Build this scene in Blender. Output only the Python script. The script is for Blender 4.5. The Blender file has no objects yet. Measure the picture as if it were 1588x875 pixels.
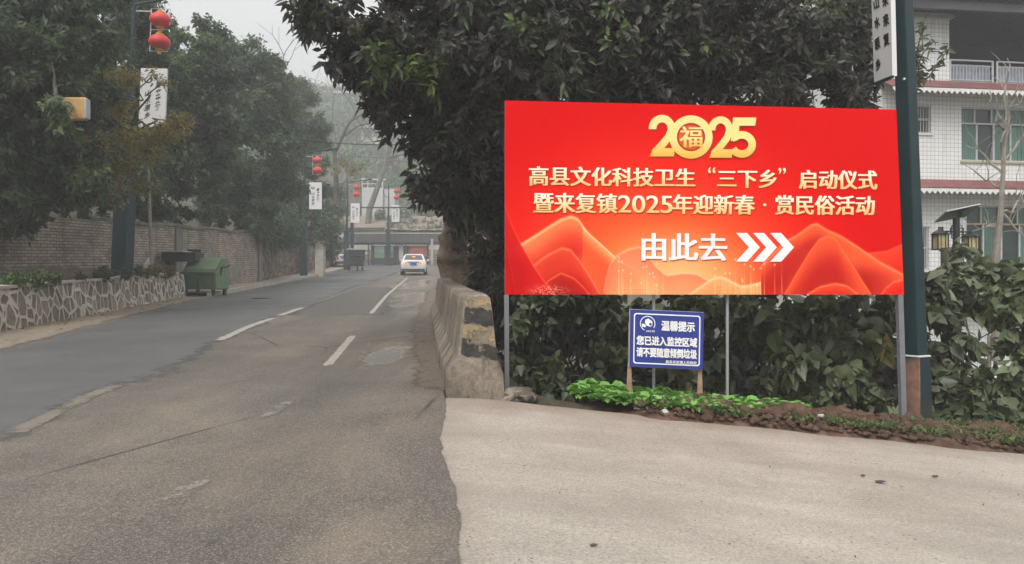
import bpy, math, random
import numpy as np
from mathutils import Vector, Matrix

random.seed(7)
RNG = np.random.default_rng(11)
SC = bpy.context.scene
COL = SC.collection
R = math.radians

# ------------------------------------------------------------------ camera, sky, sun, exposure
EYE = 1.45
FPX, CX, HY = 1150.0, 794.0, 450.0            # focal length, centre column and horizon row, in photo pixels
cam_data = bpy.data.cameras.new('camera')
cam = bpy.data.objects.new('camera', cam_data)
COL.objects.link(cam)
cam.location = (0, 0, EYE)
cam.rotation_euler = (R(90), 0, 0)
cam_data.sensor_width = 36
cam_data.lens = FPX / 1588 * 36
cam_data.shift_y = (HY - 437.5) / 1588
cam_data.clip_start = 0.05
cam_data.clip_end = 3000
SC.camera = cam

SUN_EL, SUN_AZ = 52, 200                      # degrees; azimuth from +Y towards +X (sun behind the camera)
world = bpy.data.worlds.new('World')
SC.world = world
world.use_nodes = True
wn, wl = world.node_tree.nodes, world.node_tree.links
wn.clear()
w_out = wn.new('ShaderNodeOutputWorld')
w_bg = wn.new('ShaderNodeBackground')
w_sky = wn.new('ShaderNodeTexSky')
w_sky.sky_type = 'NISHITA'
w_sky.sun_disc = False
w_sky.sun_elevation = R(SUN_EL)
w_sky.sun_rotation = R(SUN_AZ)
w_sky.air_density = 1.0
w_sky.dust_density = 6.0
w_sky.ozone_density = 1.0
w_hs = wn.new('ShaderNodeHueSaturation')      # overcast: the blue is veiled by cloud
w_hs.inputs['Saturation'].default_value = 0.10
wl.new(w_sky.outputs[0], w_hs.inputs['Color'])
w_mix = wn.new('ShaderNodeMix')               # a high even cloud layer evens the sky out
w_mix.data_type = 'RGBA'
w_mix.inputs[0].default_value = 0.78
w_mix.inputs[7].default_value = (3.35, 3.38, 3.40, 1)
w_tc = wn.new('ShaderNodeTexCoord'); w_sp = wn.new('ShaderNodeSeparateXYZ'); wl.new(w_tc.outputs['Generated'], w_sp.inputs[0])
w_cl = wn.new('ShaderNodeMath'); w_cl.operation = 'MAXIMUM'; w_cl.inputs[1].default_value = 0.0; wl.new(w_sp.outputs[2], w_cl.inputs[0])
w_gr = wn.new('ShaderNodeMath'); w_gr.operation = 'MULTIPLY_ADD'; w_gr.inputs[1].default_value = 1.95; w_gr.inputs[2].default_value = 0.47   # overcast: brighter overhead than at the horizon
wl.new(w_cl.outputs[0], w_gr.inputs[0])
w_vm = wn.new('ShaderNodeVectorMath'); w_vm.operation = 'SCALE'; w_vm.inputs[0].default_value = (3.35, 3.38, 3.40)
wl.new(w_gr.outputs[0], w_vm.inputs['Scale']); wl.new(w_vm.outputs[0], w_mix.inputs[7])
wl.new(w_hs.outputs[0], w_mix.inputs[6])
wl.new(w_mix.outputs[2], w_bg.inputs['Color'])
w_bg.inputs['Strength'].default_value = 0.15
wl.new(w_bg.outputs[0], w_out.inputs['Surface'])

sun_data = bpy.data.lights.new('sun', 'SUN')
sun_data.energy = 1.5
sun_data.angle = R(28)
sun_data.color = (1.0, 0.965, 0.92)
sun = bpy.data.objects.new('sun', sun_data)
COL.objects.link(sun)
_s = Vector((math.sin(R(SUN_AZ)) * math.cos(R(SUN_EL)), math.cos(R(SUN_AZ)) * math.cos(R(SUN_EL)), math.sin(R(SUN_EL))))
sun.rotation_euler = _s.to_track_quat('Z', 'Y').to_euler()
sun.location = (0, -10, 40)

vs = SC.view_settings
vs.view_transform = 'Standard'
vs.look = 'None'
vs.gamma = 1
vs.use_curve_mapping = False
vs.exposure = 0.62
SC.cycles.max_bounces = 8
SC.cycles.transparent_max_bounces = 8
SC.cycles.volume_bounces = 4
SC.cycles.use_denoising = True

# ------------------------------------------------------------------ helpers: colour, materials
def lin(r, g, b):
    f = lambda c: (c / 255 / 12.92) if c / 255 <= 0.04045 else ((c / 255 + 0.055) / 1.055) ** 2.4
    return (f(r), f(g), f(b), 1.0)

def nodes_of(name, rough=0.6, spec=0.4, metal=0.0):
    m = bpy.data.materials.new(name)
    m.use_nodes = True
    nt = m.node_tree
    b = nt.nodes['Principled BSDF']
    b.inputs['Roughness'].default_value = rough
    b.inputs['Specular IOR Level'].default_value = spec
    b.inputs['Metallic'].default_value = metal
    return m, nt, b

class NT:
    """small wrapper to chain shader nodes"""
    def __init__(s, nt): s.nt = nt
    def n(s, t, **k):
        o = s.nt.nodes.new(t)
        for a, v in k.items(): setattr(o, a, v)
        return o
    def l(s, a, b): s.nt.links.new(a, b)
    def coord(s, kind='Object'): return s.n('ShaderNodeTexCoord').outputs[kind]
    def pos(s): return s.n('ShaderNodeNewGeometry').outputs['Position']
    def mapping(s, vec, scale=(1, 1, 1), rot=(0, 0, 0), loc=(0, 0, 0)):
        m = s.n('ShaderNodeMapping')
        m.inputs['Scale'].default_value = scale; m.inputs['Rotation'].default_value = rot; m.inputs['Location'].default_value = loc
        s.l(vec, m.inputs['Vector']); return m.outputs[0]
    def noise(s, vec, scale=5, detail=6, rough=0.6, dist=0.0):
        o = s.n('ShaderNodeTexNoise')
        o.inputs['Scale'].default_value = scale; o.inputs['Detail'].default_value = detail
        o.inputs['Roughness'].default_value = rough; o.inputs['Distortion'].default_value = dist
        s.l(vec, o.inputs['Vector']); return o.outputs[0]
    def voro(s, vec, scale=5, feature='DISTANCE_TO_EDGE', out='Distance', rand=1.0):
        o = s.n('ShaderNodeTexVoronoi', feature=feature)
        o.inputs['Scale'].default_value = scale; o.inputs['Randomness'].default_value = rand
        s.l(vec, o.inputs['Vector']); return o.outputs[out]
    def ramp(s, fac, stops, interp='LINEAR'):
        o = s.n('ShaderNodeValToRGB'); cr = o.color_ramp; cr.interpolation = interp
        while len(cr.elements) < len(stops): cr.elements.new(0.5)
        for e, (p, c) in zip(cr.elements, stops):
            e.position = p; e.color = c if len(c) == 4 else (*c, 1)
        s.l(fac, o.inputs[0]); return o.outputs[0]
    def mix(s, fac, a, b, mode='MIX'):
        o = s.n('ShaderNodeMix', data_type='RGBA', blend_type=mode)
        for i, v in ((0, fac), (6, a), (7, b)):
            if hasattr(v, 'node'): s.l(v, o.inputs[i])
            else: o.inputs[i].default_value = v
        return o.outputs[2]
    def math(s, op, a, b=0.0, clamp=False):
        o = s.n('ShaderNodeMath', operation=op, use_clamp=clamp)
        for i, v in ((0, a), (1, b)):
            if hasattr(v, 'node'): s.l(v, o.inputs[i])
            else: o.inputs[i].default_value = v
        return o.outputs[0]
    def sep(s, vec):
        o = s.n('ShaderNodeSeparateXYZ'); s.l(vec, o.inputs[0]); return o.outputs
    def comb(s, x=0.0, y=0.0, z=0.0):
        o = s.n('ShaderNodeCombineXYZ')
        for i, v in enumerate((x, y, z)):
            if hasattr(v, 'node'): s.l(v, o.inputs[i])
            else: o.inputs[i].default_value = v
        return o.outputs[0]
    def bump(s, h, bsdf, strength=0.4, dist=0.02):
        o = s.n('ShaderNodeBump'); o.inputs['Strength'].default_value = strength; o.inputs['Distance'].default_value = dist
        s.l(h, o.inputs['Height']); s.l(o.outputs[0], bsdf.inputs['Normal'])
    def smooth(s, v, lo, hi):
        o = s.n('ShaderNodeMapRange', interpolation_type='SMOOTHSTEP')
        o.inputs['From Min'].default_value = lo; o.inputs['From Max'].default_value = hi
        s.l(v, o.inputs['Value']); return o.outputs[0]

def blotch(name, c1, c2, scale=4, rough=0.6, bump=0.0, spec=0.4, metal=0.0, fine=None, space='pos', contrast=(0.3, 0.7)):
    """a surface of one colour that wanders between c1 and c2"""
    m, nt, b = nodes_of(name, rough, spec, metal)
    k = NT(nt)
    v = k.pos() if space == 'pos' else k.coord('Object')
    f = k.noise(v, scale, 7, 0.65)
    c = k.ramp(f, [(contrast[0], c1), (contrast[1], c2)])
    if fine:
        g = k.noise(v, fine, 3, 0.6)
        c = k.mix(0.35, c, k.ramp(g, [(0.3, (0.25, 0.25, 0.25)), (0.7, (0.75, 0.75, 0.75))]), 'OVERLAY')
    k.l(c, b.inputs['Base Color'])
    if bump: k.bump(k.noise(v, (fine or scale * 6), 5, 0.7), b, bump, 0.01)
    return m

def plain(name, c, rough=0.5, spec=0.4, metal=0.0):
    return blotch(name, tuple(x * 0.86 for x in c[:3]) + (1,), tuple(min(1, x * 1.1) for x in c[:3]) + (1,), 9, rough, 0, spec, metal)

def leaf_mat(name, stops, rough=0.45, trans=0.22, spec=0.35):
    m, nt, b = nodes_of(name, rough, spec)
    k = NT(nt)
    a = k.n('ShaderNodeAttribute', attribute_name='v')
    c = k.ramp(a.outputs['Fac'], stops)
    k.l(c, b.inputs['Base Color'])
    t = k.n('ShaderNodeBsdfTranslucent'); k.l(c, t.inputs['Color'])
    mx = k.n('ShaderNodeMixShader'); mx.inputs[0].default_value = trans
    k.l(b.outputs[0], mx.inputs[1]); k.l(t.outputs[0], mx.inputs[2])
    k.l(mx.outputs[0], nt.nodes['Material Output'].inputs['Surface'])
    return m

# ------------------------------------------------------------------ helpers: meshes and objects
def loc_of(o):
    v = Vector((0, 0, 0))
    while o: v += o.location; o = o.parent
    return v

def fast_mesh(name, verts, faces_flat, sizes, attr=None, cols=None):
    me = bpy.data.meshes.new(name)
    nv, nl, npoly = len(verts), len(faces_flat), len(sizes)
    me.vertices.add(nv); me.loops.add(nl); me.polygons.add(npoly)
    me.vertices.foreach_set('co', np.ascontiguousarray(verts, dtype=np.float32).ravel())
    me.loops.foreach_set('vertex_index', np.ascontiguousarray(faces_flat, dtype=np.int32))
    starts = np.concatenate([[0], np.cumsum(sizes)[:-1]]).astype(np.int32)
    me.polygons.foreach_set('loop_start', starts)
    me.polygons.foreach_set('loop_total', np.ascontiguousarray(sizes, dtype=np.int32))
    if attr is not None:
        at = me.attributes.new('v', 'FLOAT', 'FACE'); at.data.foreach_set('value', np.ascontiguousarray(attr, dtype=np.float32))
    if cols is not None:
        at = me.attributes.new('print', 'FLOAT_COLOR', 'POINT'); at.data.foreach_set('color', np.ascontiguousarray(cols, dtype=np.float32).ravel())
    me.update(calc_edges=True); me.validate()
    return me

def link(name, me, mat, parent=None, smooth=False):
    o = bpy.data.objects.new(name, me)
    COL.objects.link(o)
    if mat: me.materials.append(mat)
    if parent: o.parent = parent
    if smooth: me.polygons.foreach_set('use_smooth', np.ones(len(me.polygons), dtype=bool))
    return o

def tag(o, label=None, cat=None, group=None, kind=None):
    if label: o['label'] = label
    if cat: o['category'] = cat
    if group: o['group'] = group
    if kind: o['kind'] = kind
    return o

def thing(name, label, cat, loc=(0, 0, 0), rotz=0.0, group=None):
    o = bpy.data.objects.new(name, None); COL.objects.link(o)
    o.location = loc; o.rotation_euler = (0, 0, rotz); o.empty_display_size = 0.2
    return tag(o, label, cat, group)

def copy_tree(o, parent=None):
    c = o.copy(); COL.objects.link(c)
    if parent: c.parent = parent
    for ch in list(o.children): copy_tree(ch, c)
    return c

class MB:
    def __init__(s): s.v, s.f = [], []
    def add(s, vs_, fs):
        b = len(s.v); s.v += [tuple(p) for p in vs_]; s.f += [tuple(b + i for i in f) for f in fs]; return s
    def box(s, c, d, rz=0.0, m=None, taper=1.0):
        hx, hy, hz = d[0] / 2, d[1] / 2, d[2] / 2
        M = Matrix.Rotation(rz, 3, 'Z') if m is None else m
        P = []
        for z, t in ((-hz, 1.0), (hz, taper)):
            for x, y in ((-hx, -hy), (hx, -hy), (hx, hy), (-hx, hy)):
                P.append(Vector(c) + M @ Vector((x * t, y * t, z)))
        return s.add(P, [(3, 2, 1, 0), (4, 5, 6, 7), (0, 1, 5, 4), (1, 2, 6, 5), (2, 3, 7, 6), (3, 0, 4, 7)])
    def bbox(s, a, b):
        return s.box([(p + q) / 2 for p, q in zip(a, b)], [abs(q - p) for p, q in zip(a, b)])
    def prism(s, poly, off):
        """closed prism: polygon of 3-D points and an offset vector"""
        n = len(poly); off = Vector(off)
        P = [Vector(p) for p in poly] + [Vector(p) + off for p in poly]
        F = [tuple(range(n))[::-1], tuple(range(n, 2 * n))] + [(i, (i + 1) % n, n + (i + 1) % n, n + i) for i in range(n)]
        return s.add(P, F)
    def tube(s, pts, rad, n=8, cap=True):
        pts = [Vector(p) for p in pts]
        if not hasattr(rad, '__len__'): rad = [rad] * len(pts)
        rings = []; up = None
        for i, p in enumerate(pts):
            t = (pts[min(i + 1, len(pts) - 1)] - pts[max(i - 1, 0)])
            t = t.normalized() if t.length > 1e-9 else Vector((0, 0, 1))
            if up is None: up = t.orthogonal().normalized()
            up = (up - t * up.dot(t))
            up = up.normalized() if up.length > 1e-6 else t.orthogonal().normalized()
            w = t.cross(up)
            rings.append([p + (up * math.cos(a) + w * math.sin(a)) * rad[i] for a in (2 * math.pi * k / n for k in range(n))])
        P = [q for r in rings for q in r]; F = []
        for i in range(len(pts) - 1):
            for k in range(n):
                F.append((i * n + k, i * n + (k + 1) % n, (i + 1) * n + (k + 1) % n, (i + 1) * n + k))
        if cap: F += [tuple(range(n))[::-1], tuple(range((len(pts) - 1) * n, len(pts) * n))]
        return s.add(P, F)
    def lathe(s, c, prof, n=20, axis='Z'):
        P, F = [], []
        for r, z in prof:
            for k in range(n):
                a = 2 * math.pi * k / n
                q = (r * math.cos(a), r * math.sin(a), z)
                if axis == 'Y': q = (q[0], q[2], q[1])
                if axis == 'X': q = (q[2], q[0], q[1])
                P.append(Vector(c) + Vector(q))
        for i in range(len(prof) - 1):
            for k in range(n): F.append((i * n + k, i * n + (k + 1) % n, (i + 1) * n + (k + 1) % n, (i + 1) * n + k))
        F += [tuple(range(n))[::-1], tuple(range((len(prof) - 1) * n, len(prof) * n))]
        return s.add(P, F)
    def build(s, name, mat, parent=None, smooth=False, bevel=0.0, world=True, seg=2):
        me = bpy.data.meshes.new(name)
        V = s.v
        if parent and world:
            L = loc_of(parent); V = [(x - L.x, y - L.y, z - L.z) for x, y, z in V]
        me.from_pydata(V, [], s.f); me.update()
        o = link(name, me, mat, parent)
        if smooth:
            me.polygons.foreach_set('use_smooth', np.ones(len(me.polygons), dtype=bool))
            me.set_sharp_from_angle(angle=R(40))
        if bevel:
            b = o.modifiers.new('bevel', 'BEVEL'); b.width = bevel; b.segments = seg; b.limit_method = 'ANGLE'; b.angle_limit = R(30)
        return o

def vnoise(x, y, seed=0):
    """smooth 2-D value noise, 0..1, for numpy arrays"""
    x = np.asarray(x, float); y = np.asarray(y, float)
    xi, yi = np.floor(x), np.floor(y); fx, fy = x - xi, y - yi
    fx = fx * fx * (3 - 2 * fx); fy = fy * fy * (3 - 2 * fy)
    h = lambda a, b: np.modf(np.abs(np.sin(a * 127.1 + b * 311.7 + seed * 17.3) * 43758.5453))[0]
    return (h(xi, yi) * (1 - fx) + h(xi + 1, yi) * fx) * (1 - fy) + (h(xi, yi + 1) * (1 - fx) + h(xi + 1, yi + 1) * fx) * fy

def fbm(x, y, seed=0, o=4):
    r, a, t = 0, 1, 0
    for i in range(o):
        r = r + a * vnoise(np.asarray(x) * 2 ** i, np.asarray(y) * 2 ** i, seed + i); t += a; a *= 0.5
    return r / t

def sstep(a, b, x):
    t = np.clip((np.asarray(x, float) - a) / (b - a), 0, 1); return t * t * (3 - 2 * t)

# ------------------------------------------------------------------ the lie of the land
LY = [-12, -6, 3, 11.5, 22.8, 30, 45, 60, 75, 90]
LX = [-4.5, -5.0, -6.2, -7.95, -10.15, -10.9, -12.6, -14.3, -15.5, -16]
RY = [-12, -6, 3.4, 4.12, 4.83, 5.85, 7.3, 10, 17.5, 30, 47, 60, 75, 90]
RX = [-0.2, -0.2, -0.25, -0.29, -0.40, -0.57, -0.65, -1.02, -1.95, -3.2, -4.2, -3.6, 2, 12]
road_left = lambda y: np.interp(y, LY, LX)
road_right = lambda y: np.interp(y, RY, RX)

def g_along(y):
    y = np.asarray(y, float)
    z = 0.048 * y + 0.00074 * np.clip(y - 50, 0, 30) ** 2
    return np.where(y > 80, 0.048 * 80 + 0.666 + 0.03 * (y - 80), z)

def pad_z(x, y):
    return g_along(y) - 0.098 * np.clip(np.asarray(x, float) + 0.35, 0, 40)

def wall_x(y):        # face of the boundary wall on the left
    return np.interp(y, [-20, 36, 45, 60, 80, 100], [-12.3, -12.3, -13.9, -15.7, -17.5, -18.5])

def ground(x, y, sunk=True):
    x = np.asarray(x, float); y = np.asarray(y, float)
    g = g_along(y)
    z = np.where(x > -0.35, pad_z(x, y), g)
    # right of the barrier the land drops into the valley
    xr = road_right(np.clip(y, 7, 90)) + 0.5
    drop = sstep(0.15, 2.2, x - xr) * sstep(0, 2.0, y - np.interp(x, [0.0, 0.7, 1.2], [7.45, 7.6, 8.25])) * (1 - sstep(70, 90, y))
    valley = -1.25 + 0.012 * np.clip(y - 24, 0, 200)
    z = z * (1 - drop) + np.minimum(valley, z) * drop
    # left: bank behind the boundary wall
    wx = wall_x(y)
    bank = sstep(0.15, 0.6, wx - x)
    z = z + bank * (2.0 + 0.33 * np.clip(wx - x, 0, 40)) * (1 - sstep(70, 95, y) * 0.5)
    # the far hill
    hx = 0.55 + 0.45 * (1 - sstep(-10, 40, x))
    hill = np.clip(y - 84, 0, 66) * 0.43 * hx
    z = z + hill + sstep(84, 110, y) * (fbm(x / 14, y / 14, 3) - 0.5) * 5
    if sunk:
        inroad = (x > road_left(y) - 0.1) & (x < road_right(y) + 0.1) & (y < 78)
        inpad = (x > -1.0) & (x < 30) & (y < 7.7)
        z = np.where(inroad | inpad, z - 0.10, z)
    return z

def on_ground(px, py):
    """the point of the road or pad surface seen at a photo pixel"""
    lo, hi = 1.0, 90.0
    for _ in range(50):
        d = (lo + hi) / 2
        x = (px - CX) / FPX * d; z = EYE - (py - HY) / FPX * d
        if z > float(ground(x, d, False)): lo = d
        else: hi = d
    return Vector(((px - CX) / FPX * d, d, float(ground((px - CX) / FPX * d, d, False))))

def P(px, py, d):
    return Vector(((px - CX) / FPX * d, d, EYE - (py - HY) / FPX * d))

class Plane:
    """an upright plane in the scene through two plan points; on(px, py) meets it along the photo ray, proud of it by off"""
    def __init__(s, a, b):
        a = Vector((a[0], a[1], 0)); b = Vector((b[0], b[1], 0))
        t = (b - a).normalized(); s.a = a; s.n = Vector((t.y, -t.x, 0))
        if s.n.y > 0: s.n = -s.n
        s.t = t
    def on(s, px, py, off=0.0):
        r = Vector(((px - CX) / FPX, 1, -(py - HY) / FPX)); o = Vector((0, 0, EYE))
        k = (s.a - o).dot(s.n) / r.dot(s.n)
        return o + r * k + s.n * off

# ------------------------------------------------------------------ lettering
_TXT = {}
def text_mesh(body, bold=0.0):
    """flat glyph outlines from the built-in font: arrays of points and faces, box 0..1 by 0..1"""
    key = (body, bold)
    if key in _TXT: return _TXT[key]
    cu = bpy.data.curves.new('lettering', 'FONT'); cu.body = body; cu.size = 1; cu.offset = bold; cu.resolution_u = 4
    o = bpy.data.objects.new('lettering', cu); COL.objects.link(o)
    bpy.context.view_layer.update()
    dg = bpy.context.evaluated_depsgraph_get()
    me = bpy.data.meshes.new_from_object(o.evaluated_get(dg))
    v = np.array([q.co[:2] for q in me.vertices]); f = [tuple(p.vertices) for p in me.polygons]
    bpy.data.objects.remove(o); bpy.data.curves.remove(cu); bpy.data.meshes.remove(me)
    lo, hi = v.min(0), v.max(0)
    asp = (hi - lo)
    _TXT[key] = ((v - lo) / (hi - lo), f, asp)
    return _TXT[key]

def letter_on(mb, body, quad, fn, off=0.004, bold=0.02, thick=0.0, step=0.0012):
    """put lettering on a surface: quad = photo corners TL TR BR BL, fn(px, py, off) -> point; thick widens upright strokes"""
    v, f, _ = text_mesh(body, 0.0)
    TL, TR, BR, BL = [np.array(q, float) for q in quad]
    hgt = abs(BL[1] - TL[1])
    b = bold * hgt * 0.9
    sh = [(-thick - b, -b), (thick + b, -b), (-thick - b, b), (thick + b, b)] if (bold > 0 or thick) else [(0, 0)]
    if thick > b: sh.append((0, 0))
    for i, (sx, sy) in enumerate(sh):
        u, w = v[:, 0][:, None], v[:, 1][:, None]
        q = (BL * (1 - u) + BR * u) * (1 - w) + (TL * (1 - u) + TR * u) * w
        q[:, 0] += sx; q[:, 1] += sy
        mb.add([fn(x, y, off + i * step) for x, y in q], f)
    return mb

# ------------------------------------------------------------------ ground, road, pad
def grid_mesh(name, X, Y, Z, mat, kind='structure', parent=None, smooth=True):
    ny, nx = X.shape
    V = np.stack([X, Y, Z], -1).reshape(-1, 3)
    i = np.arange((ny - 1) * nx).reshape(ny - 1, nx)[:, :-1].ravel()
    F = np.stack([i, i + 1, i + nx + 1, i + nx], 1)
    me = fast_mesh(name, V, F.ravel(), np.full(len(F), 4))
    o = link(name, me, mat, parent, smooth)
    if kind: o['kind'] = kind
    return o

def nonuni(*segs):
    out = [np.array([segs[0][0]])]
    for a, b, st in segs:
        n = max(1, int(round((b - a) / st))); out.append(np.linspace(a, b, n + 1)[1:])
    return np.concatenate(out)

m_concr0 = blotch('old_concrete_ring', (0.10, 0.095, 0.088, 1), (0.16, 0.15, 0.14, 1), 5, 0.9)
m_earth, nt, b = nodes_of('earth', 0.9, 0.2)
k = NT(nt); v = k.pos()
c = k.ramp(k.noise(v, 0.35, 8, 0.7), [(0.35, (0.040, 0.048, 0.026)), (0.5, (0.068, 0.062, 0.042)), (0.68, (0.12, 0.098, 0.072))])
c = k.mix(0.5, c, k.ramp(k.noise(v, 9, 5, 0.7), [(0.3, (0.2, 0.2, 0.2)), (0.7, (0.8, 0.8, 0.8))]), 'OVERLAY')
k.l(c, b.inputs['Base Color']); k.bump(k.noise(v, 6, 8, 0.75), b, 0.7, 0.06)

ys = nonuni((-30, 0, 1.0), (0, 14, 0.2), (14, 60, 0.6), (60, 130, 1.4), (130, 260, 6), (260, 350, 30))
xs = nonuni((-220, -60, 16), (-60, -20, 1.6), (-20, -11, 0.35), (-11, 8, 0.25), (8, 30, 0.8), (30, 80, 4), (80, 220, 20))
X, Y = np.meshgrid(xs, ys)
tg = grid_mesh('ground', X, Y, ground(X, Y), m_earth)

# old brown-grey asphalt
m_road, nt, b = nodes_of('old_asphalt', 0.82, 0.35)
k = NT(nt); v = k.pos()
big = k.noise(v, 0.55, 6, 0.6, 0.6)
c = k.ramp(big, [(0.32, (0.068, 0.062, 0.056)), (0.5, (0.104, 0.089, 0.073)), (0.66, (0.150, 0.123, 0.094))])
c = k.mix(0.6, c, k.ramp(k.noise(k.mapping(v, (1.6, 0.18, 1), (0, 0, R(6))), 1.2, 5, 0.6), [(0.32, (0.30, 0.30, 0.31)), (0.7, (0.66, 0.64, 0.62))]), 'OVERLAY')
grit = k.voro(v, 130, 'F1', 'Color')
gs = k.math('POWER', k.sep(grit)[0], 3.0)
c = k.mix(k.math('MULTIPLY', gs, 0.5), c, (0.36, 0.33, 0.29, 1))
c = k.mix(0.45, c, k.ramp(k.noise(v, 60, 4, 0.75), [(0.3, (0.2, 0.2, 0.2)), (0.7, (0.8, 0.8, 0.8))]), 'OVERLAY')
cr = k.voro(k.mapping(k.mix(0.25, v, k.n('ShaderNodeTexNoise').outputs[1], 'ADD'), (1, 0.6, 1)), 0.33)
crm = k.math('MULTIPLY', k.math('LESS_THAN', cr, 0.006), k.smooth(k.noise(v, 0.5, 2), 0.5, 0.6))
c = k.mix(k.math('MULTIPLY', crm, 0.7), c, (0.03, 0.028, 0.025, 1))
x_, y_, z_ = k.sep(v)
tr_ = k.math('MULTIPLY', k.math('SINE', k.math('MULTIPLY', k.math('ADD', k.math('ADD', x_, k.math('MULTIPLY', y_, 0.11)), k.math('MULTIPLY', k.noise(v, 0.25, 2), 1.5)), 3.6)), 0.5)
c = k.mix(0.30, c, k.ramp(k.math('ADD', tr_, 0.5), [(0.0, (0.36, 0.36, 0.37)), (1.0, (0.62, 0.61, 0.60))]), 'OVERLAY')
k.l(c, b.inputs['Base Color'])
# damp places along the right lane
def damp(k, v, spots, scale=1.3):
    tot = None
    nz = k.math('MULTIPLY', k.math('SUBTRACT', k.noise(v, scale, 5, 0.65), 0.5), 1.6)
    x, y, z = k.sep(v)
    for (sx, sy, rx, ry) in spots:
        dx = k.math('DIVIDE', k.math('SUBTRACT', x, sx), rx); dy = k.math('DIVIDE', k.math('SUBTRACT', y, sy), ry)
        d = k.math('SQRT', k.math('ADD', k.math('MULTIPLY', dx, dx), k.math('MULTIPLY', dy, dy)))
        w = k.math('SUBTRACT', 1.0, k.smooth(k.math('ADD', d, nz), 0.55, 1.0))
        tot = w if tot is None else k.math('MAXIMUM', tot, w)
    return tot
_q = [on_ground(600, 550), on_ground(585, 560), on_ground(640, 462), on_ground(630, 445), on_ground(655, 470)]
wet = damp(k, v, [(_q[0].x, _q[0].y, 0.34, 1.5), (_q[2].x, _q[2].y, 0.9, 5.0), (_q[3].x, _q[3].y + 4, 1.0, 7)])
k.l(k.math('SUBTRACT', 0.85, k.math('MULTIPLY', wet, 0.72)), b.inputs['Roughness'])
k.bump(k.math('MULTIPLY', k.noise(v, 75, 4, 0.7), k.math('SUBTRACT', 1.0, k.math('MULTIPLY', wet, 0.9))), b, 0.55, 0.012)

def strip(name, fl, fr, ylist, n, off, mat, edge=0.0, seed=0, zfun=None, kind='structure'):
    ylist = np.asarray(ylist, float)
    a, c_ = fl(ylist), fr(ylist)
    if edge:
        a = a + (fbm(ylist * 2.2, ylist * 0 + seed, seed) - 0.5) * edge; c_ = c_ + (fbm(ylist * 2.2, ylist * 0 + 9, seed + 5) - 0.5) * edge
    t = np.linspace(0, 1, n + 1)[None, :]
    X = a[:, None] * (1 - t) + c_[:, None] * t; Y = np.repeat(ylist[:, None], n + 1, 1)
    zf = zfun or (lambda x, y: g_along(y))
    return grid_mesh(name, X, Y, zf(X, Y) + off, mat, kind)

road_y = nonuni((-12, 2, 0.5), (2, 20, 0.08), (20, 78, 0.5))
def rough_right(y):
    y = np.asarray(y, float)
    return road_right(y) + np.where(y < 7.6, (fbm(y * 3, y * 0 + 3.3, 4, 6) - 0.5) * 0.10 + (fbm(y * 23, y * 0 + 1.3, 14, 3) - 0.5) * 0.03, 0)
strip('road', lambda y: road_left(y) + (fbm(np.asarray(y) * 1.7, np.asarray(y) * 0, 8) - 0.5) * 0.25, rough_right, road_y, 40, 0.0, m_road)

# the darker, smoother left lane
m_lane, nt, b = nodes_of('dark_asphalt', 0.62, 0.45)
k = NT(nt); v = k.pos()
c = k.ramp(k.noise(v, 0.4, 6, 0.6), [(0.3, (0.073, 0.072, 0.071)), (0.7, (0.112, 0.109, 0.105))])
c = k.mix(0.5, c, k.ramp(k.noise(v, 90, 3, 0.7), [(0.3, (0.2, 0.2, 0.2)), (0.7, (0.8, 0.8, 0.8))]), 'OVERLAY')
k.l(c, b.inputs['Base Color']); k.bump(k.noise(v, 110, 3, 0.7), b, 0.3, 0.006)
k.l(k.ramp(k.noise(v, 0.6, 3), [(0.35, (0.48, 0.48, 0.48)), (0.7, (0.7, 0.7, 0.7))]), b.inputs['Roughness'])
_lb = [on_ground(*q) for q in ((0, 676), (130, 612), (240, 580), (330, 532), (405, 500), (470, 478), (545, 446), (600, 428), (622, 418))]
_by, _bx = [q.y for q in _lb], [q.x for q in _lb]
lane_b = lambda y: np.interp(y, [-12] + _by + [78], [-4.6] + _bx + [_bx[-1]])
e = k.n('ShaderNodeAttribute', attribute_name='edge').outputs['Fac']
al = k.smooth(k.math('SUBTRACT', k.math('ADD', k.math('ADD', k.math('MULTIPLY', k.noise(v, 5, 8, 0.75), 0.8), k.math('MULTIPLY', k.noise(v, 0.8, 3), 0.5)), 0.42), e), 0.30, 0.62)
tb_ = k.n('ShaderNodeBsdfTransparent'); mx = k.n('ShaderNodeMixShader')
k.l(al, mx.inputs[0]); k.l(tb_.outputs[0], mx.inputs[1]); k.l(b.outputs[0], mx.inputs[2]); k.l(mx.outputs[0], nt.nodes['Material Output'].inputs['Surface'])
ly_ = nonuni((-12, 2, 0.5), (2, 20, 0.1), (20, 74, 0.5))
lo_ = strip('road_lane', lambda y: road_left(y) + 0.25 + (fbm(np.asarray(y) * 1.7, np.asarray(y) * 0, 8) - 0.5) * 0.25, lambda y: lane_b(y) + 0.45, ly_, 40, 0.004, m_lane, 0.12, 3)
tt = np.repeat(np.linspace(0, 1, 41)[None, :], len(ly_), 0); wid = (lane_b(ly_) + 0.45 - road_left(ly_))[:, None]
at = lo_.data.attributes.new('edge', 'FLOAT', 'POINT'); at.data.foreach_set('value', np.clip(1 - (1 - tt) * wid / 1.1, 0, 1).ravel().astype(np.float32))

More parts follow.
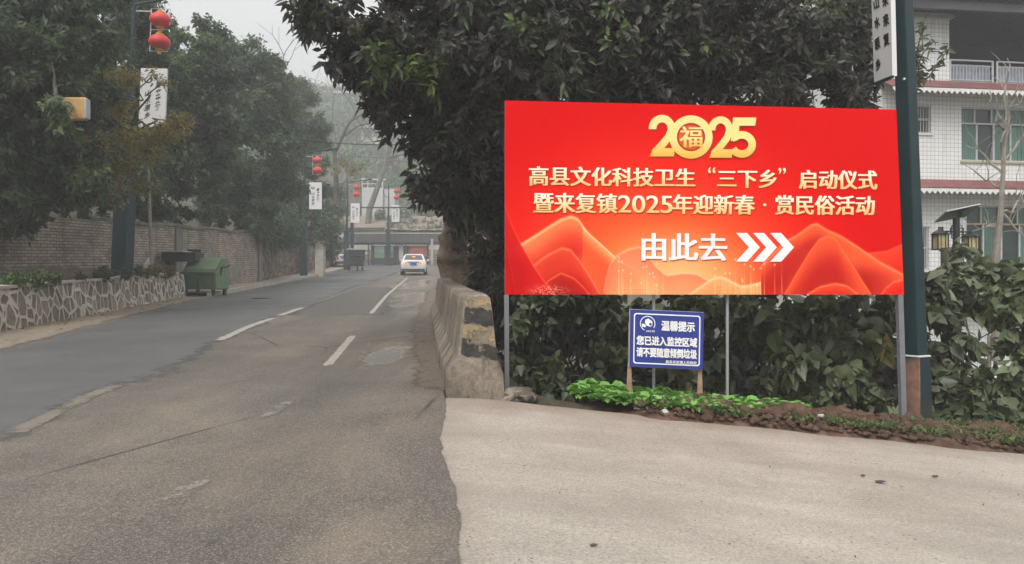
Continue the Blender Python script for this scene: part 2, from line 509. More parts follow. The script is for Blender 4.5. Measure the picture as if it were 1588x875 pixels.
# worn lines and patches
def paint_mat(name, c1, c2, cover, scale=7):
    """thin worn paint: flakes away where the noise says so and towards its edges, so the asphalt shows"""
    m, nt, b = nodes_of(name, 0.75, 0.35)
    k = NT(nt); v = k.pos()
    c = k.ramp(k.noise(v, 11, 6, 0.7), [(0.35, c1), (0.65, c2)]); k.l(c, b.inputs['Base Color']); k.bump(k.noise(v, 75, 4, 0.7), b, 0.5, 0.012)
    e = k.n('ShaderNodeAttribute', attribute_name='edge').outputs['Fac']
    nz = k.math('ADD', k.math('MULTIPLY', k.noise(v, scale, 8, 0.78), 1.0), k.math('MULTIPLY', k.noise(v, 90, 2, 0.6), 0.35))
    a = k.smooth(k.math('SUBTRACT', k.math('ADD', nz, cover), k.math('MULTIPLY', e, 0.55)), 0.62, 0.82)
    t = k.n('ShaderNodeBsdfTransparent'); mx = k.n('ShaderNodeMixShader')
    k.l(a, mx.inputs[0]); k.l(t.outputs[0], mx.inputs[1]); k.l(b.outputs[0], mx.inputs[2]); k.l(mx.outputs[0], nt.nodes['Material Output'].inputs['Surface'])
    return m
m_line = paint_mat('worn_road_paint', (0.26, 0.235, 0.195), (0.40, 0.365, 0.31), 0.30)
m_faint = paint_mat('faded_road_paint', (0.16, 0.145, 0.125), (0.24, 0.22, 0.19), 0.10)
m_sand = paint_mat('sandy_road_film', (0.145, 0.125, 0.10), (0.19, 0.165, 0.135), 0.16, 3)

def marking(name, pxs, w, mat, off, seed=0, jag=0.15):
    pts = [on_ground(*q) for q in pxs]
    yy = np.array([q.y for q in pts]); xx = np.array([q.x for q in pts]); o = np.argsort(yy)
    yl = np.linspace(yy[o][0], yy[o][-1], max(8, int((yy.max() - yy.min()) / 0.12)))
    cx = np.interp(yl, yy[o], xx[o])
    t = np.array([[-0.75, -0.35, 0, 0.35, 0.75]])
    wa = w * (1 + (fbm(yl * 6, yl * 0, seed) - 0.5) * jag * 2)
    X = cx[:, None] + wa[:, None] * t; Y = np.repeat(yl[:, None], 5, 1)
    ob = grid_mesh(name, X, Y, g_along(Y) + off * 0.4, mat)
    ed = np.abs(t) / 0.75 + 0 * X; en = np.clip(1 - np.minimum(yl - yl[0], yl[-1] - yl) / 0.3, 0, 1)[:, None] * 0.7
    at = ob.data.attributes.new('edge', 'FLOAT', 'POINT'); at.data.foreach_set('value', np.maximum(ed ** 3, en).ravel().astype(np.float32))
    return ob
marking('road_marking', [(338, 529), (385, 507), (425, 493)], 0.16, m_line, 0.012, 1)
marking('road_marking', [(432, 490), (470, 477)], 0.17, m_line, 0.012, 2)
marking('road_marking', [(478, 473), (520, 459), (575, 437)], 0.16, m_faint, 0.012, 7)
marking('road_marking', [(506, 569), (527, 545), (548, 520)], 0.12, m_line, 0.012, 3)
marking('road_marking', [(550, 517), (572, 490)], 0.09, m_faint, 0.012, 4)
marking('road_marking', [(575, 487), (600, 458), (632, 431)], 0.11, m_line, 0.012, 5)
marking('road_marking', [(458, 616), (430, 635), (402, 656)], 0.15, m_faint, 0.012, 6)
marking('road_marking', [(394, 676), (374, 688)], 0.15, m_faint, 0.012, 8)
marking('road_marking', [(372, 694), (345, 712)], 0.15, m_faint, 0.012, 9)
marking('road_marking', [(330, 727), (240, 800)], 0.20, m_faint, 0.012, 10)
marking('road_marking', [(552, 566), (578, 528)], 0.14, m_faint, 0.012, 11)
marking('road_marking', [(2, 682), (80, 644), (132, 617), (200, 592)], 0.22, m_sand, 0.013, 12, 0.4)

m_patch = paint_mat('patched_asphalt', (0.080, 0.072, 0.064), (0.110, 0.098, 0.085), 0.40, 2)
m_patch2 = paint_mat('older_asphalt_patch', (0.098, 0.090, 0.083), (0.130, 0.117, 0.106), 0.18, 2)
marking('road_patch', [(520, 489), (545, 464), (566, 446)], 2.0, m_patch, 0.007, 21, 0.05)
m_reddirt = paint_mat('reddish_road_dirt', (0.10, 0.078, 0.060), (0.165, 0.128, 0.098), 0.20, 3)
marking('road_dirt', [(688, 608), (672, 560), (660, 510), (664, 480), (676, 448)], 0.55, m_reddirt, 0.008, 31, 0.5)
q = on_ground(405, 463)
m_cast = blotch('cast_iron', (0.03, 0.03, 0.03, 1), (0.07, 0.068, 0.065, 1), 6, 0.6, 0.4, fine=60)
mh_ = thing('manhole_cover', 'round dark manhole cover in the left lane of the road', 'manhole cover', (q.x, q.y, q.z + 0.008))
MB().lathe((0, 0, 0), [(0.26, 0.0), (0.26, 0.010), (0.24, 0.012), (0.02, 0.012)], 28).build('lid', m_cast, mh_, world=False)
MB().lathe((0, 0, -0.002), [(0.275, 0.0), (0.33, 0.0), (0.33, 0.009), (0.275, 0.009)], 28).build('rim', m_concr0, mh_, world=False)

# concrete apron of the side road on the right
m_conc, nt, b = nodes_of('concrete_apron', 0.85, 0.3)
k = NT(nt); v = k.pos()
c = k.ramp(k.noise(v, 0.7, 8, 0.62, 0.8), [(0.30, (0.285, 0.255, 0.214)), (0.5, (0.345, 0.312, 0.265)), (0.72, (0.395, 0.360, 0.310))])
c = k.mix(0.35, c, k.ramp(k.noise(k.mapping(v, (0.35, 1.5, 1), (0, 0, R(-4))), 2.2, 6, 0.65), [(0.3, (0.33, 0.33, 0.33)), (0.7, (0.64, 0.64, 0.64))]), 'OVERLAY')
c = k.mix(0.8, c, k.ramp(k.noise(v, 55, 5, 0.75), [(0.3, (0.25, 0.25, 0.25)), (0.7, (0.75, 0.75, 0.75))]), 'OVERLAY')
st = k.smooth(k.noise(k.mapping(v, (1, 1.8, 1)), 2.7, 4, 0.6), 0.66, 0.76)
c = k.mix(k.math('MULTIPLY', st, 0.28), c, (0.17, 0.13, 0.10, 1))
sp = k.voro(v, 17, 'F1', 'Distance')
c = k.mix(k.math('MULTIPLY', k.math('LESS_THAN', sp, 0.13), k.smooth(k.noise(v, 1.7, 2), 0.5, 0.62)), c, (0.15, 0.12, 0.09, 1))
x, y, z = k.sep(v)
soil = k.smooth(k.math('ADD', y, k.math('MULTIPLY', k.noise(v, 2.5, 5), 0.9)), 7.3, 8.1)
c = k.mix(k.math('MULTIPLY', soil, 0.55), c, (0.20, 0.135, 0.09, 1))
x, y, z = k.sep(v)
# tyre-worn bands that sweep round from the road into the side road
rad = k.math('SQRT', k.math('ADD', k.math('MULTIPLY', k.math('SUBTRACT', x, 1.0), k.math('SUBTRACT', x, 1.0)), k.math('MULTIPLY', k.math('ADD', y, 5.0), k.math('ADD', y, 5.0))))
bd = k.smooth(k.math('SINE', k.math('MULTIPLY', k.math('ADD', rad, k.math('MULTIPLY', k.noise(v, 0.6, 4), 0.9)), 3.9)), 0.35, 1.0)
c = k.mix(k.math('MULTIPLY', k.math('MULTIPLY', bd, k.noise(v, 1.3, 5, 0.7)), 0.42), c, (0.20, 0.172, 0.14, 1))
ed = k.math('SUBTRACT', 1.0, k.smooth(k.math('ADD', k.math('ADD', x, k.math('MULTIPLY', y, 0.05)), k.math('MULTIPLY', k.noise(v, 4, 6, 0.7), 0.5)), -0.1, 0.5))
c = k.mix(k.math('MULTIPLY', ed, 0.38), c, (0.22, 0.185, 0.15, 1))
k.l(c, b.inputs['Base Color']); k.bump(k.noise(v, 45, 6, 0.75), b, 0.6, 0.014)
py_ = nonuni((-12, 2, 0.5), (2, 7.7, 0.08))
pad_right = lambda y: np.asarray(y) * 0 + 24
xs_ = nonuni((0, 8, 0.2), (8, 24, 1.0)) 
PXg = np.repeat(xs_[None, :], len(py_), 0)
left_e = np.where(py_ < 7.3, rough_right(py_) - 0.12, rough_right(py_) + 0.02)
PX = left_e[:, None] + PXg
PY = np.repeat(py_[:, None], len(xs_), 1)
far = 7.52 + (fbm(PX * 0.9, PX * 0, 6) - 0.5) * 0.22
PY = -12 + (PY + 12) * (far + 12) / (7.7 + 12)
grid_mesh('pavement', PX, PY, pad_z(PX, PY) - 0.012 + (fbm(PX * 0.6, PY * 0.6, 2) - 0.5) * 0.02, m_conc)

# strip of dug soil between the apron and the drop
m_soil, nt, b = nodes_of('dug_soil', 0.95, 0.15)
k = NT(nt); v = k.pos()
c = k.ramp(k.noise(v, 4, 8, 0.75), [(0.3, (0.06, 0.036, 0.025)), (0.5, (0.155, 0.095, 0.066)), (0.72, (0.30, 0.20, 0.15))])
k.l(c, b.inputs['Base Color']); k.bump(k.noise(v, 22, 8, 0.8), b, 1.0, 0.05)
sx = nonuni((0.95, 9, 0.035)); sy = np.linspace(0, 1, 44)
SX, ST = np.meshgrid(sx, sy)
SY = 7.36 + ST * 1.45 + (fbm(SX * 0.8, SX * 0, 6) - 0.5) * 0.3
hump = np.sin(np.clip(ST * 1.15, 0, 1) * math.pi) ** 0.7
SZ = pad_z(SX, SY) - 0.03 + hump * (0.07 + 0.10 * fbm(SX * 3, SY * 3, 5) + 0.20 * np.clip(fbm(SX * 9, SY * 9, 9, 5) - 0.42, 0, 1)) - sstep(0.85, 1.0, ST) * 0.5
SZ -= (1 - sstep(0.95, 1.5, SX)) * 0.15
grid_mesh('soil', SX, SY, SZ, m_soil)
rgc = np.random.default_rng(77); nc = 2400
cx_ = rgc.uniform(1.3, 7.5, nc); cy_c = 7.42 + rgc.beta(1.3, 2.0, nc) * 1.0
oct_ = np.array([(1, 0, 0), (0, 1, 0), (-1, 0, 0), (0, -1, 0), (0, 0, 1), (0, 0, -1)], float)
of_ = np.array([(0, 1, 4), (1, 2, 4), (2, 3, 4), (3, 0, 4), (1, 0, 5), (2, 1, 5), (3, 2, 5), (0, 3, 5)])
sz_ = rgc.gamma(1.7, 0.012, nc)[:, None, None] + 0.006
CV = oct_[None] * sz_ * rgc.uniform(0.6, 1.3, (nc, 6, 1)) * np.array([1.2, 1.2, 0.75]) + np.stack([cx_, cy_c, pad_z(cx_, cy_c) + 0.03 + 0.07 * sstep(7.4, 7.7, cy_c)], 1)[:, None, :]
tag(link('soil_clods', fast_mesh('soil_clods', CV.reshape(-1, 3), (np.arange(nc)[:, None, None] * 6 + of_[None]).ravel(), np.full(nc * 8, 3)), m_soil), 'loose reddish brown clods scattered along the dug soil strip', 'soil', kind='stuff')
soil_z = lambda x, y: float(pad_z(x, y)) + 0.09

# pavement on the left with its kerb, and the dusty verge under the planter wall
m_paving = blotch('dusty_paving', (0.25, 0.205, 0.165, 1), (0.40, 0.34, 0.28, 1), 1.6, 0.85, 0.3, fine=30)
sw_y = nonuni((25.4, 40, 0.4), (40, 74, 0.8))
strip('sidewalk', lambda y: wall_x(y) - 0.05, lambda y: road_left(y) - 0.02, sw_y, 6, 0.13, m_paving)
m_kerb = blotch('kerb_stone', (0.27, 0.24, 0.20, 1), (0.42, 0.38, 0.33, 1), 3, 0.8, 0.3, fine=40)
kb = MB()
for y0, y1 in zip(sw_y[:-1], sw_y[1:]):
    a, c_ = float(road_left(y0)), float(road_left(y1))
    z0, z1 = float(g_along(y0)), float(g_along(y1))
    top, bot = 0.145, -0.1
    P8 = [(a - 0.03, y0, z0 + bot), (a + 0.13, y0, z0 + bot), (c_ + 0.13, y1, z1 + bot), (c_ - 0.03, y1, z1 + bot),
          (a - 0.03, y0, z0 + top), (a + 0.12, y0, z0 + top), (c_ + 0.12, y1, z1 + top), (c_ - 0.03, y1, z1 + top)]
    kb.add(P8, [(3, 2, 1, 0), (4, 5, 6, 7), (0, 1, 5, 4), (1, 2, 6, 5), (2, 3, 7, 6), (3, 0, 4, 7)])
tag(kb.build('kerb', m_kerb), kind='structure')
m_verge = paint_mat('dusty_verge', (0.13, 0.10, 0.075), (0.29, 0.24, 0.19), 0.50, 3)
vy_ = nonuni((-12, 25.6, 0.15))
vo_ = strip('verge', lambda y: np.interp(y, [-12, 12, 25.6], [-9.6, -9.6, -11.3]) - 1.3, lambda y: road_left(y) + 0.75, vy_, 30, 0.012, m_verge, 0.3, 14)
tv_ = np.repeat(np.linspace(0, 1, 31)[None, :], len(vy_), 0); wv_ = (road_left(vy_) + 0.75 - np.interp(vy_, [-12, 12, 25.6], [-9.6, -9.6, -11.3]) + 1.3)[:, None]
at = vo_.data.attributes.new('edge', 'FLOAT', 'POINT'); at.data.foreach_set('value', np.clip(2.2 * (1 - (1 - tv_) * wv_ / 1.0), 0, 2.2).ravel().astype(np.float32))

# ------------------------------------------------------------------ left side: planter wall, boundary walls
def face_x(y): return float(np.interp(y, [4, 13.9, 20, 24.9], [-8.45, -9.60, -10.42, -11.18]))
m_rubble, nt, b = nodes_of('crazy_stone', 0.85, 0.25)
k = NT(nt); v = k.pos()
wv = k.mix(0.18, v, k.n('ShaderNodeTexNoise').outputs[1], 'ADD')
x, y, z = k.sep(wv)
sv = k.comb(k.math('MULTIPLY', y, 1.6), k.math('MULTIPLY', z, 1.15), 0.0)
e = k.voro(sv, 2.35, 'DISTANCE_TO_EDGE', 'Distance', 0.9)
cell = k.voro(sv, 2.35, 'F1', 'Color', 0.9)
stone = k.ramp(k.sep(cell)[0], [(0.0, (0.13, 0.11, 0.092)), (0.5, (0.20, 0.165, 0.135)), (1.0, (0.29, 0.245, 0.20))])
stone = k.mix(0.6, stone, k.ramp(k.noise(v, 9, 7, 0.7), [(0.3, (0.2, 0.2, 0.2)), (0.7, (0.8, 0.8, 0.8))]), 'OVERLAY')
mort = k.ramp(k.noise(v, 6, 6, 0.7), [(0.35, (0.40, 0.355, 0.30)), (0.65, (0.60, 0.54, 0.47))])
mm = k.math('SUBTRACT', 1.0, k.smooth(e, 0.06, 0.11))
k.l(k.mix(mm, stone, mort), b.inputs['Base Color'])
k.bump(k.math('ADD', k.math('MULTIPLY', mm, 0.8), k.math('MULTIPLY', k.noise(v, 14, 6, 0.7), 0.4)), b, 1.0, 0.06)

pw = thing('planter_wall', 'low crazy stone planter wall with raised pale mortar joints beside the left lane', 'planter wall', (-10, 15, 0))
yl = np.linspace(3.5, 24.9, 90)
PH = 0.80
mb = MB()
def wall_loft(mb, rows):
    n = len(rows[0])
    V = [p for r in rows for p in r]; F = []
    for i in range(len(rows) - 1):
        for j in range(n): F.append((i * n + j, i * n + (j + 1) % n, (i + 1) * n + (j + 1) % n, (i + 1) * n + j))
    F += [tuple(range(n))[::-1], tuple(range((len(rows) - 1) * n, len(rows) * n))]
    mb.add(V, F)
rows = []
for y in yl:
    g = float(g_along(y)); fx = face_x(y)
    rows.append([(fx + 0.10, y, g - 0.2), (fx, y, g + PH), (fx - 0.28, y, g + PH), (fx - 0.28, y, g - 0.2)])
wall_loft(mb, rows)
# the end that turns back towards the boundary wall
ye = 24.9; g = float(g_along(ye)); fx = face_x(ye)
mb.prism([(fx + 0.10, ye + 0.005, g - 0.2), (fx, ye + 0.005, g + PH - 0.003), (fx, ye + 0.35, g + PH - 0.003), (fx + 0.10, ye + 0.40, g - 0.2)], (-1.15, 0.05, 0))
mb.build('stone_face', m_rubble, pw)
mb = MB(); rows = []
for y in yl:
    g = float(g_along(y)) + PH; fx = face_x(y); w = 0.015 * math.sin(y * 5)
    rows.append([(fx + 0.03 + w, y, g + 0.003), (fx + 0.03 + w, y, g + 0.06), (fx - 0.33, y, g + 0.06 + w), (fx - 0.33, y, g + 0.003)])
wall_loft(mb, rows)
m_cap = blotch('mortar_cap', (0.28, 0.25, 0.20, 1), (0.47, 0.42, 0.36, 1), 4, 0.85, 0.4, fine=40)
mb.build('coping', m_cap, pw)
gy = np.linspace(3.5, 24.85, 80); gt = np.linspace(0, 1, 8)
GY, GT = np.meshgrid(gy, gt); GX = np.interp(GY, [4, 13.9, 20, 24.9], [-8.45, -9.60, -10.42, -11.18]) - 0.28
GX = GX * (1 - GT) + (-12.45) * GT
o = grid_mesh('soil', GX, GY, g_along(GY) + PH - 0.04 + 0.14 * fbm(GX * 2, GY * 2, 3) * np.sin(GT * 2.2), m_soil, None, None)
o.parent = pw; o.location = -pw.location

m_brick, nt, b = nodes_of('weathered_brick', 0.88, 0.25)
k = NT(nt); v = k.pos(); x, y, z = k.sep(v)
bv = k.comb(y, k.math('SUBTRACT', z, k.math('MULTIPLY', y, 0.045)), 0.0)
bt = k.n('ShaderNodeTexBrick'); k.l(bv, bt.inputs['Vector'])
bt.inputs['Scale'].default_value = 1; bt.inputs['Brick Width'].default_value = 0.26; bt.inputs['Row Height'].default_value = 0.085
bt.inputs['Mortar Size'].default_value = 0.011; bt.inputs['Mortar Smooth'].default_value = 0.4
bt.inputs['Color1'].default_value = (0.46, 0.385, 0.32, 1); bt.inputs['Color2'].default_value = (0.30, 0.25, 0.21, 1); bt.inputs['Mortar'].default_value = (0.12, 0.105, 0.09, 1)
c = bt.outputs['Color']
c = k.mix(0.7, c, k.ramp(k.noise(v, 0.9, 7, 0.65), [(0.3, (0.25, 0.25, 0.26)), (0.7, (0.68, 0.67, 0.66))]), 'OVERLAY')
c = k.mix(0.5, c, k.ramp(k.noise(v, 14, 6, 0.7), [(0.3, (0.25, 0.25, 0.25)), (0.7, (0.75, 0.75, 0.75))]), 'OVERLAY')
strk = k.smooth(k.noise(k.mapping(v, (1, 1.3, 0.22)), 1.3, 5, 0.6), 0.55, 0.70)
c = k.mix(k.math('MULTIPLY', strk, 0.6), c, (0.065, 0.062, 0.055, 1))
# crumbling plaster skirt along the foot
hz = k.math('SUBTRACT', z, k.math('MULTIPLY', y, 0.048))
sk = k.math('SUBTRACT', 1.0, k.smooth(k.math('ADD', hz, k.math('MULTIPLY', k.noise(v, 1.1, 5, 0.6), 0.55)), 1.33, 1.39))
sk = k.math('MULTIPLY', sk, k.math('LESS_THAN', y, 23.5))
plaster = k.ramp(k.noise(v, 5, 7, 0.7), [(0.3, (0.15, 0.12, 0.10)), (0.7, (0.27, 0.215, 0.175))])
c = k.mix(sk, c, plaster)
pt = k.math('MULTIPLY', k.smooth(k.noise(k.mapping(v, (1, 0.6, 0.9)), 0.8, 4, 0.55), 0.56, 0.60), k.math('GREATER_THAN', y, 30.0))
c = k.mix(pt, c, k.ramp(k.noise(v, 3, 6, 0.6), [(0.3, (0.19, 0.17, 0.155)), (0.7, (0.30, 0.275, 0.25))]))
k.l(c, b.inputs['Base Color'])
k.bump(k.math('ADD', k.math('MULTIPLY', bt.outputs['Fac'], -0.6), k.math('ADD', k.math('MULTIPLY', sk, 1.2), k.math('MULTIPLY', k.noise(v, 18, 6, 0.7), 0.5))), b, 0.9, 0.03)

m_coping = blotch('mossy_coping', (0.10, 0.10, 0.075, 1), (0.22, 0.20, 0.165, 1), 3, 0.9, 0.5, fine=30)
m_pilaster = blotch('grey_render', (0.12, 0.115, 0.11, 1), (0.20, 0.19, 0.18, 1), 2, 0.85, 0.3, fine=25)
bw = thing('brick_wall', 'long weathered grey brick boundary wall with coping behind the planter and dumpster', 'wall', (-12.3, 20, 0))
mb = MB(); rows = []
for y in np.linspace(-4, 36, 120):
    g = float(g_along(y)); fx = -12.3; h = 2.45 + 0.03 * math.sin(y * 1.7)
    rows.append([(fx, y, g - 0.3), (fx, y, g + h), (fx - 0.3, y, g + h), (fx - 0.3, y, g - 0.3)])
wall_loft(mb, rows); mb.build('brickwork', m_brick, bw)
mb = MB(); rows = []
for y in np.linspace(22.3, 36.2, 60):
    g = float(g_along(y)) + 2.45 + 0.03 * math.sin(y * 1.7); w = 0.03 * math.sin(y * 7)
    rows.append([(-12.22 + w, y, g + 0.002), (-12.22 + w, y, g + 0.10 + w * 0.5), (-12.68, y, g + 0.10), (-12.68, y, g + 0.002)])
wall_loft(mb, rows); mb.build('coping', m_coping, bw)
for yy, ww in ((27.3, 0.55), (36.1, 0.5)):
    g = float(g_along(yy)); MB().bbox((-12.44, yy - ww / 2, g - 0.2), (-12.22, yy + ww / 2, g + 2.43)).build('pilaster', m_pilaster, bw, bevel=0.02)

m_rubble2, nt, b = nodes_of('rough_rubble', 0.9, 0.2)
k = NT(nt); v = k.pos(); wv = k.mix(0.25, v, k.n('ShaderNodeTexNoise').outputs[1], 'ADD'); x, y, z = k.sep(wv)
sv = k.comb(y, z, 0.0)
e = k.voro(sv, 2.2); cell = k.voro(sv, 2.2, 'F1', 'Color')
c = k.ramp(k.sep(cell)[0], [(0, (0.15, 0.12, 0.095)), (1, (0.31, 0.25, 0.20))])
c = k.mix(k.math('SUBTRACT', 1.0, k.smooth(e, 0.01, 0.09)), c, (0.09, 0.075, 0.06, 1))
c = k.mix(0.5, c, k.ramp(k.noise(v, 7, 7, 0.7), [(0.3, (0.25, 0.25, 0.25)), (0.7, (0.75, 0.75, 0.75))]), 'OVERLAY')
k.l(c, b.inputs['Base Color']); k.bump(k.math('ADD', k.smooth(e, 0.0, 0.2), k.noise(v, 9, 6, 0.7)), b, 1.0, 0.09)
rw = thing('rubble_wall', 'rough brown rubble retaining wall further up the road with a pale concrete pillar', 'wall', (-14, 47, 0))
mb = MB(); rows = []
for y in np.linspace(36.4, 72, 90):
    g = float(g_along(y)); fx = float(wall_x(y)); h = 2.1 + 0.25 * math.sin(y * 0.9) + 0.12 * math.sin(y * 2.3)
    rows.append([(fx + 0.1 * math.sin(y * 3), y, g - 0.3), (fx - 0.12, y, g + h), (fx - 0.6, y, g + h), (fx - 0.6, y, g - 0.3)])
wall_loft(mb, rows); mb.build('stonework', m_rubble2, rw)
pp = P(497, 424, 50); g = float(g_along(50))
MB().bbox((pp.x - 0.27, 49.6, g - 0.1), (pp.x + 0.27, 50.3, g + 2.35)).build('pillar', m_cap, rw, bevel=0.03)

# ------------------------------------------------------------------ jersey barrier on the right edge of the road
m_barrier, nt, b = nodes_of('stained_concrete', 0.88, 0.25)
k = NT(nt); v = k.pos(); x, y, z = k.sep(v)
c = k.ramp(k.noise(v, 2.2, 8, 0.68), [(0.3, (0.17, 0.142, 0.110)), (0.55, (0.28, 0.235, 0.185)), (0.75, (0.37, 0.315, 0.255))])
c = k.mix(0.55, c, k.ramp(k.noise(v, 22, 6, 0.75), [(0.3, (0.22, 0.22, 0.22)), (0.7, (0.78, 0.78, 0.78))]), 'OVERLAY')
strk = k.smooth(k.noise(k.mapping(v, (1.5, 7, 0.30)), 1.8, 6, 0.7), 0.47, 0.62)
c = k.mix(k.math('MULTIPLY', strk, 0.85), c, (0.062, 0.054, 0.045, 1))
k.l(c, b.inputs['Base Color']); k.bump(k.math('ADD', k.noise(v, 16, 8, 0.75), k.math('MULTIPLY', strk, -0.4)), b, 0.9, 0.02)

bar = thing('concrete_barrier', 'stained concrete road barrier with faded yellow and black end stripes beside the red billboard', 'barrier', (-0.4, 8, 0))
mb = MB(); rows = []
prof = [(0.0, -0.15), (0.0, 0.22), (0.11, 0.40), (0.17, 1.0), (0.20, 1.04), (0.42, 1.04), (0.46, 1.0), (0.53, 0.40), (0.60, 0.2), (0.60, -0.15)]
ylb = np.concatenate([np.linspace(7.62, 8.2, 14), np.linspace(8.3, 17.5, 100)])
def rr(s): return (vnoise(s[0] * 9, s[1] * 9 + s[2] * 9, 3) - 0.5)
pf = []
for (a, bb), (c1, d1) in zip(prof, prof[1:]):
    for t in np.linspace(0, 1, 7)[:-1]: pf.append((a + (c1 - a) * t, bb + (d1 - bb) * t))
pf.append(prof[-1])
hb = lambda y: float(np.interp(y, [7.6, 9, 17.5], [1.0, 0.97, 0.86]))
for y in ylb:
    xr = float(road_right(y)) + 0.02; g = float(g_along(y)); row = []
    lean = 0.0
    for (u, w) in pf:
        nz = float(vnoise(y * 6 + u * 5, w * 7, 5) - 0.5) * 0.008 + float(vnoise(y * 19 + u * 17, w * 21, 6) - 0.5) * 0.007
        edge = 0.05 * max(0, 1 - (y - 7.62) / 0.05) * (0.3 + float(vnoise(u * 23, w * 19, 8)))
        cx = 0.3; row.append((xr + u + (nz if u < 0.3 else -nz) + (cx - u) * edge, y, g + (w if w < 0 else w * hb(y)) + nz * 0.6 - (edge * 0.5 if w > 0.9 else 0)))
    rows.append(row)
wall_loft(mb, rows)
mb.build('body', m_barrier, bar, smooth=True)
# painted end stripes: thin skins that follow the end face
def end_pt(u, w, o=0.006):
    y = 7.62; g = float(g_along(y)); xr = float(road_right(y)) + 0.02
    return (xr + u, y - o, g + w * hb(y))
def chip_mat(name, c1, c2, cover):
    m, nt, b = nodes_of(name, 0.7, 0.4)
    k = NT(nt); v = k.pos()
    k.l(k.ramp(k.noise(v, 9, 6, 0.7), [(0.35, c1), (0.65, c2)]), b.inputs['Base Color']); k.bump(k.noise(v, 30, 6, 0.75), b, 0.6, 0.02)
    a_ = k.smooth(k.math('ADD', k.math('ADD', k.math('MULTIPLY', k.noise(v, 7, 8, 0.75), 0.9), k.math('MULTIPLY', k.noise(v, 2.5, 3), 0.5)), cover), 0.66, 0.72)
    e = k.n('ShaderNodeAttribute', attribute_name='edge').outputs['Fac']
    t = k.n('ShaderNodeBsdfTransparent'); mx = k.n('ShaderNodeMixShader')
    k.l(a_, mx.inputs[0]); k.l(t.outputs[0], mx.inputs[1]); k.l(b.outputs[0], mx.inputs[2]); k.l(mx.outputs[0], nt.nodes['Material Output'].inputs['Surface'])
    return m
m_black = chip_mat('chipped_black_paint', (0.018, 0.018, 0.019), (0.065, 0.06, 0.053), 0.05)
m_yellow = chip_mat('faded_yellow_paint', (0.26, 0.20, 0.12), (0.42, 0.32, 0.17), 0.02)
def stripe(mat, zs, seed):
    n = 14; up, lo = [], []
    for i in range(n + 1):
        t = i / n
        for lst, (za, zb), sd in ((up, zs[1], 1), (lo, zs[0], 2)):
            zz = za + (zb - za) * t + float(vnoise(t * 9, seed * 3.1, sd) - 0.5) * 0.05
            uL = float(np.interp(zz, [0.22, 0.40, 1.0], [0.05, 0.145, 0.20])); uR = float(np.interp(zz, [0.22, 0.4, 1.0], [0.585, 0.52, 0.45]))
            lst.append(end_pt(uL + (uR - uL) * t, zz))
    m = MB()
    m.add(lo + up, [(i, i + 1, n + 2 + i, n + 1 + i) for i in range(n)])
    m.build('stripe', mat, bar)
stripe(m_yellow, ((0.93, 0.90), (1.00, 0.985)), 1)
stripe(m_black, ((0.76, 0.70), (0.92, 0.89)), 2)
stripe(m_yellow, ((0.60, 0.52), (0.755, 0.665)), 3)
stripe(m_black, ((0.42, 0.36), (0.595, 0.51)), 4)
# broken lump of concrete at its foot
def rock(name, c, r, mat, label, cat, seed=1, n=2, kind=None, parent=None):
    import bmesh
    bm = bmesh.new(); bmesh.ops.create_icosphere(bm, subdivisions=n, radius=1)
    for vv in bm.verts:
        q = vv.co.copy()
        s = 1 + 0.5 * (float(vnoise(q.x * 2 + seed * 3.7, q.y * 2 + q.z * 1.7, seed)) - 0.5) + 0.25 * (float(vnoise(q.x * 6, q.y * 6 + q.z * 5, seed)) - 0.5)
        vv.co = Vector((q.x * r[0] * s, q.y * r[1] * s, q.z * r[2] * s))
    me = bpy.data.meshes.new(name); bm.to_mesh(me); bm.free()
    o = link(name, me, mat, parent); o.location = c
    tag(o, label, cat, kind=kind); return o
rock('stone', (0.06, 7.74, 0.34), (0.20, 0.20, 0.10), m_barrier, 'broken brown stone lying at the foot of the striped barrier end', 'stone', 3, 3)

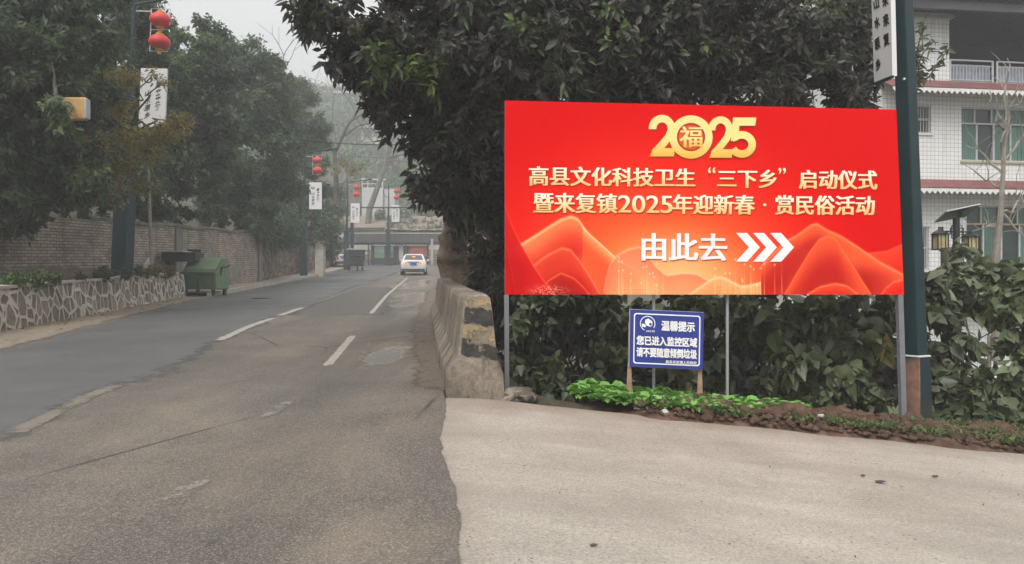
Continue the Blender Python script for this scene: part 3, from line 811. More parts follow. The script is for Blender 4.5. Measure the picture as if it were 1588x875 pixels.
# ------------------------------------------------------------------ foliage
def leaf_mesh(name, B, D, N, L, W, V, mat, parent=None, droop=0.18, shape='ovate'):
    """many folded leaves: base points B, directions D, blade normals N, lengths L, widths W, tint V"""
    n = len(B)
    D = D / np.linalg.norm(D, axis=1, keepdims=True)
    N = N - D * np.sum(N * D, 1, keepdims=True); N = N / (np.linalg.norm(N, axis=1, keepdims=True) + 1e-9)
    S = np.cross(D, N)
    L = L[:, None]; W = W[:, None]
    down = np.array([[0, 0, -1.0]])
    if shape == 'ovate':
        prof = [(0.0, 0.0, 0.0), (0.30, 0.5, 0.06), (0.68, 0.36, 0.06), (1.0, 0.0, 0.0), (0.68, -0.36, 0.06), (0.30, -0.5, 0.06), (0.45, 0.0, -0.05)]
        faces = [(0, 1, 6), (1, 2, 3, 6), (6, 3, 4, 5), (0, 6, 5)]
    elif shape == 'heart':
        prof = [(0.06, 0.0, 0.0), (-0.02, 0.30, 0.05), (0.28, 0.5, 0.07), (0.66, 0.30, 0.05), (1.0, 0.0, -0.02), (0.66, -0.30, 0.05), (0.28, -0.5, 0.07), (-0.02, -0.30, 0.05), (0.42, 0.0, -0.04)]
        faces = [(0, 1, 2, 8), (8, 2, 3, 4), (8, 4, 5, 6), (0, 8, 6, 7)]
    else:
        prof = [(0.0, 0.0, 0.0), (0.42, 0.5, 0.05), (1.0, 0.0, 0.0), (0.42, -0.5, 0.05)]
        faces = [(0, 1, 2), (0, 2, 3)]
    m = len(prof)
    VV = np.empty((n, m, 3))
    for i, (a, w, h) in enumerate(prof):
        VV[:, i] = B + D * L * a + S * W * w + N * L * h + down * L * droop * a * a
    fl = np.concatenate([np.array(f) for f in faces]); sz = np.array([len(f) for f in faces])
    FF = (np.arange(n)[:, None] * m + fl[None, :]).ravel()
    me = fast_mesh(name, VV.reshape(-1, 3), FF, np.tile(sz, n), np.repeat(np.clip(V, 0, 1), len(faces)))
    return link(name, me, mat, parent)

def rnd_dirs(n, rng):
    v = rng.normal(size=(n, 3)); return v / np.linalg.norm(v, axis=1, keepdims=True)

def crown_leaves(blobs, L, per=2.0, k=9, rng=RNG, spread=1.0, wr=0.42, fill=0.3, bright=(), base_v=0.35, flat=1.0, up=0.35, hang=0.35, jitter=0.16, lumpy=0.35, sub=0):
    """sample leaf rosettes on and inside ellipsoid blobs; returns arrays for leaf_mesh and the rosette centres"""
    Bs, Ds, Ns, Ls, Vs, Cs = [], [], [], [], [], []
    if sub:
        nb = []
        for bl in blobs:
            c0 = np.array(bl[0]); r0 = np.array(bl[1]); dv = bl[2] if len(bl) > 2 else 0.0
            nb.append((bl[0], tuple(r0 * 0.52), dv - 0.12))  # core leaves tinted darker, shade inside the crown put into colour
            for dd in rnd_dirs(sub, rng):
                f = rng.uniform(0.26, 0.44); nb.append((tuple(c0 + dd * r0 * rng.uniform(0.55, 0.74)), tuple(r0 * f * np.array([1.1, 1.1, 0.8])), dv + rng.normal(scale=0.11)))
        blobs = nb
    for bl in blobs:
        c, r = np.array(bl[0]), np.array(bl[1]) if hasattr(bl[1], '__len__') else np.array([bl[1]] * 3) * np.array([1, 1, flat])
        dv = bl[2] if len(bl) > 2 else 0.0
        area = 4 * math.pi * (np.prod(r)) ** (2 / 3)
        M = max(4, int(area * per / (L * L * wr * 0.6 * k)))
        d = rnd_dirs(M, rng)
        lump = 1 - lumpy * 1.45 + lumpy * 2 * fbm(d[:, 0] * 2.3 + c[0] * 3 + 20, d[:, 1] * 2.3 + d[:, 2] * 1.9 + c[2] * 2 + 20, int(abs(c[0] * 7 + c[2] * 3)) % 50)
        rad = np.where(rng.random(M) < fill, rng.uniform(0.35, 0.85, M), rng.uniform(0.82, 1.06, M)) * lump
        C = c + d * r * rad[:, None]
        A = d / r; A = A / np.linalg.norm(A, axis=1, keepdims=True)
        A[:, 2] += up; A += rng.normal(scale=0.25, size=A.shape); A /= np.linalg.norm(A, axis=1, keepdims=True)
        v = base_v + dv + rng.normal(scale=0.09, size=M)
        v += (fbm(C[:, 0] * 1.1 + 30, C[:, 2] * 1.1 + C[:, 1] + 30, 5) - 0.5) * 0.55
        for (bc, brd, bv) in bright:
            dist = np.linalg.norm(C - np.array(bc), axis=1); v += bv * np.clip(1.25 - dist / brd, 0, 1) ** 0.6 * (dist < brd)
        T1 = np.cross(A, np.array([0.3, 0.2, 1.0])); T1 /= (np.linalg.norm(T1, axis=1, keepdims=True) + 1e-9); T2 = np.cross(A, T1)
        for j in range(k):
            ph = 2 * math.pi * (j / k) + rng.uniform(0, 6.28, M); th = rng.uniform(0.5, 1.65, M) * spread
            D = A * np.cos(th)[:, None] + (T1 * np.cos(ph)[:, None] + T2 * np.sin(ph)[:, None]) * np.sin(th)[:, None]
            D[:, 2] -= hang * rng.random(M)
            Bs.append(C + A * rng.uniform(-1.1, 0.4, M)[:, None] * L + rng.normal(scale=jitter * L, size=(M, 3)))
            Ds.append(D); Ns.append(A + rng.normal(scale=0.35, size=A.shape)); Ls.append(L * rng.uniform(0.45, 1.25, M)); Vs.append(v + rng.normal(scale=0.06, size=M))
        Cs.append(C)
    B, D, N, LL, V = [np.concatenate(q) for q in (Bs, Ds, Ns, Ls, Vs)]
    return B, D, N, LL, LL * wr * RNG.uniform(0.8, 1.2, len(LL)), V, np.concatenate(Cs)

def limb(mb, a, b, r0, r1, n=7, wob=0.12, seg=6, rng=RNG):
    a, b = Vector(a), Vector(b); ln = (b - a).length
    pts, rad = [], []
    o = Vector((0, 0, 0))
    for i in range(seg + 1):
        t = i / seg
        if 0 < i < seg: o = Vector(rng.normal(scale=wob * ln * 0.35, size=3)) * math.sin(t * math.pi)
        else: o = Vector((0, 0, 0))
        pts.append(a.lerp(b, t) + o + Vector((0, 0, 0.06 * ln * math.sin(t * math.pi)))); rad.append(r0 + (r1 - r0) * t)
    mb.tube(pts, rad, n)
    return pts

def twigs(mb, centres, targets, r=0.012, every=1, rng=RNG):
    for c in centres[::every]:
        t = min(targets, key=lambda q: (q - Vector(c)).length)
        limb(mb, t, c, r, r * 0.35, 4, 0.10, 3, rng)

m_bark = blotch('dark_bark', (0.045, 0.038, 0.032, 1), (0.13, 0.11, 0.092, 1), 3, 0.9, 0.8, fine=18)
m_palebark = blotch('pale_bark', (0.17, 0.15, 0.125, 1), (0.34, 0.305, 0.26, 1), 4, 0.85, 0.5, fine=25)
m_midbark = blotch('grey_bark', (0.085, 0.075, 0.065, 1), (0.17, 0.15, 0.13, 1), 2, 0.9, 0.5, fine=12)
m_knotbark = blotch('knotted_bark', (0.10, 0.072, 0.053, 1), (0.27, 0.205, 0.155, 1), 5, 0.9, 0.9, fine=22)

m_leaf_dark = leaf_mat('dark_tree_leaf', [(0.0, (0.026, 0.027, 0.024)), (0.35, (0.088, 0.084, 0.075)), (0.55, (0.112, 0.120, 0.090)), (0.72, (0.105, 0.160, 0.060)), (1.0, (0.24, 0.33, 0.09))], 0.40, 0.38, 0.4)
m_leaf_left = leaf_mat('left_tree_leaf', [(0.0, (0.036, 0.054, 0.030)), (0.4, (0.084, 0.126, 0.062)), (0.7, (0.135, 0.195, 0.085)), (1.0, (0.25, 0.29, 0.10))], 0.5, 0.36, 0.3)
m_leaf_yellow = leaf_mat('autumn_leaf', [(0.0, (0.10, 0.085, 0.038)), (0.4, (0.19, 0.165, 0.055)), (0.7, (0.33, 0.27, 0.065)), (1.0, (0.55, 0.43, 0.07))], 0.5, 0.25)
m_leaf_far = leaf_mat('wood_leaf', [(0.0, (0.045, 0.066, 0.044)), (0.4, (0.085, 0.128, 0.072)), (0.7, (0.135, 0.19, 0.092)), (1.0, (0.22, 0.24, 0.10))], 0.55, 0.2)
m_leaf_vine = leaf_mat('broad_leaf', [(0.0, (0.032, 0.041, 0.022)), (0.4, (0.094, 0.118, 0.064)), (0.7, (0.150, 0.182, 0.092)), (0.88, (0.20, 0.22, 0.085)), (1.0, (0.27, 0.21, 0.07))], 0.42, 0.2, 0.4)
m_leaf_lettuce = leaf_mat('salad_leaf', [(0.0, (0.08, 0.21, 0.04)), (0.5, (0.17, 0.39, 0.075)), (1.0, (0.36, 0.56, 0.17))], 0.45, 0.28, 0.4)
m_leaf_weed = leaf_mat('weed_leaf', [(0.0, (0.035, 0.06, 0.02)), (0.6, (0.075, 0.125, 0.04)), (1.0, (0.17, 0.21, 0.07))], 0.5, 0.2)

def S(px, py, d, rpx, dv=0.0, dd=1.0):
    """a foliage lump standing where the photo shows it, given its distance"""
    r = rpx / FPX * d
    return (tuple(P(px, py, d)), (r, r * dd, r), dv)

# the large dark tree whose trunk stands at the far end of the barrier
tr = thing('tree', 'large dark leaved tree overhanging the road, its knotted trunk behind the concrete barrier', 'tree', tuple(P(712, 436, 17.6)))
root = P(712, 436, 17.6); root.z = float(g_along(17.6)) - 0.1
mb = MB()
pts = [root, root + Vector((-0.02, 0, 0.5)), P(706, 405, 17.5), P(703, 380, 17.3), P(712, 340, 16.8), P(735, 270, 15.8), P(770, 190, 14.5)]
mb2v = []
pts2 = []
for i in range(len(pts) - 1):
    for t in np.linspace(0, 1, 5)[:-1]: pts2.append(Vector(pts[i]).lerp(Vector(pts[i + 1]), t))
pts2.append(pts[-1])
rads = np.interp(np.linspace(0, 1, len(pts2)), [0, 0.12, 0.4, 0.6, 1], [0.55, 0.43, 0.36, 0.33, 0.2])
mb.tube(pts2, list(rads), 18)
nv = []
for (x, y, z) in mb.v:
    s = (float(vnoise(x * 5 + y * 3, z * 6, 4)) - 0.5) * 0.17 + (float(vnoise(x * 13 + y * 11, z * 14, 6)) - 0.5) * 0.09
    ax = min(pts2, key=lambda q: abs(q.z - z)); dx, dy = x - ax.x, y - ax.y; l = math.hypot(dx, dy) + 1e-6
    nv.append((x + dx / l * s, y + dy / l * s, z))
mb.v = nv
blobs_main = [S(520, 30, 9.6, 62), S(475, 5, 9.2, 46), S(545, 90, 9.9, 50), S(575, 60, 9.8, 80), S(590, 130, 10.2, 62), S(652, 185, 10.8, 72), S(640, 60, 10.5, 100),
              S(702, 255, 11.2, 74), S(716, 305, 12.0, 50), S(738, 318, 12.8, 62), S(720, 160, 10.6, 115), S(760, 60, 10.4, 130), S(770, 270, 11.4, 95),
              S(775, 385, 12.8, 44), S(842, 130, 10.6, 110), S(860, 30, 10.3, 120), S(860, 220, 11.2, 90),
              S(520, -120, 9.8, 90), S(640, -120, 10.5, 140), S(800, -140, 11, 170), S(720, 100, 13.5, 190), S(700, -240, 13, 230), S(860, 330, 12.8, 100), S(790, 470, 13.2, 50), S(758, 420, 14.5, 42), S(748, 385, 15.5, 38), S(772, 450, 13.6, 36), S(735, 300, 14.5, 100)]
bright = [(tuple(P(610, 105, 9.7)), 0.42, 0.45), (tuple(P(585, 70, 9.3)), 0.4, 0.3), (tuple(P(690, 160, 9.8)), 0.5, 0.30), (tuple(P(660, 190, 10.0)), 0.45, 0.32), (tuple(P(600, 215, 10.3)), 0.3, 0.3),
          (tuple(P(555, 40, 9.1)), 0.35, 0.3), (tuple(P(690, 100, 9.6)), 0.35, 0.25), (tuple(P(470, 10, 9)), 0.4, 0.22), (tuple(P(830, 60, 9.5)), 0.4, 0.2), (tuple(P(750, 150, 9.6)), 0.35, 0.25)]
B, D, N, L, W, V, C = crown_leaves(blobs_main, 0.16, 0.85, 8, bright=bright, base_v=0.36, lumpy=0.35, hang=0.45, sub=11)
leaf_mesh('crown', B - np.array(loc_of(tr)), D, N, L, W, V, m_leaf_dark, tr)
fork = [pts[-1], pts[-2], pts[-3]]
ends = list(fork)
for bl in blobs_main:
    q = Vector(bl[0]); st = min(fork, key=lambda f: (f - q).length)
    ends += limb(mb, st, q, 0.09, 0.03, 7, 0.12, 7)
twigs(mb, [c for c in C if True][::14], ends, 0.014)
mb.build('trunk', m_knotbark, tr, smooth=True)

# the second crown behind and above the billboard
tr2 = thing('tree', 'wide dark broadleaf tree rising directly behind the red billboard', 'tree', tuple(P(1060, 560, 13.2)))
mb = MB()
base = P(1060, 560, 13.2); base.z = -1.3
tops = [base, P(1065, 420, 13.2), P(1050, 260, 13.0), P(1040, 120, 12.4)]
mb.tube(tops, [0.34, 0.27, 0.22, 0.14], 12)
blobs_sec = [S(950, 40, 10.6, 115), S(960, 130, 10.9, 90), S(1050, 30, 10.8, 120), S(1060, 120, 10.8, 90), S(1150, 40, 11, 110), S(1150, 125, 10.8, 78), S(1225, 75, 11, 80),
             S(1235, 130, 10.8, 62), S(1290, 110, 11, 62), S(1320, 150, 11, 42), S(1290, 40, 11.2, 58), S(1345, 130, 11.2, 36), S(1335, 20, 11.4, 50), S(1330, 75, 11.3, 34),
             S(960, -120, 11, 160), S(1120, -110, 11.5, 160), S(1240, -70, 11.5, 100), S(960, 230, 12.4, 110), S(1100, 240, 12.6, 120), S(1230, 240, 12.6, 90), S(1000, 60, 13.8, 170), S(1180, 40, 14, 140),
             S(920, 350, 13.2, 110), S(1060, 370, 13.4, 120), S(1200, 360, 13.3, 110)]
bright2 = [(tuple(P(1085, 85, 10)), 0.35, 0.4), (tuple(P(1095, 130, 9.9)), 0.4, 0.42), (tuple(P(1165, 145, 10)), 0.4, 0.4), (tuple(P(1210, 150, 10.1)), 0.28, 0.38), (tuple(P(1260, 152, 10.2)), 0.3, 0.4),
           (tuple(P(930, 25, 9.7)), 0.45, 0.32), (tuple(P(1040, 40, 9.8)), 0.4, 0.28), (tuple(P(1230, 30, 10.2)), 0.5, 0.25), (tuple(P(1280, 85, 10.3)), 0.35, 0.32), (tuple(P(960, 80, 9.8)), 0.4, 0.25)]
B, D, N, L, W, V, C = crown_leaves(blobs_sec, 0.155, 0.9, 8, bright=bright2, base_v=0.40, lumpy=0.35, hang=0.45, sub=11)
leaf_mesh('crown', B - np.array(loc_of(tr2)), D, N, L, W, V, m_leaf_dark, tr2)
ends = tops[1:]
lim = list(ends)
for bl in blobs_sec:
    q = Vector(bl[0]); st = min(ends, key=lambda f: (f - q).length)
    lim += limb(mb, st, q, 0.08, 0.025, 7, 0.12, 7)
twigs(mb, C[::14], lim, 0.013)
mb.build('trunk', m_bark, tr2, smooth=True)

# young twigs that stick out beside the green post, in front of the white building
tw = thing('sapling', 'thin upright sapling with narrow leaves against the white tiled wall', 'sapling', tuple(P(1412, 640, 10.6)))
mb = MB(); CC = []
def spray(path, d, n):
    pts = [P(x, y, d) for x, y in path]; mb.tube(pts, list(np.linspace(0.016, 0.004, len(pts))), 5)
    for i in range(n):
        t = (i + 0.5) / n * (len(pts) - 1); a = int(t); CC.append(pts[a].lerp(pts[min(a + 1, len(pts) - 1)], t - a))
base = P(1412, 640, 10.6); base.z = -0.8
mb.tube([base, P(1415, 400, 10.6), P(1417, 200, 10.5), P(1416, 130, 10.5)], [0.035, 0.03, 0.024, 0.016], 6)
spray([(1416, 130), (1422, 80), (1428, 55), (1433, 32)], 10.5, 12)
spray([(1416, 130), (1440, 120), (1458, 95), (1475, 68)], 10.5, 12)
spray([(1416, 120), (1430, 85), (1448, 62)], 10.45, 9)
spray([(1417, 140), (1425, 105), (1420, 80)], 10.5, 8)
spray([(1416, 150), (1422, 118), (1428, 118)], 10.4, 8)
CC = np.array([tuple(c) for c in CC]); rng = np.random.default_rng(3)
B = np.repeat(CC, 4, 0) + rng.normal(scale=0.015, size=(len(CC) * 4, 3)); D = rnd_dirs(len(B), rng) * np.array([1, 0.7, 0.6]); D[:, 2] -= 0.05
leaf_mesh('foliage', B - np.array(loc_of(tw)), D, rnd_dirs(len(B), rng) + np.array([0, -0.4, 0.7]), rng.uniform(0.08, 0.16, len(B)), rng.uniform(0.03, 0.05, len(B)), rng.uniform(0.35, 0.75, len(B)), m_leaf_dark, tw)
mb.build('stem', m_bark, tw, smooth=True)

def broad_tree(name, label, foot, tip, r0, blobs, L, mat, per=1.8, k=8, base_v=0.4, group=None, bright=(), shape='ovate', bark=None, tw_every=40, **kw):
    foot = Vector(foot); tip = Vector(tip)
    t = thing(name, label, 'tree', tuple(foot), group=group)
    mb = MB(); mid = foot.lerp(tip, 0.5) + Vector((0.15, 0, 0))
    spine = [foot - Vector((0, 0, 0.3)), foot.lerp(mid, 0.5), mid, mid.lerp(tip, 0.5), tip]
    mb.tube(spine, [r0 * 1.2, r0, r0 * 0.85, r0 * 0.65, r0 * 0.4], 10)
    B, D, N, LL, W, V, C = crown_leaves(blobs, L, per, k, base_v=base_v, bright=bright, **kw)
    leaf_mesh('crown', B - np.array(foot), D, N, LL, W, V, mat, t, shape=shape)
    lim = spine[1:]
    al = list(lim)
    for bl in blobs:
        q = Vector(bl[0]); st = min(lim, key=lambda f: (f - q).length); al += limb(mb, st, q, r0 * 0.35, r0 * 0.1, 6, 0.12, 6)
    twigs(mb, C[::tw_every], al, r0 * 0.07)
    mb.build('trunk', bark or m_bark, t, smooth=True)
    return t

def bank(x, y): return float(ground(x, y, False))

# trees of the left bank
fx, fy = -14.6, 18.5
broad_tree('tree', 'tall leafy tree at the left edge leaning over the brick wall', (fx, fy, bank(fx, fy)), P(60, 90, 18), 0.26,
           [S(30, 60, 15.5, 120), S(90, 40, 16, 110), S(20, 190, 15.5, 95), S(75, 160, 15.5, 80), S(30, 290, 16, 62), S(100, 250, 16.6, 75), S(120, 60, 17.5, 68), S(140, 150, 18.5, 50),
            S(-60, 130, 15.5, 150), S(60, -80, 16, 150), S(135, -20, 17.5, 50), S(210, 30, 23.5, 62), S(225, 110, 23.5, 60), S(215, 190, 23.8, 70), S(190, 20, 22.6, 50), S(60, 300, 18, 80), S(-40, 290, 16, 70), S(120, 300, 18.5, 45), S(88, 166, 14.2, 15), S(100, 190, 14.3, 13), S(100, 160, 21, 110), S(190, 280, 23.5, 60), S(150, 150, 22.8, 80), S(150, 260, 22.5, 70)],
           0.17, m_leaf_left, 1.1, 8, 0.42, tw_every=18, lumpy=0.35, sub=10,
           bright=[(tuple(P(60, 130, 14)), 0.9, 0.25), (tuple(P(110, 60, 14.8)), 0.8, 0.2)])
fx, fy = -13.6, 22.0
broad_tree('tree', 'small tree with yellowing autumn leaves reaching in front of the lamp post banner', (fx, fy, bank(fx, fy)), P(190, 200, 20.2), 0.10,
           [S(178, 122, 19, 30), S(204, 118, 18.8, 20, 0.05), S(238, 114, 18.7, 12, 0.1), S(172, 165, 19.2, 24, 0.25), S(258, 128, 18.7, 10), S(192, 165, 19, 26), S(205, 212, 19, 34), S(248, 200, 18.8, 20), S(235, 235, 19, 34, -0.1), S(280, 185, 18.9, 20),
            S(222, 285, 19.4, 28, -0.3), S(262, 205, 19, 26), S(128, 222, 19, 22), S(160, 225, 18.8, 22), S(285, 200, 19, 16), S(175, 300, 19.6, 28, -0.3), S(190, 255, 19, 30, -0.25)],
           0.105, m_leaf_yellow, 0.55, 7, 0.66, lumpy=0.6, tw_every=8, jitter=0.5)
for foot, tip, r0, bl, lab in (
    ((-13.9, 28), (275, 120, 28), 0.22, [S(270, 95, 27, 62), S(310, 110, 27.5, 60), S(330, 170, 28, 62), S(285, 190, 27.5, 62), S(250, 60, 28, 52), S(345, 220, 29, 60), S(300, 255, 28.5, 60), S(255, 250, 27, 55), S(250, 150, 28, 60), S(320, 60, 29, 36), S(345, 80, 29.5, 32), S(240, 320, 27, 34)],
     'bushy evergreen just right of the nearest lantern lamp post'),
    ((-14.6, 35), (370, 170, 35), 0.24, [S(350, 100, 35, 48), S(395, 95, 35, 46), S(420, 150, 35.5, 52), S(375, 170, 34.5, 62), S(420, 220, 35, 56), S(365, 250, 34.5, 62), S(430, 280, 35.5, 46), S(330, 90, 36, 36), S(400, 310, 35, 38), S(350, 310, 34.5, 40)],
     'round topped evergreen in the middle of the row above the wall'),
    ((-18.2, 50), (455, 190, 50), 0.26, [S(425, 130, 49, 42), S(455, 150, 49, 42), S(475, 200, 49.5, 40), S(445, 215, 49, 48), S(478, 260, 49.5, 34), S(450, 290, 49, 44), S(472, 310, 49.5, 34), S(490, 225, 50, 24), S(425, 112, 49, 28), S(500, 290, 51, 22), S(455, 340, 49, 30)],
     'evergreen at the far end of the row beside the second lamp post')):
    broad_tree('tree', lab, (foot[0], foot[1], bank(*foot)), P(*tip), r0, bl, 0.22, m_leaf_left, 1.15, 8, 0.47, tw_every=60, lumpy=0.35, shape='kite', sub=11)
# creepers and shrubs spilling over the walls
def shrub(name, label, cat, blobs, L, mat, foot, per=1.6, k=8, base_v=0.45, shape='ovate', group=None, stems=6, **kw):
    t = thing(name, label, cat, tuple(foot), group=group)
    B, D, N, LL, W, V, C = crown_leaves(blobs, L, per, k, base_v=base_v, **kw)
    leaf_mesh('foliage', B - np.array(foot), D, N, LL, W, V, mat, t, shape=shape)
    mb = MB()
    for i in range(stems):
        q = C[int(RNG.integers(len(C)))]
        limb(mb, Vector(foot) + Vector(RNG.normal(scale=0.12, size=3)) * Vector((1, 1, 0)).length, q, 0.02, 0.006, 5, 0.12, 6)
    mb.build('stem', m_bark, t, smooth=True)
    return t
shrub('creeper', 'leafy creeper spilling over the top of the rubble wall', 'creeper', [S(395, 335, 37, 32), S(425, 345, 40, 34), S(444, 340, 42, 28), S(410, 365, 38, 22), S(385, 350, 36.5, 22), S(438, 370, 41, 22), S(408, 355, 35.6, 22), S(428, 360, 37.5, 22), S(446, 362, 39.5, 20), S(388, 345, 34.3, 16), S(458, 368, 41.5, 16)], 0.19, m_leaf_far, (-14.6, 40, 4.0), 1.6, 8, 0.55)
shrub('shrub', 'pale green shrub hanging over the wall between the second and third lamp posts', 'shrub', [S(500, 345, 50, 26), S(510, 360, 52, 22), S(490, 365, 50, 22), S(512, 385, 53, 20), S(503, 330, 52, 20), S(515, 330, 55, 16)], 0.2, m_leaf_far, (-13.8, 52, 4.5), 1.5, 8, 0.6)
shrub('shrub', 'dark understory shrubs along the wall top between the lamp post and the dumpster', 'shrub', [S(215, 325, 25, 24), S(250, 325, 26.5, 26), S(285, 328, 28, 24), S(235, 300, 26, 26), S(275, 300, 28, 28), S(160, 318, 24, 22), S(130, 325, 23, 16)], 0.15, m_leaf_left, (-13.4, 26, 3.8), 1.1, 8, 0.25, lumpy=0.3, sub=5)
shrub('shrub', 'dark understory shrubs along the wall top right of the dumpster', 'shrub', [S(315, 330, 31, 26), S(345, 338, 33, 24), S(375, 342, 35, 22), S(320, 300, 32, 30), S(360, 310, 34, 30), S(395, 315, 37, 28)], 0.17, m_leaf_left, (-13.6, 33, 4.2), 1.1, 8, 0.28, lumpy=0.3, sub=5)
shrub('creeper', 'small leaves climbing the garden solar lamp under its panel', 'creeper', [S(1488, 383, 14.6, 9), S(1500, 394, 14.5, 11), S(1478, 392, 14.5, 8), S(1497, 408, 14.4, 10), S(1520, 400, 14.3, 9)], 0.2, m_leaf_vine, P(1486, 560, 14.6), 0.7, 6, 0.5, 'heart', stems=5, wr=0.7)
# plants growing in the planter
shrub('weed_patch', 'low green weeds growing on the planter wall at the left edge', 'weeds', [S(20, 437, 14.6, 20), S(55, 433, 15.2, 18), S(85, 432, 15.8, 11), S(-20, 440, 14.2, 20)], 0.075, m_leaf_weed, (-10.3, 15, 1.45), 1.6, 7, 0.5, stems=3)
shrub('weed_patch', 'sparse weeds on the planter wall at the foot of the nearest lamp post', 'weeds', [S(160, 424, 18.6, 14), S(195, 424, 19.4, 10), S(125, 430, 17.4, 9), S(215, 420, 20.4, 9)], 0.075, m_leaf_weed, (-10.7, 19, 1.6), 1.4, 7, 0.35, stems=3)
shrub('weed_patch', 'dry brownish weeds at the planter end beside the green dumpster', 'weeds', [S(240, 418, 21.6, 12), S(262, 421, 23.4, 11), S(228, 421, 21, 9)], 0.075, m_leaf_yellow, (-11, 22.5, 1.8), 1.2, 7, 0.15, stems=3)

# broad leaved thicket below and beside the billboard
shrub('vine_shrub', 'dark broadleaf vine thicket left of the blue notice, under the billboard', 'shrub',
      [S(850, 480, 9.5, 34), S(890, 470, 9.7, 32), S(830, 470, 9.6, 30), S(805, 500, 9.4, 22), S(850, 575, 9.5, 26), S(820, 560, 9.7, 22), S(910, 590, 9.4, 24), S(945, 560, 9.6, 36), S(930, 480, 9.8, 40), S(800, 570, 9.6, 20), S(812, 612, 8.9, 16, -0.25), S(845, 614, 8.8, 18, -0.25), S(880, 608, 8.9, 16, -0.2)],  # last low leaves coloured darker to stand for shade in the void
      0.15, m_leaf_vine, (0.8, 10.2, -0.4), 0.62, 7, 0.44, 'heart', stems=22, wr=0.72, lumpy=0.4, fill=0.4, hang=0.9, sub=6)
shrub('vine_shrub', 'dense broadleaf bush behind the blue notice and the thin metal posts', 'shrub',
      [S(1000, 520, 9.9, 60), S(1060, 480, 9.9, 48), S(1110, 480, 9.8, 45), S(1110, 560, 9.6, 50), S(1040, 590, 9.5, 40), S(1160, 490, 9.8, 45)],
      0.17, m_leaf_vine, (2.6, 10.2, -0.4), 0.8, 7, 0.42, 'heart', stems=16, wr=0.72, lumpy=0.4, hang=0.9, sub=7)
shrub('vine_shrub', 'broadleaf bush with large drooping leaves between the metal post and the green pole', 'shrub',
      [S(1200, 500, 9.6, 52), S(1260, 490, 9.4, 52), S(1230, 560, 9.2, 50), S(1310, 500, 9.5, 55), S(1300, 580, 9.2, 48), S(1355, 540, 9.3, 45), S(1200, 610, 9.3, 34), S(1370, 480, 9.7, 45), S(1255, 620, 9.1, 32), S(1350, 610, 9.2, 32)],
      0.19, m_leaf_vine, (4.0, 9.9, -0.5), 0.95, 7, 0.52, 'heart', stems=12, wr=0.72, lumpy=0.35, hang=0.9, sub=7)
shrub('vine_shrub', 'tall broadleaf bush right of the green pole, in front of the white building', 'shrub',
      [S(1460, 480, 9.8, 45), S(1470, 540, 9.6, 52), S(1490, 600, 9.3, 48), S(1460, 600, 9.4, 42), S(1520, 475, 10.0, 40), S(1515, 635, 9.0, 36), S(1440, 640, 9.3, 30), S(1450, 445, 10, 22), S(1490, 450, 10, 20), S(1505, 432, 10.2, 15), S(1468, 430, 10.1, 10)],
      0.18, m_leaf_vine, (5.7, 10.0, -0.6), 0.9, 7, 0.50, 'heart', stems=12, wr=0.72, lumpy=0.35, hang=0.9, sub=7)
shrub('vine_shrub', 'leaning broadleaf bush at the right edge of the photo above the apron', 'shrub',
      [S(1570, 465, 9.6, 42), S(1590, 520, 9.4, 45), S(1580, 590, 9.0, 28), S(1620, 570, 9.0, 50), S(1555, 650, 8.9, 30), S(1600, 640, 8.8, 34), S(1640, 480, 9.5, 60), S(1545, 440, 10, 22), S(1572, 428, 10, 16), S(1588, 438, 9.8, 18)],
      0.18, m_leaf_vine, (7.0, 9.7, -0.7), 0.9, 7, 0.54, 'heart', stems=12, wr=0.72, lumpy=0.35, hang=0.9, sub=7)
# undergrowth added behind to block light, gully shade put into its leaf colour
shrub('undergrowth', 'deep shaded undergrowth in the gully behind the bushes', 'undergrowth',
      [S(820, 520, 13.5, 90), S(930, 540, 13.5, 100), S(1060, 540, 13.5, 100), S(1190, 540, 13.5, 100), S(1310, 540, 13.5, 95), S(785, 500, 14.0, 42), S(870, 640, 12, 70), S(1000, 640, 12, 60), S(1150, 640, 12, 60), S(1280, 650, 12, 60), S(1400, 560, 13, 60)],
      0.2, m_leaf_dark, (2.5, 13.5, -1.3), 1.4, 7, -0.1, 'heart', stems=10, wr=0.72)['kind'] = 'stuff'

# ------------------------------------------------------------------ the wooded hill far up the valley
n = 26000; rng = np.random.default_rng(5)
hx = rng.uniform(-120, 60, n); hy = 86 + 100 * rng.random(n) ** 0.8
clump = fbm(hx / 6, hy / 6, 21, 3); keep = clump > 0.36
hx, hy, clump = hx[keep], hy[keep], clump[keep]
hz = ground(hx, hy, False) + (clump - 0.36) * 10 * rng.random(len(hx)) ** 0.5
hz *= np.where((np.abs(hx + 22) < 9) & (hy < 100), 0.0, 1.0); sel = hz > 1
hx, hy, hz, clump = hx[sel], hy[sel], hz[sel], clump[sel]
C = np.stack([hx, hy, hz], 1); m = len(C)
B = np.repeat(C, 5, 0) + rng.normal(scale=0.7, size=(m * 5, 3)); D = rnd_dirs(m * 5, rng); D[:, 2] -= 0.2
o = leaf_mesh('woodland', B, D, rnd_dirs(m * 5, rng) + np.array([0, -0.4, 0.8]), rng.uniform(0.5, 1.2, m * 5), rng.uniform(0.3, 0.6, m * 5), np.repeat(0.25 + 0.6 * (fbm(hx / 9, hy / 9, 31) - 0.2), 5) + rng.normal(scale=0.08, size=m * 5), m_leaf_far, shape='kite')
tag(o, 'hazy mixed woodland covering the hillside far up the road', 'woodland', kind='stuff')

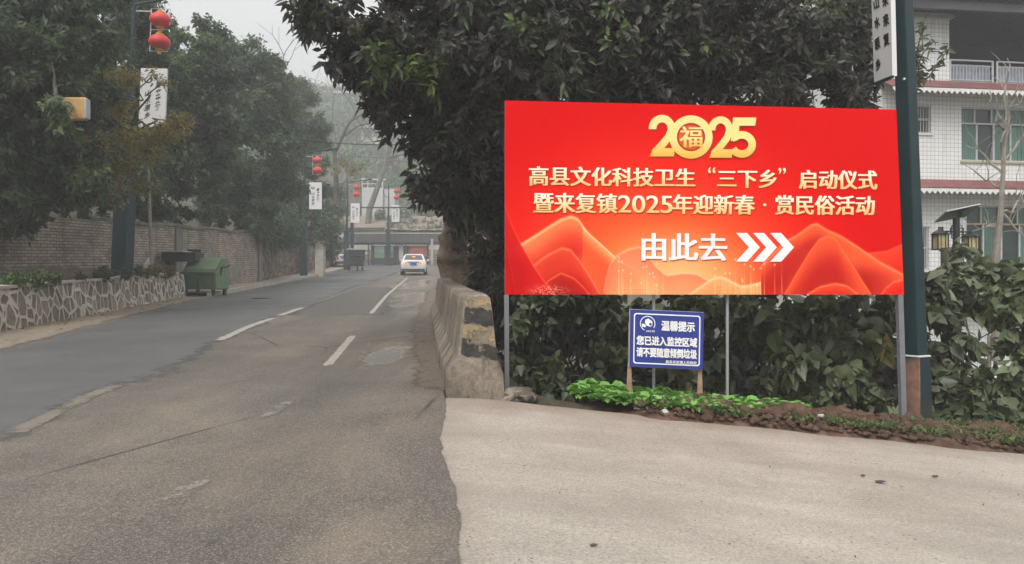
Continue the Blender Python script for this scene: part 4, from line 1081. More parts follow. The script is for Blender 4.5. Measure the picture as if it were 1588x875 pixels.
def bare(mb, p, d, ln, r, depth, rng, spread=0.6):
    p = Vector(p); d = Vector(d).normalized()
    pts = [p]; q = p.copy(); dd = d.copy()
    for i in range(4):
        dd = (dd + Vector(rng.normal(scale=0.09, size=3))).normalized(); q = q + dd * ln / 4; pts.append(q.copy())
    mb.tube(pts, list(np.linspace(r, r * 0.62, 5)), 6 if r > 0.03 else 4)
    if depth == 0: return
    for j in range(2 if rng.random() < 0.5 else 3):
        a = Vector(rng.normal(size=3)).cross(dd).normalized()
        nd = (dd * math.cos(spread) + a * math.sin(spread * rng.uniform(0.7, 1.3)) + Vector((0, 0, 0.18))).normalized()
        bare(mb, pts[-1] if j < 2 else pts[2], nd, ln * rng.uniform(0.6, 0.85), r * 0.58, depth - 1, rng, spread)
def bare_tree(label, foot, d, ln, r, depth, seed, mat=None, group=None, loc=None):
    t = thing('bare_tree', label, 'tree', tuple(foot), group=group)
    mb = MB(); bare(mb, Vector(foot) - Vector((0, 0, 0.3)), d, ln, r, depth, np.random.default_rng(seed))
    mb.build('trunk', mat or m_bark, t, smooth=True); return t
q = P(522, 320, 66); bare_tree('bare forked tree standing above the third lamp post', (q.x, q.y, q.z), (0.03, 0, 1), 5.0, 0.30, 5, 4)
q = P(570, 345, 86)
t = thing('bare_tree', 'bare tree with a thick trunk leaning right in front of the grey concrete tank', 'tree', tuple(q))
mb = MB(); mb.tube([q - Vector((0, 0, 1)), P(573, 325, 86), P(585, 292, 86), P(596, 262, 86), P(601, 235, 86)], [0.40, 0.36, 0.31, 0.24, 0.17], 8)
for s, dr in ((8, (0.9, 0, 0.25)), (9, (-0.5, 0, 0.8)), (10, (0.3, 0, 1))): bare(mb, P(599, 245, 86), dr, 4.5, 0.16, 3, np.random.default_rng(s))
for s, (a, bpt) in enumerate((((548, 230), (640, 165)), ((600, 250), (690, 235)), ((545, 215), (650, 255)))):
    limb(mb, P(598, 250, 86), P(bpt[0], bpt[1], 85), 0.12, 0.03, 5, 0.08, 6)
mb.build('trunk', m_midbark, t, smooth=True)
q = P(540, 330, 92); bare_tree('thin bare tree higher up the hazy hillside', (q.x, q.y, q.z), (-0.1, 0, 1), 6.0, 0.22, 5, 12)
shrub('yellow_shrub', 'patch of pale yellow leaves on the bare forked tree', 'foliage', [S(530, 250, 64, 12), S(548, 262, 64, 14), S(520, 262, 64, 10), S(560, 255, 64, 7)], 0.3, m_leaf_yellow, P(524, 300, 65), 0.6, 6, 0.35, lumpy=0.6)
shrub('shrub', 'leafy shrub at the foot of the bare forked tree', 'shrub', [S(515, 300, 67, 16), S(528, 300, 67, 14), S(522, 325, 67, 18), S(510, 345, 66, 16), S(527, 350, 67, 12)], 0.28, m_leaf_far, P(520, 350, 67), 1.1, 7, 0.62)
shrub('shrub', 'shrubs on the brown terrace beneath the grey concrete tank', 'shrub', [S(590, 335, 88, 12), S(612, 345, 86, 14), S(640, 352, 86, 16), S(665, 350, 86, 14), S(622, 357, 83.5, 9), S(640, 358, 83.5, 10), S(660, 357, 83.5, 10), S(680, 355, 83.5, 12), S(605, 352, 84, 9), S(625, 335, 89, 14), S(660, 330, 92, 20)], 0.4, m_leaf_far, P(620, 355, 86), 1.2, 7, 0.5)

# bare sapling in front of the white house
t = thing('bare_tree', 'pale slender bare tree in front of the ground floor window of the white house', 'tree', tuple(P(1545, 540, 15)))
q = P(1545, 560, 15); mb = MB()
mb.tube([q, P(1543, 440, 15), P(1545, 390, 15), P(1552, 330, 15), P(1556, 260, 15), P(1560, 190, 15)], [0.085, 0.08, 0.068, 0.055, 0.04, 0.022], 8)
rg = np.random.default_rng(21)
for (a, bq) in (((1554, 300), (1510, 265)), ((1556, 270), (1498, 225)), ((1556, 250), (1600, 200)), ((1558, 215), (1535, 140)), ((1560, 190), (1562, 90)), ((1558, 220), (1580, 120)), ((1552, 330), (1600, 320)), ((1550, 350), (1505, 360)), ((1552, 330), (1600, 380)), ((1556, 260), (1545, 150))):
    pt = limb(mb, P(*a, 15), P(*bq, 14.8 + rg.random()), 0.03, 0.008, 5, 0.12, 7, rg)
    for i in (2, 3, 4, 5): limb(mb, pt[i], pt[i] + Vector(rg.normal(scale=0.3, size=3)) + Vector((0, 0, 0.25)), 0.010, 0.004, 4, 0.1, 4, rg)
mb.build('trunk', m_palebark, t, smooth=True)

# ------------------------------------------------------------------ the white tiled house on the right
ANG = R(7)
hp = P(1475, 450, 24.5); HT = Vector((math.cos(ANG), math.sin(ANG), 0)); HN = Vector((math.sin(ANG), -math.cos(ANG), 0))
HPL = Plane((hp.x, hp.y), (hp.x + HT.x, hp.y + HT.y))
HO = Vector((hp.x, hp.y, 0))
def hu(px): return (HPL.on(px, 300) - HO).dot(HT)
def hz_(py, px=1480): return HPL.on(px, py).z
def HF(u, z, out=0.0): return HO + HT * u + HN * out + Vector((0, 0, z))
def hbox(mb, u0, u1, z0, z1, o0, o1):
    """box on the facade, between depths o0 and o1 (outwards positive)"""
    mb.prism([HF(u0, z0, o0), HF(u1, z0, o0), HF(u1, z1, o0), HF(u0, z1, o0)], HN * (o1 - o0)); return mb

m_tile, nt, b = nodes_of('white_wall_tile', 0.35, 0.5)
k = NT(nt); v = k.mapping(k.pos(), rot=(0, 0, -ANG)); x, y, z = k.sep(v)
bt = k.n('ShaderNodeTexBrick', offset=0.0); k.l(k.comb(x, z, 0.0), bt.inputs['Vector'])
bt.inputs['Scale'].default_value = 1; bt.inputs['Brick Width'].default_value = 0.14; bt.inputs['Row Height'].default_value = 0.14; bt.inputs['Mortar Size'].default_value = 0.010; bt.inputs['Mortar Smooth'].default_value = 0.2
bt.inputs['Color1'].default_value = (0.80, 0.795, 0.78, 1); bt.inputs['Color2'].default_value = (0.74, 0.74, 0.73, 1); bt.inputs['Mortar'].default_value = (0.45, 0.45, 0.44, 1)
c = k.mix(0.5, bt.outputs['Color'], k.ramp(k.noise(k.mapping(k.pos(), (1, 1, 0.3)), 0.9, 6, 0.65), [(0.3, (0.40, 0.40, 0.39)), (0.65, (0.56, 0.56, 0.56))]), 'OVERLAY')
sk_ = k.smooth(k.noise(k.mapping(k.pos(), (3.5, 3.5, 0.22)), 1.5, 5, 0.65), 0.54, 0.72)
c = k.mix(k.math('MULTIPLY', sk_, 0.32), c, (0.33, 0.32, 0.295, 1))
k.l(c, b.inputs['Base Color']); k.bump(k.math('MULTIPLY', bt.outputs['Fac'], -1.0), b, 0.3, 0.006)
m_cream = blotch('cream_render', (0.56, 0.54, 0.50, 1), (0.72, 0.70, 0.66, 1), 1.2, 0.8, 0.1)
m_redtile, nt, b = nodes_of('dusty_red_awning', 0.6, 0.4)
k = NT(nt); v = k.pos()
c = k.ramp(k.noise(v, 1.6, 6, 0.65), [(0.3, (0.145, 0.050, 0.052)), (0.7, (0.25, 0.105, 0.105))])
k.l(c, b.inputs['Base Color'])
m_white = plain('white_trim', (0.72, 0.71, 0.69, 1), 0.5)
m_frame = plain('window_frame_grey', (0.50, 0.51, 0.51, 1), 0.45)
m_wood_trim = plain('yellowed_frame', (0.44, 0.38, 0.24, 1), 0.5)
m_pane, nt, b = nodes_of('green_window_glass', 0.08, 0.6)
k = NT(nt)
c = k.ramp(k.noise(k.pos(), 0.8, 3), [(0.35, (0.010, 0.020, 0.020)), (0.7, (0.028, 0.055, 0.050))]); k.l(c, b.inputs['Base Color'])
m_curtain, nt, b = nodes_of('green_curtain', 0.25, 0.5)
k = NT(nt); c = k.ramp(k.noise(k.pos(), 1.2, 3), [(0.3, (0.06, 0.15, 0.12)), (0.7, (0.12, 0.23, 0.185))]); k.l(c, b.inputs['Base Color'])
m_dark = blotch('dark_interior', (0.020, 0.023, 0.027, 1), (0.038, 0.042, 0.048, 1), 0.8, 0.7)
m_slate = blotch('slate_sheet', (0.050, 0.056, 0.064, 1), (0.085, 0.092, 0.10, 1), 0.7, 0.6)
m_concr = blotch('grey_concrete', (0.24, 0.235, 0.225, 1), (0.38, 0.37, 0.355, 1), 1.5, 0.85, 0.2)

house = thing('tiled_house', 'white tiled three storey house with red awnings and a dark sheet roof', 'house', tuple(HF(0, -1.3)))
uL, uR = hu(1366), hu(1880)
wins = [(hu(1418), hu(1444), hz_(208), hz_(165), 'bars'), (hu(1491), hu(1622), hz_(249), hz_(165), 'big'),
        (hu(1425), hu(1441), hz_(419), hz_(351), 'bars2'), (hu(1499), hu(1640), hz_(414), hz_(318), 'big2')]
z_top = hz_(130); z_bot = -1.4
us = sorted({uL, uR, *[w[0] for w in wins], *[w[1] for w in wins]}); zs = sorted({z_bot, z_top, *[w[2] for w in wins], *[w[3] for w in wins]})
mb = MB()
for a, b_ in zip(us, us[1:]):
    for c0, c1 in zip(zs, zs[1:]):
        mu, mz = (a + b_) / 2, (c0 + c1) / 2
        if any(w[0] < mu < w[1] and w[2] < mz < w[3] for w in wins): continue
        mb.add([HF(a, c0), HF(b_, c0), HF(b_, c1), HF(a, c1)], [(0, 1, 2, 3)])
for w in wins:
    a, b_, c0, c1 = w[:4]; d = -0.16
    mb.add([HF(a, c0), HF(a, c0, d), HF(a, c1, d), HF(a, c1)], [(0, 1, 2, 3)]); mb.add([HF(b_, c0), HF(b_, c1), HF(b_, c1, d), HF(b_, c0, d)], [(0, 1, 2, 3)])
    mb.add([HF(a, c0), HF(b_, c0), HF(b_, c0, d), HF(a, c0, d)], [(0, 1, 2, 3)]); mb.add([HF(a, c1), HF(a, c1, d), HF(b_, c1, d), HF(b_, c1)], [(0, 1, 2, 3)])
mb.add([HF(uL, z_bot), HF(uL, z_top), HF(uL, z_top, -8), HF(uL, z_bot, -8)], [(0, 1, 2, 3)])
mb.add([HF(uR, z_bot), HF(uR, z_bot, -8), HF(uR, z_top, -8), HF(uR, z_top)], [(0, 1, 2, 3)])
mb.add([HF(uL, z_bot, -8), HF(uL, z_top, -8), HF(uR, z_top, -8), HF(uR, z_bot, -8)], [(0, 1, 2, 3)])
# third storey: solid left end
ue = hu(1472); z3 = hz_(30)
hbox(mb, uL, ue, z_top + 0.002, z3, -7.9, 0.0)
mb.build('wall', m_tile, house)
mb = MB(); hbox(mb, uL - 0.1, ue + 0.12, z3 + 0.002, z3 + 0.13, -7.9, 0.12); mb.build('ledge', m_concr, house)
mb = MB(); hbox(mb, ue + 0.004, uR, z_top + 0.002, z_top + 0.06, -8, 0.10); mb.build('balcony_floor', m_concr, house)
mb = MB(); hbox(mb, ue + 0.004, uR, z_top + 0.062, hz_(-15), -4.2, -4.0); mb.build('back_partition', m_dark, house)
mb = MB()
mb.tube([HF(ue + 0.5, hz_(72), -3.7), HF(uR, hz_(30), -3.7)], 0.05, 6); mb.tube([HF(hu(1508), z_top + 0.1, -3.6), HF(hu(1508), hz_(20), -3.6)], 0.06, 6)
mb.tube([HF(hu(1545), z_top + 0.1, -3.6), HF(hu(1545), hz_(10), -3.6)], 0.05, 6); mb.tube([HF(ue + 0.5, hz_(68), -3.7), HF(hu(1512), hz_(25), -3.7)], 0.05, 6)
mb.build('truss', m_slate, house)
# sheet roof, higher at the front
mb = MB(); nw = 150; u0, u1 = hu(1330), uR + 0.6
zf = hz_(15); rows = []
for i in range(nw + 1):
    u = u0 + (u1 - u0) * i / nw; w = 0.035 * math.sin(i * 2.1)
    rows.append([HF(u, zf + w, 1.1), HF(u, zf + 0.03 + w, 1.1), HF(u, zf + 0.53 + w, -8.2), HF(u, zf + 0.5 + w, -8.2)])
wall_loft(mb, rows); mb.build('sheet_roof', m_slate, house)
mb = MB(); hbox(mb, u0 + 0.2, u1, zf - 0.36, zf - 0.10, 0.75, 0.9); mb.build('eaves_beam', m_slate, house)
# awnings
def awning(pyt, pyb, u0, u1):
    zt, zb = hz_(pyt), hz_(pyb); out = 0.75; n = int((u1 - u0) / 0.10)
    mb = MB(); rows = []
    for i in range(n * 2 + 1):
        u = u0 + (u1 - u0) * i / (n * 2); w = 0.018 * (1 if i % 2 else -1)
        rows.append([HF(u, zt + w, 0.004), HF(u, zb + w, out), HF(u, zb + 0.03 + w, out), HF(u, zt + 0.04 + w, 0.004)])
    wall_loft(mb, rows); a = mb.build('awning', m_redtile, house)
    fr = MB(); n = int((u1 - u0) / 0.19)
    for i in range(n):
        a0 = u0 + (u1 - u0) * i / n; a1 = u0 + (u1 - u0) * (i + 1) / n
        fr.prism([HF(a0, zb - 0.025, out + 0.02), HF(a0, zb - 0.10, out + 0.02), HF((a0 + a1) / 2, zb - 0.20, out + 0.02), HF(a1, zb - 0.10, out + 0.02), HF(a1, zb - 0.025, out + 0.02)], HN * 0.02)
    fr.build('fringe', m_white, a)
awning(128, 147, uL - 0.1, uR); awning(281, 297, uL - 0.1, uR); awning(438, 460, uL - 0.1, uR)
# windows
for (a, b_, c0, c1, kd) in wins:
    mb = MB(); d0, d1 = -0.13, -0.07; t = 0.05
    hbox(mb, a, b_, c0, c0 + t, d0, d1); hbox(mb, a, b_, c1 - t, c1, d0, d1); hbox(mb, a, a + t, c0 + t, c1 - t, d0, d1); hbox(mb, b_ - t, b_, c0 + t, c1 - t, d0, d1)
    trz = c1 - (c1 - c0) * (0.30 if kd in ('big', 'big2') else 0.5)
    if kd in ('big', 'big2'):
        for f in np.linspace(0, 1, 6)[1:-1]:
            uu = a + (b_ - a) * f; hbox(mb, uu - t / 2, uu + t / 2, c0 + t, trz - t / 2, d0 + 0.003, d1 - 0.003)
        for f in np.linspace(0, 1, 6)[1:-1]:
            uu = a + (b_ - a) * f - 0.08; hbox(mb, uu - t / 2, uu + t / 2, trz + t / 2, c1 - t, d0 + 0.003, d1 - 0.003)
    w = mb.build('window', m_frame, house)
    mb = MB(); hbox(mb, a + t, b_ - t, trz - t / 2, trz + t / 2, d0 + 0.006, d1 + 0.006); mb.build('transom', m_wood_trim if kd == 'big2' else m_frame, w)
    mb = MB(); hbox(mb, a - 0.05, b_ + 0.05, c0 - 0.07, c0 - 0.004, -0.10, 0.05); mb.build('sill', m_wood_trim if kd == 'big' else m_white, w)
    mb = MB(); hbox(mb, a, b_, c0, c1, -0.16, -0.145); mb.build('pane', m_pane, w)
    # green curtain drawn behind parts of the window
    if kd.startswith('big'):
        for f0, f1 in (((0.0, 0.2), (0.4, 0.6), (0.62, 0.98)) if kd == 'big' else ((0.2, 0.36), (0.60, 0.80), (0.82, 0.98))):
            cu = MB(); rows = []; n = 26
            for i in range(n + 1):
                uu = a + (b_ - a) * (f0 + (f1 - f0) * i / n); dp = -0.14 + 0.008 * math.sin(i * 1.9)
                rows.append([HF(uu, c0 + 0.02, dp), HF(uu, c1 - 0.02, dp), HF(uu, c1 - 0.02, dp - 0.004), HF(uu, c0 + 0.02, dp - 0.004)])
            wall_loft(cu, rows); cu.build('curtain', m_curtain, w)
    else:
        gr = MB()
        for i in range(1, 6):
            uu = a + (b_ - a) * i / 6; gr.tube([HF(uu, c0 + 0.02, 0.03), HF(uu, c1 - 0.02, 0.03)], 0.010, 5)
        for f in (0.02, 0.5, 0.98): gr.tube([HF(a - 0.02, c0 + (c1 - c0) * f, 0.03), HF(b_ + 0.02, c0 + (c1 - c0) * f, 0.03)], 0.013, 5)
        gr.build('window_bars', m_frame, w)
# balcony railing
zr0, zr1 = z_top + 0.06, hz_(93)
for (a, b_) in ((ue + 0.05, hu(1540)), (hu(1547), hu(1625)), (hu(1632), uR)):
    mb = MB()
    mb.tube([HF(a, zr1, -0.02), HF(b_, zr1, -0.02)], 0.03, 8); mb.tube([HF(a, zr1 - 0.17, -0.02), HF(b_, zr1 - 0.17, -0.02)], 0.018, 6); mb.tube([HF(a, zr0 + 0.08, -0.02), HF(b_, zr0 + 0.08, -0.02)], 0.02, 6)
    for uu in (a, b_): mb.tube([HF(uu, zr0, -0.02), HF(uu, zr1 + 0.005, -0.02)], 0.035, 8)
    n = int((b_ - a) / 0.115)
    for i in range(1, n): mb.tube([HF(a + (b_ - a) * i / n, zr0 + 0.08, -0.02), HF(a + (b_ - a) * i / n, zr1 - 0.17, -0.02)], 0.011, 5)
    rail = mb.build('railing', m_frame, house, smooth=True)
    m_blue = bpy.data.materials.get('faded_blue_sheet') or blotch('faded_blue_sheet', (0.20, 0.235, 0.30, 1), (0.36, 0.40, 0.46, 1), 3, 0.7)
    mb = MB(); rows = []
    for i in range(31):
        uu = a + 0.04 + (b_ - a - 0.08) * i / 30; dp = -0.12 + 0.02 * math.sin(i * 1.3)
        rows.append([HF(uu, zr0 + 0.03, dp), HF(uu, zr1 - 0.10, dp), HF(uu, zr1 - 0.10, dp - 0.006), HF(uu, zr0 + 0.03, dp - 0.006)])
    wall_loft(mb, rows); mb.build('sheet', m_blue, rail)

# taller cream house behind the tree
ch = thing('cream_house', 'plain cream rendered house half hidden behind the dark tree above the billboard', 'house', tuple(P(1290, 640, 29)))
mb = MB(); a = P(1215, 0, 29); b_ = P(1372, 0, 29)
mb.bbox((a.x, 29, -1.5), (b_.x, 36, P(0, -95, 29).z)); mb.build('wall', m_cream, ch)
w0, w1 = P(1268, 10, 29), P(1346, -70, 29)
mb = MB(); mb.bbox((w0.x, 28.93, w0.z), (w1.x, 28.99, w0.z + 0.06)); mb.bbox((w0.x, 28.93, w1.z - 0.06), (w1.x, 28.99, w1.z))
for f in (0, 0.32, 0.65, 0.97): mb.bbox((w0.x + (w1.x - w0.x) * f, 28.935, w0.z + 0.06), (w0.x + (w1.x - w0.x) * f + 0.07, 28.985, w1.z - 0.06))
w = mb.build('window', m_frame, ch)
MB().bbox((w0.x + 0.02, 28.955, w0.z + 0.02), (w1.x - 0.02, 28.975, w1.z - 0.02)).build('pane', m_pane, w)

# garden solar lamp with two lanterns
m_iron = plain('black_iron', (0.02, 0.02, 0.022, 1), 0.45, 0.5)
m_amber = blotch('amber_panel', (0.36, 0.29, 0.14, 1), (0.58, 0.49, 0.27, 1), 9, 0.5)
m_solar = plain('solar_panel_dark', (0.035, 0.04, 0.048, 1), 0.35, 0.5)
D = 15.0
gl = thing('solar_lamp', 'garden lamp with a tilted solar panel and two hanging amber lanterns', 'lamp', tuple(P(1483, 560, D)))
mb = MB(); mb.tube([P(1483, 575, D), P(1483, 338, D)], 0.065, 10); mb.build('post', m_iron, gl, smooth=True)
pc = P(1484, 331, D); M = Matrix.Rotation(R(-12), 3, 'Y') @ Matrix.Rotation(R(-20), 3, 'X')
mb = MB(); mb.box(pc, (0.66, 0.50, 0.035), m=M); sp = mb.build('solar_panel', m_solar, gl)
mb = MB(); mb.box(pc + M @ Vector((0, 0, 0.002)), (0.69, 0.53, 0.022), m=M); mb.build('panel_frame', m_frame, sp)
mb = MB(); mb.box(pc + M @ Vector((0.12, 0, -0.05)), (0.16, 0.2, 0.06), m=M); mb.build('control_box', plain('green_box', (0.03, 0.13, 0.07, 1)), sp)
mb = MB(); mb.tube([P(1456, 360, D), P(1456, 353, D), P(1462, 353, D), P(1462, 359, D), P(1505, 360, D), P(1505, 366, D)], 0.02, 6)
for x0, x1, y0, y1 in ((1474, 1480, 354, 364), (1488, 1494, 354, 364), (1476, 1492, 350, 370)): mb.tube([P(x0, y0, D), P(x1, y0, D), P(x1, y1, D), P(x0, y1, D), P(x0, y0, D)], 0.012, 5)
mb.build('bracket', m_iron, gl)
for px, pyt in ((1458, 363), (1505, 367)):
    c = P(px, pyt + 11, D); g = 0.105
    mb = MB(); mb.lathe((c.x, c.y, c.z + 0.15), [(0.175, 0), (0.15, 0.03), (0.05, 0.08), (0.02, 0.12)], 4); 
    for sx in (-1, 1):
        for sy in (-1, 1): mb.tube([(c.x + sx * g, c.y + sy * g, c.z - 0.17), (c.x + sx * g, c.y + sy * g, c.z + 0.15)], 0.014, 5)
    for zz in (-0.17, 0.14): mb.box((c.x, c.y, c.z + zz), (0.25, 0.25, 0.02))
    for sx in (-0.04, 0.05): mb.tube([(c.x + sx, c.y - g, c.z - 0.17), (c.x + sx, c.y - g, c.z + 0.15)], 0.008, 4)
    ln = mb.build('lantern', m_iron, gl)
    MB().box((c.x, c.y, c.z - 0.01), (0.19, 0.19, 0.30)).build('lantern_glass', m_amber, ln)
st = thing('tree_stump', 'dead cut tree trunk beside the garden solar lamp', 'tree stump', tuple(P(1472, 560, 14.6)))
mb = MB(); mb.tube([P(1474, 575, 14.6), P(1471, 440, 14.6), P(1469, 400, 14.6), P(1468, 384, 14.6)], [0.15, 0.13, 0.12, 0.11], 9); mb.build('trunk', m_bark, st, smooth=True)
# wooden garden fence seen through the leaves
gf = thing('garden_fence', 'low garden fence with thin posts and a pale rail between the bushes', 'fence', tuple(P(1550, 600, 15)))
mb = MB(); mb.tube([P(1500, 585, 15), P(1640, 588, 15)], 0.03, 6); mb.tube([P(1500, 572, 15), P(1640, 575, 15)], 0.02, 6); mb.build('rail', m_white, gf)
for px in (1505, 1534, 1544, 1577, 1610): MB().tube([P(px, 610, 15.1), P(px, 520, 15.1)], 0.04, 6).build('post', m_palebark, gf)
m_lawn = blotch('mossy_lawn', (0.06, 0.085, 0.03, 1), (0.12, 0.14, 0.06, 1), 3, 0.95, 0.4, fine=30)
gx, gy = np.meshgrid(np.linspace(5, 16, 30), np.linspace(11.5, 24, 30))
tag(grid_mesh('lawn', gx, gy, ground(gx, gy, False) + 0.03, m_lawn), kind='structure')

# ------------------------------------------------------------------ far end of the road
DK = 75.0
m_darkwood = blotch('dark_timber', (0.022, 0.026, 0.028, 1), (0.05, 0.055, 0.056, 1), 2, 0.6)
m_rooftile = blotch('grey_roof_tile', (0.020, 0.020, 0.020, 1), (0.042, 0.041, 0.039, 1), 2, 0.85, 0.5, fine=18)
m_pale = blotch('pale_plaster', (0.33, 0.30, 0.25, 1), (0.52, 0.48, 0.41, 1), 0.5, 0.85, 0.3, fine=6)
gk = float(g_along(DK))
kx = lambda px: (px - CX) / FPX * DK
kz = lambda py: EYE - (py - HY) / FPX * DK
ks = thing('notice_pavilion', 'dark timber notice pavilion with a grey tiled roof at the end of the road', 'pavilion', (kx(600), DK, gk))
mb = MB(); x0, x1 = kx(524), kx(697)
for i in range(41):
    pass
prof = [(DK - 1.3, kz(378.5)), (DK - 0.05, kz(365)), (DK + 0.05, kz(365)), (DK + 1.4, kz(378.5)), (DK + 1.4, kz(377)), (DK, kz(362.5)), (DK - 1.3, kz(377))]
hipf = lambda x: min(1.0, (x - x0) / 0.75)
rows = [[(x, DK + (y - DK) * (0.15 + 0.85 * hipf(x)) if abs(y - DK) > 0.1 and False else y, (kz(377.8) if z > kz(376) else z) * (1 - hipf(x)) + z * hipf(x) + 0.03 * math.sin(i * 2.2)) for (y, z) in prof] for i, x in enumerate(np.linspace(x0, x1, 120))]
wall_loft(mb, rows); mb.build('roof', m_rooftile, ks)
mb = MB(); mb.bbox((x0 + 0.8, DK - 0.1, kz(366) + 0.2), (x1, DK + 0.1, kz(362.8))); mb.build('ridge', m_rooftile, ks)
mb = MB(); mb.prism([(x0 + 0.25, DK - 1.1, kz(378)), (x0 + 0.25, DK + 1.1, kz(378)), (x0 + 0.25, DK, kz(367))], (0.06, 0, 0)); mb.build('gable', m_darkwood, ks)
for px in (534, 541, 574, 580, 604, 617, 631, 665, 690): 
    w = 0.14 if px not in (534,) else 0.09
    MB().bbox((kx(px) - w / 2, DK - 0.9, gk - 0.1), (kx(px) + w / 2, DK - 0.9 + w, kz(377.5))).build('post', m_darkwood, ks)
mb = MB(); mb.bbox((kx(574) + 0.08, DK - 0.86, kz(380)), (kx(665), DK - 0.80, kz(376.5))); mb.build('beam', m_darkwood, ks)
def board(px0, px1, ptop, pbot):
    mb = MB(); mb.bbox((kx(px0), DK - 0.72, gk), (kx(px1), DK - 0.60, kz(381.8))); return mb.build('notice_board', m_darkwood, ks)
bd1 = board(577, 616, 0, 0); bd2 = board(632, 666, 0, 0); bd3 = board(617, 631, 0, 0)
m_land, nt, b = nodes_of('landscape_poster', 0.4, 0.4)
k = NT(nt); v = k.pos(); x, y, z = k.sep(v)
zz = k.math('ADD', z, k.math('MULTIPLY', k.noise(k.mapping(v, (1, 0, 0)), 0.9, 4), 0.9))
c = k.ramp(k.math('DIVIDE', k.math('SUBTRACT', zz, gk + 0.9), 1.8), [(0.0, (0.20, 0.33, 0.10)), (0.35, (0.16, 0.26, 0.13)), (0.45, (0.32, 0.42, 0.38)), (0.7, (0.55, 0.64, 0.62))]); k.l(c, b.inputs['Base Color'])
for a, c_ in ((582.5, 598), (604.5, 612)):
    MB().bbox((kx(a), DK - 0.74, kz(400.5)), (kx(c_), DK - 0.722, kz(383))).build('poster', m_land, bd1)
m_paper = plain('notice_paper', (0.52, 0.52, 0.50, 1))
MB().bbox((kx(620.3), DK - 0.74, kz(402)), (kx(627), DK - 0.722, kz(379.5))).build('notice', m_paper, bd3)
m_redposter = blotch('red_poster', (0.38, 0.055, 0.05, 1), (0.52, 0.10, 0.08, 1), 0.8, 0.5)
ps = MB().bbox((kx(635.5), DK - 0.74, kz(398.6)), (kx(663), DK - 0.722, kz(381.5))).build('poster', m_redposter, bd2)
m_palegold = plain('pale_gold_print', (0.55, 0.40, 0.22, 1))
mb = MB()
for i in range(6):
    xx = 639 + i * 3.1 + (1 if i > 3 else 0)
    for j in range(3): mb.bbox((kx(xx), DK - 0.748, kz(389.5 - j * 1.6)), (kx(xx + 2.3), DK - 0.742, kz(388.9 - j * 1.6)))
    mb.bbox((kx(xx + 0.9), DK - 0.750, kz(389.8)), (kx(xx + 1.4), DK - 0.7445, kz(385)))
mb.build('lettering', m_palegold, ps)
tag(MB().tube([(kx(672), DK - 1.2, gk - 0.1), (kx(672), DK - 1.2, kz(372))], 0.14, 10).build('post', m_pale, None, smooth=True), 'pale round post standing at the right end of the notice pavilion', 'post')
# terrace wall behind, with a balustrade
tw_ = thing('terrace_wall', 'pale plastered terrace wall with a dark balustrade behind the notice pavilion', 'wall', (kx(600), 82, gk))
D2 = 82.0; x2 = lambda px: (px - CX) / FPX * D2; z2 = lambda py: EYE - (py - HY) / FPX * D2
m_rubble3 = m_rubble2
MB().bbox((x2(505), D2, gk - 0.5), (x2(760), D2 + 2.5, z2(361))).build('wall', m_pale, tw_)
MB().bbox((x2(505), D2 - 0.12, gk - 0.5), (x2(760), D2 - 0.004, z2(388))).build('stone_base', m_rubble2, tw_)
mb = MB(); mb.bbox((x2(505), D2 + 0.02, z2(355.5)), (x2(597), D2 + 0.2, z2(353)))
for i in range(41): mb.bbox((x2(506 + i * 2.2), D2 + 0.05, z2(361)), (x2(507 + i * 2.2), D2 + 0.15, z2(355.5)))
mb.build('balustrade', m_darkwood, tw_)
# brown terrace
m_terr = blotch('dry_terrace', (0.14, 0.105, 0.08, 1), (0.27, 0.21, 0.165, 1), 0.6, 0.95, 0.6, fine=4)
gx, gy = np.meshgrid(np.linspace(-32, -6, 60), np.linspace(82.3, 90, 24))
o = grid_mesh('hillside', gx, gy, z2(360) + (gy - 82.3) * 0.30 + 0.5 * fbm(gx, gy, 4), m_terr)
# grey concrete tank
tk = thing('water_tank', 'grey concrete water tank with a pipe frame on the terrace', 'tank', tuple(P(587, 330, 93)))
D3 = 93.0; x3 = lambda px: (px - CX) / FPX * D3; z3_ = lambda py: EYE - (py - HY) / FPX * D3
m_tank = blotch('tank_concrete', (0.37, 0.37, 0.36, 1), (0.52, 0.52, 0.505, 1), 0.5, 0.8)
MB().bbox((x3(561), D3, z3_(345)), (x3(594), D3 + 4, z3_(291))).build('body', m_tank, tk, bevel=0.08)
MB().bbox((x3(594) + 0.03, D3 + 0.4, z3_(345)), (x3(612), D3 + 3.6, z3_(293))).build('body', m_tank, tk, bevel=0.08)
mb = MB()
for px in (561.5, 570, 585, 593): mb.tube([(x3(px), D3 + 0.2, z3_(291)), (x3(px), D3 + 0.2, z3_(278))], 0.07, 5)
mb.tube([(x3(560), D3 + 0.2, z3_(278)), (x3(598), D3 + 0.2, z3_(278.5))], 0.09, 5); mb.tube([(x3(560), D3 + 0.2, z3_(285)), (x3(594), D3 + 0.2, z3_(285))], 0.06, 5)
mb.build('pipe_frame', m_frame, tk)
wb = thing('white_shed', 'small white shed with a dark doorway on the terrace beside the water tank', 'shed', tuple(P(612, 345, 97)))
D4 = 97.0; x4 = lambda px: (px - CX) / FPX * D4; z4 = lambda py: EYE - (py - HY) / FPX * D4
MB().bbox((x4(597), D4, z4(352)), (x4(627), D4 + 4, z4(319))).build('wall', m_white, wb)
MB().bbox((x4(596), D4 - 0.3, z4(319) + 0.004), (x4(628), D4 + 4.3, z4(317))).build('roof', m_concr, wb)
MB().bbox((x4(618), D4 - 0.04, z4(345)), (x4(625), D4 - 0.004, z4(324))).build('door', m_darkwood, wb)
wb = thing('white_shed', 'second low white shed half hidden by the dark tree, uphill of the pavilion roof', 'shed', tuple(P(650, 340, 97)))
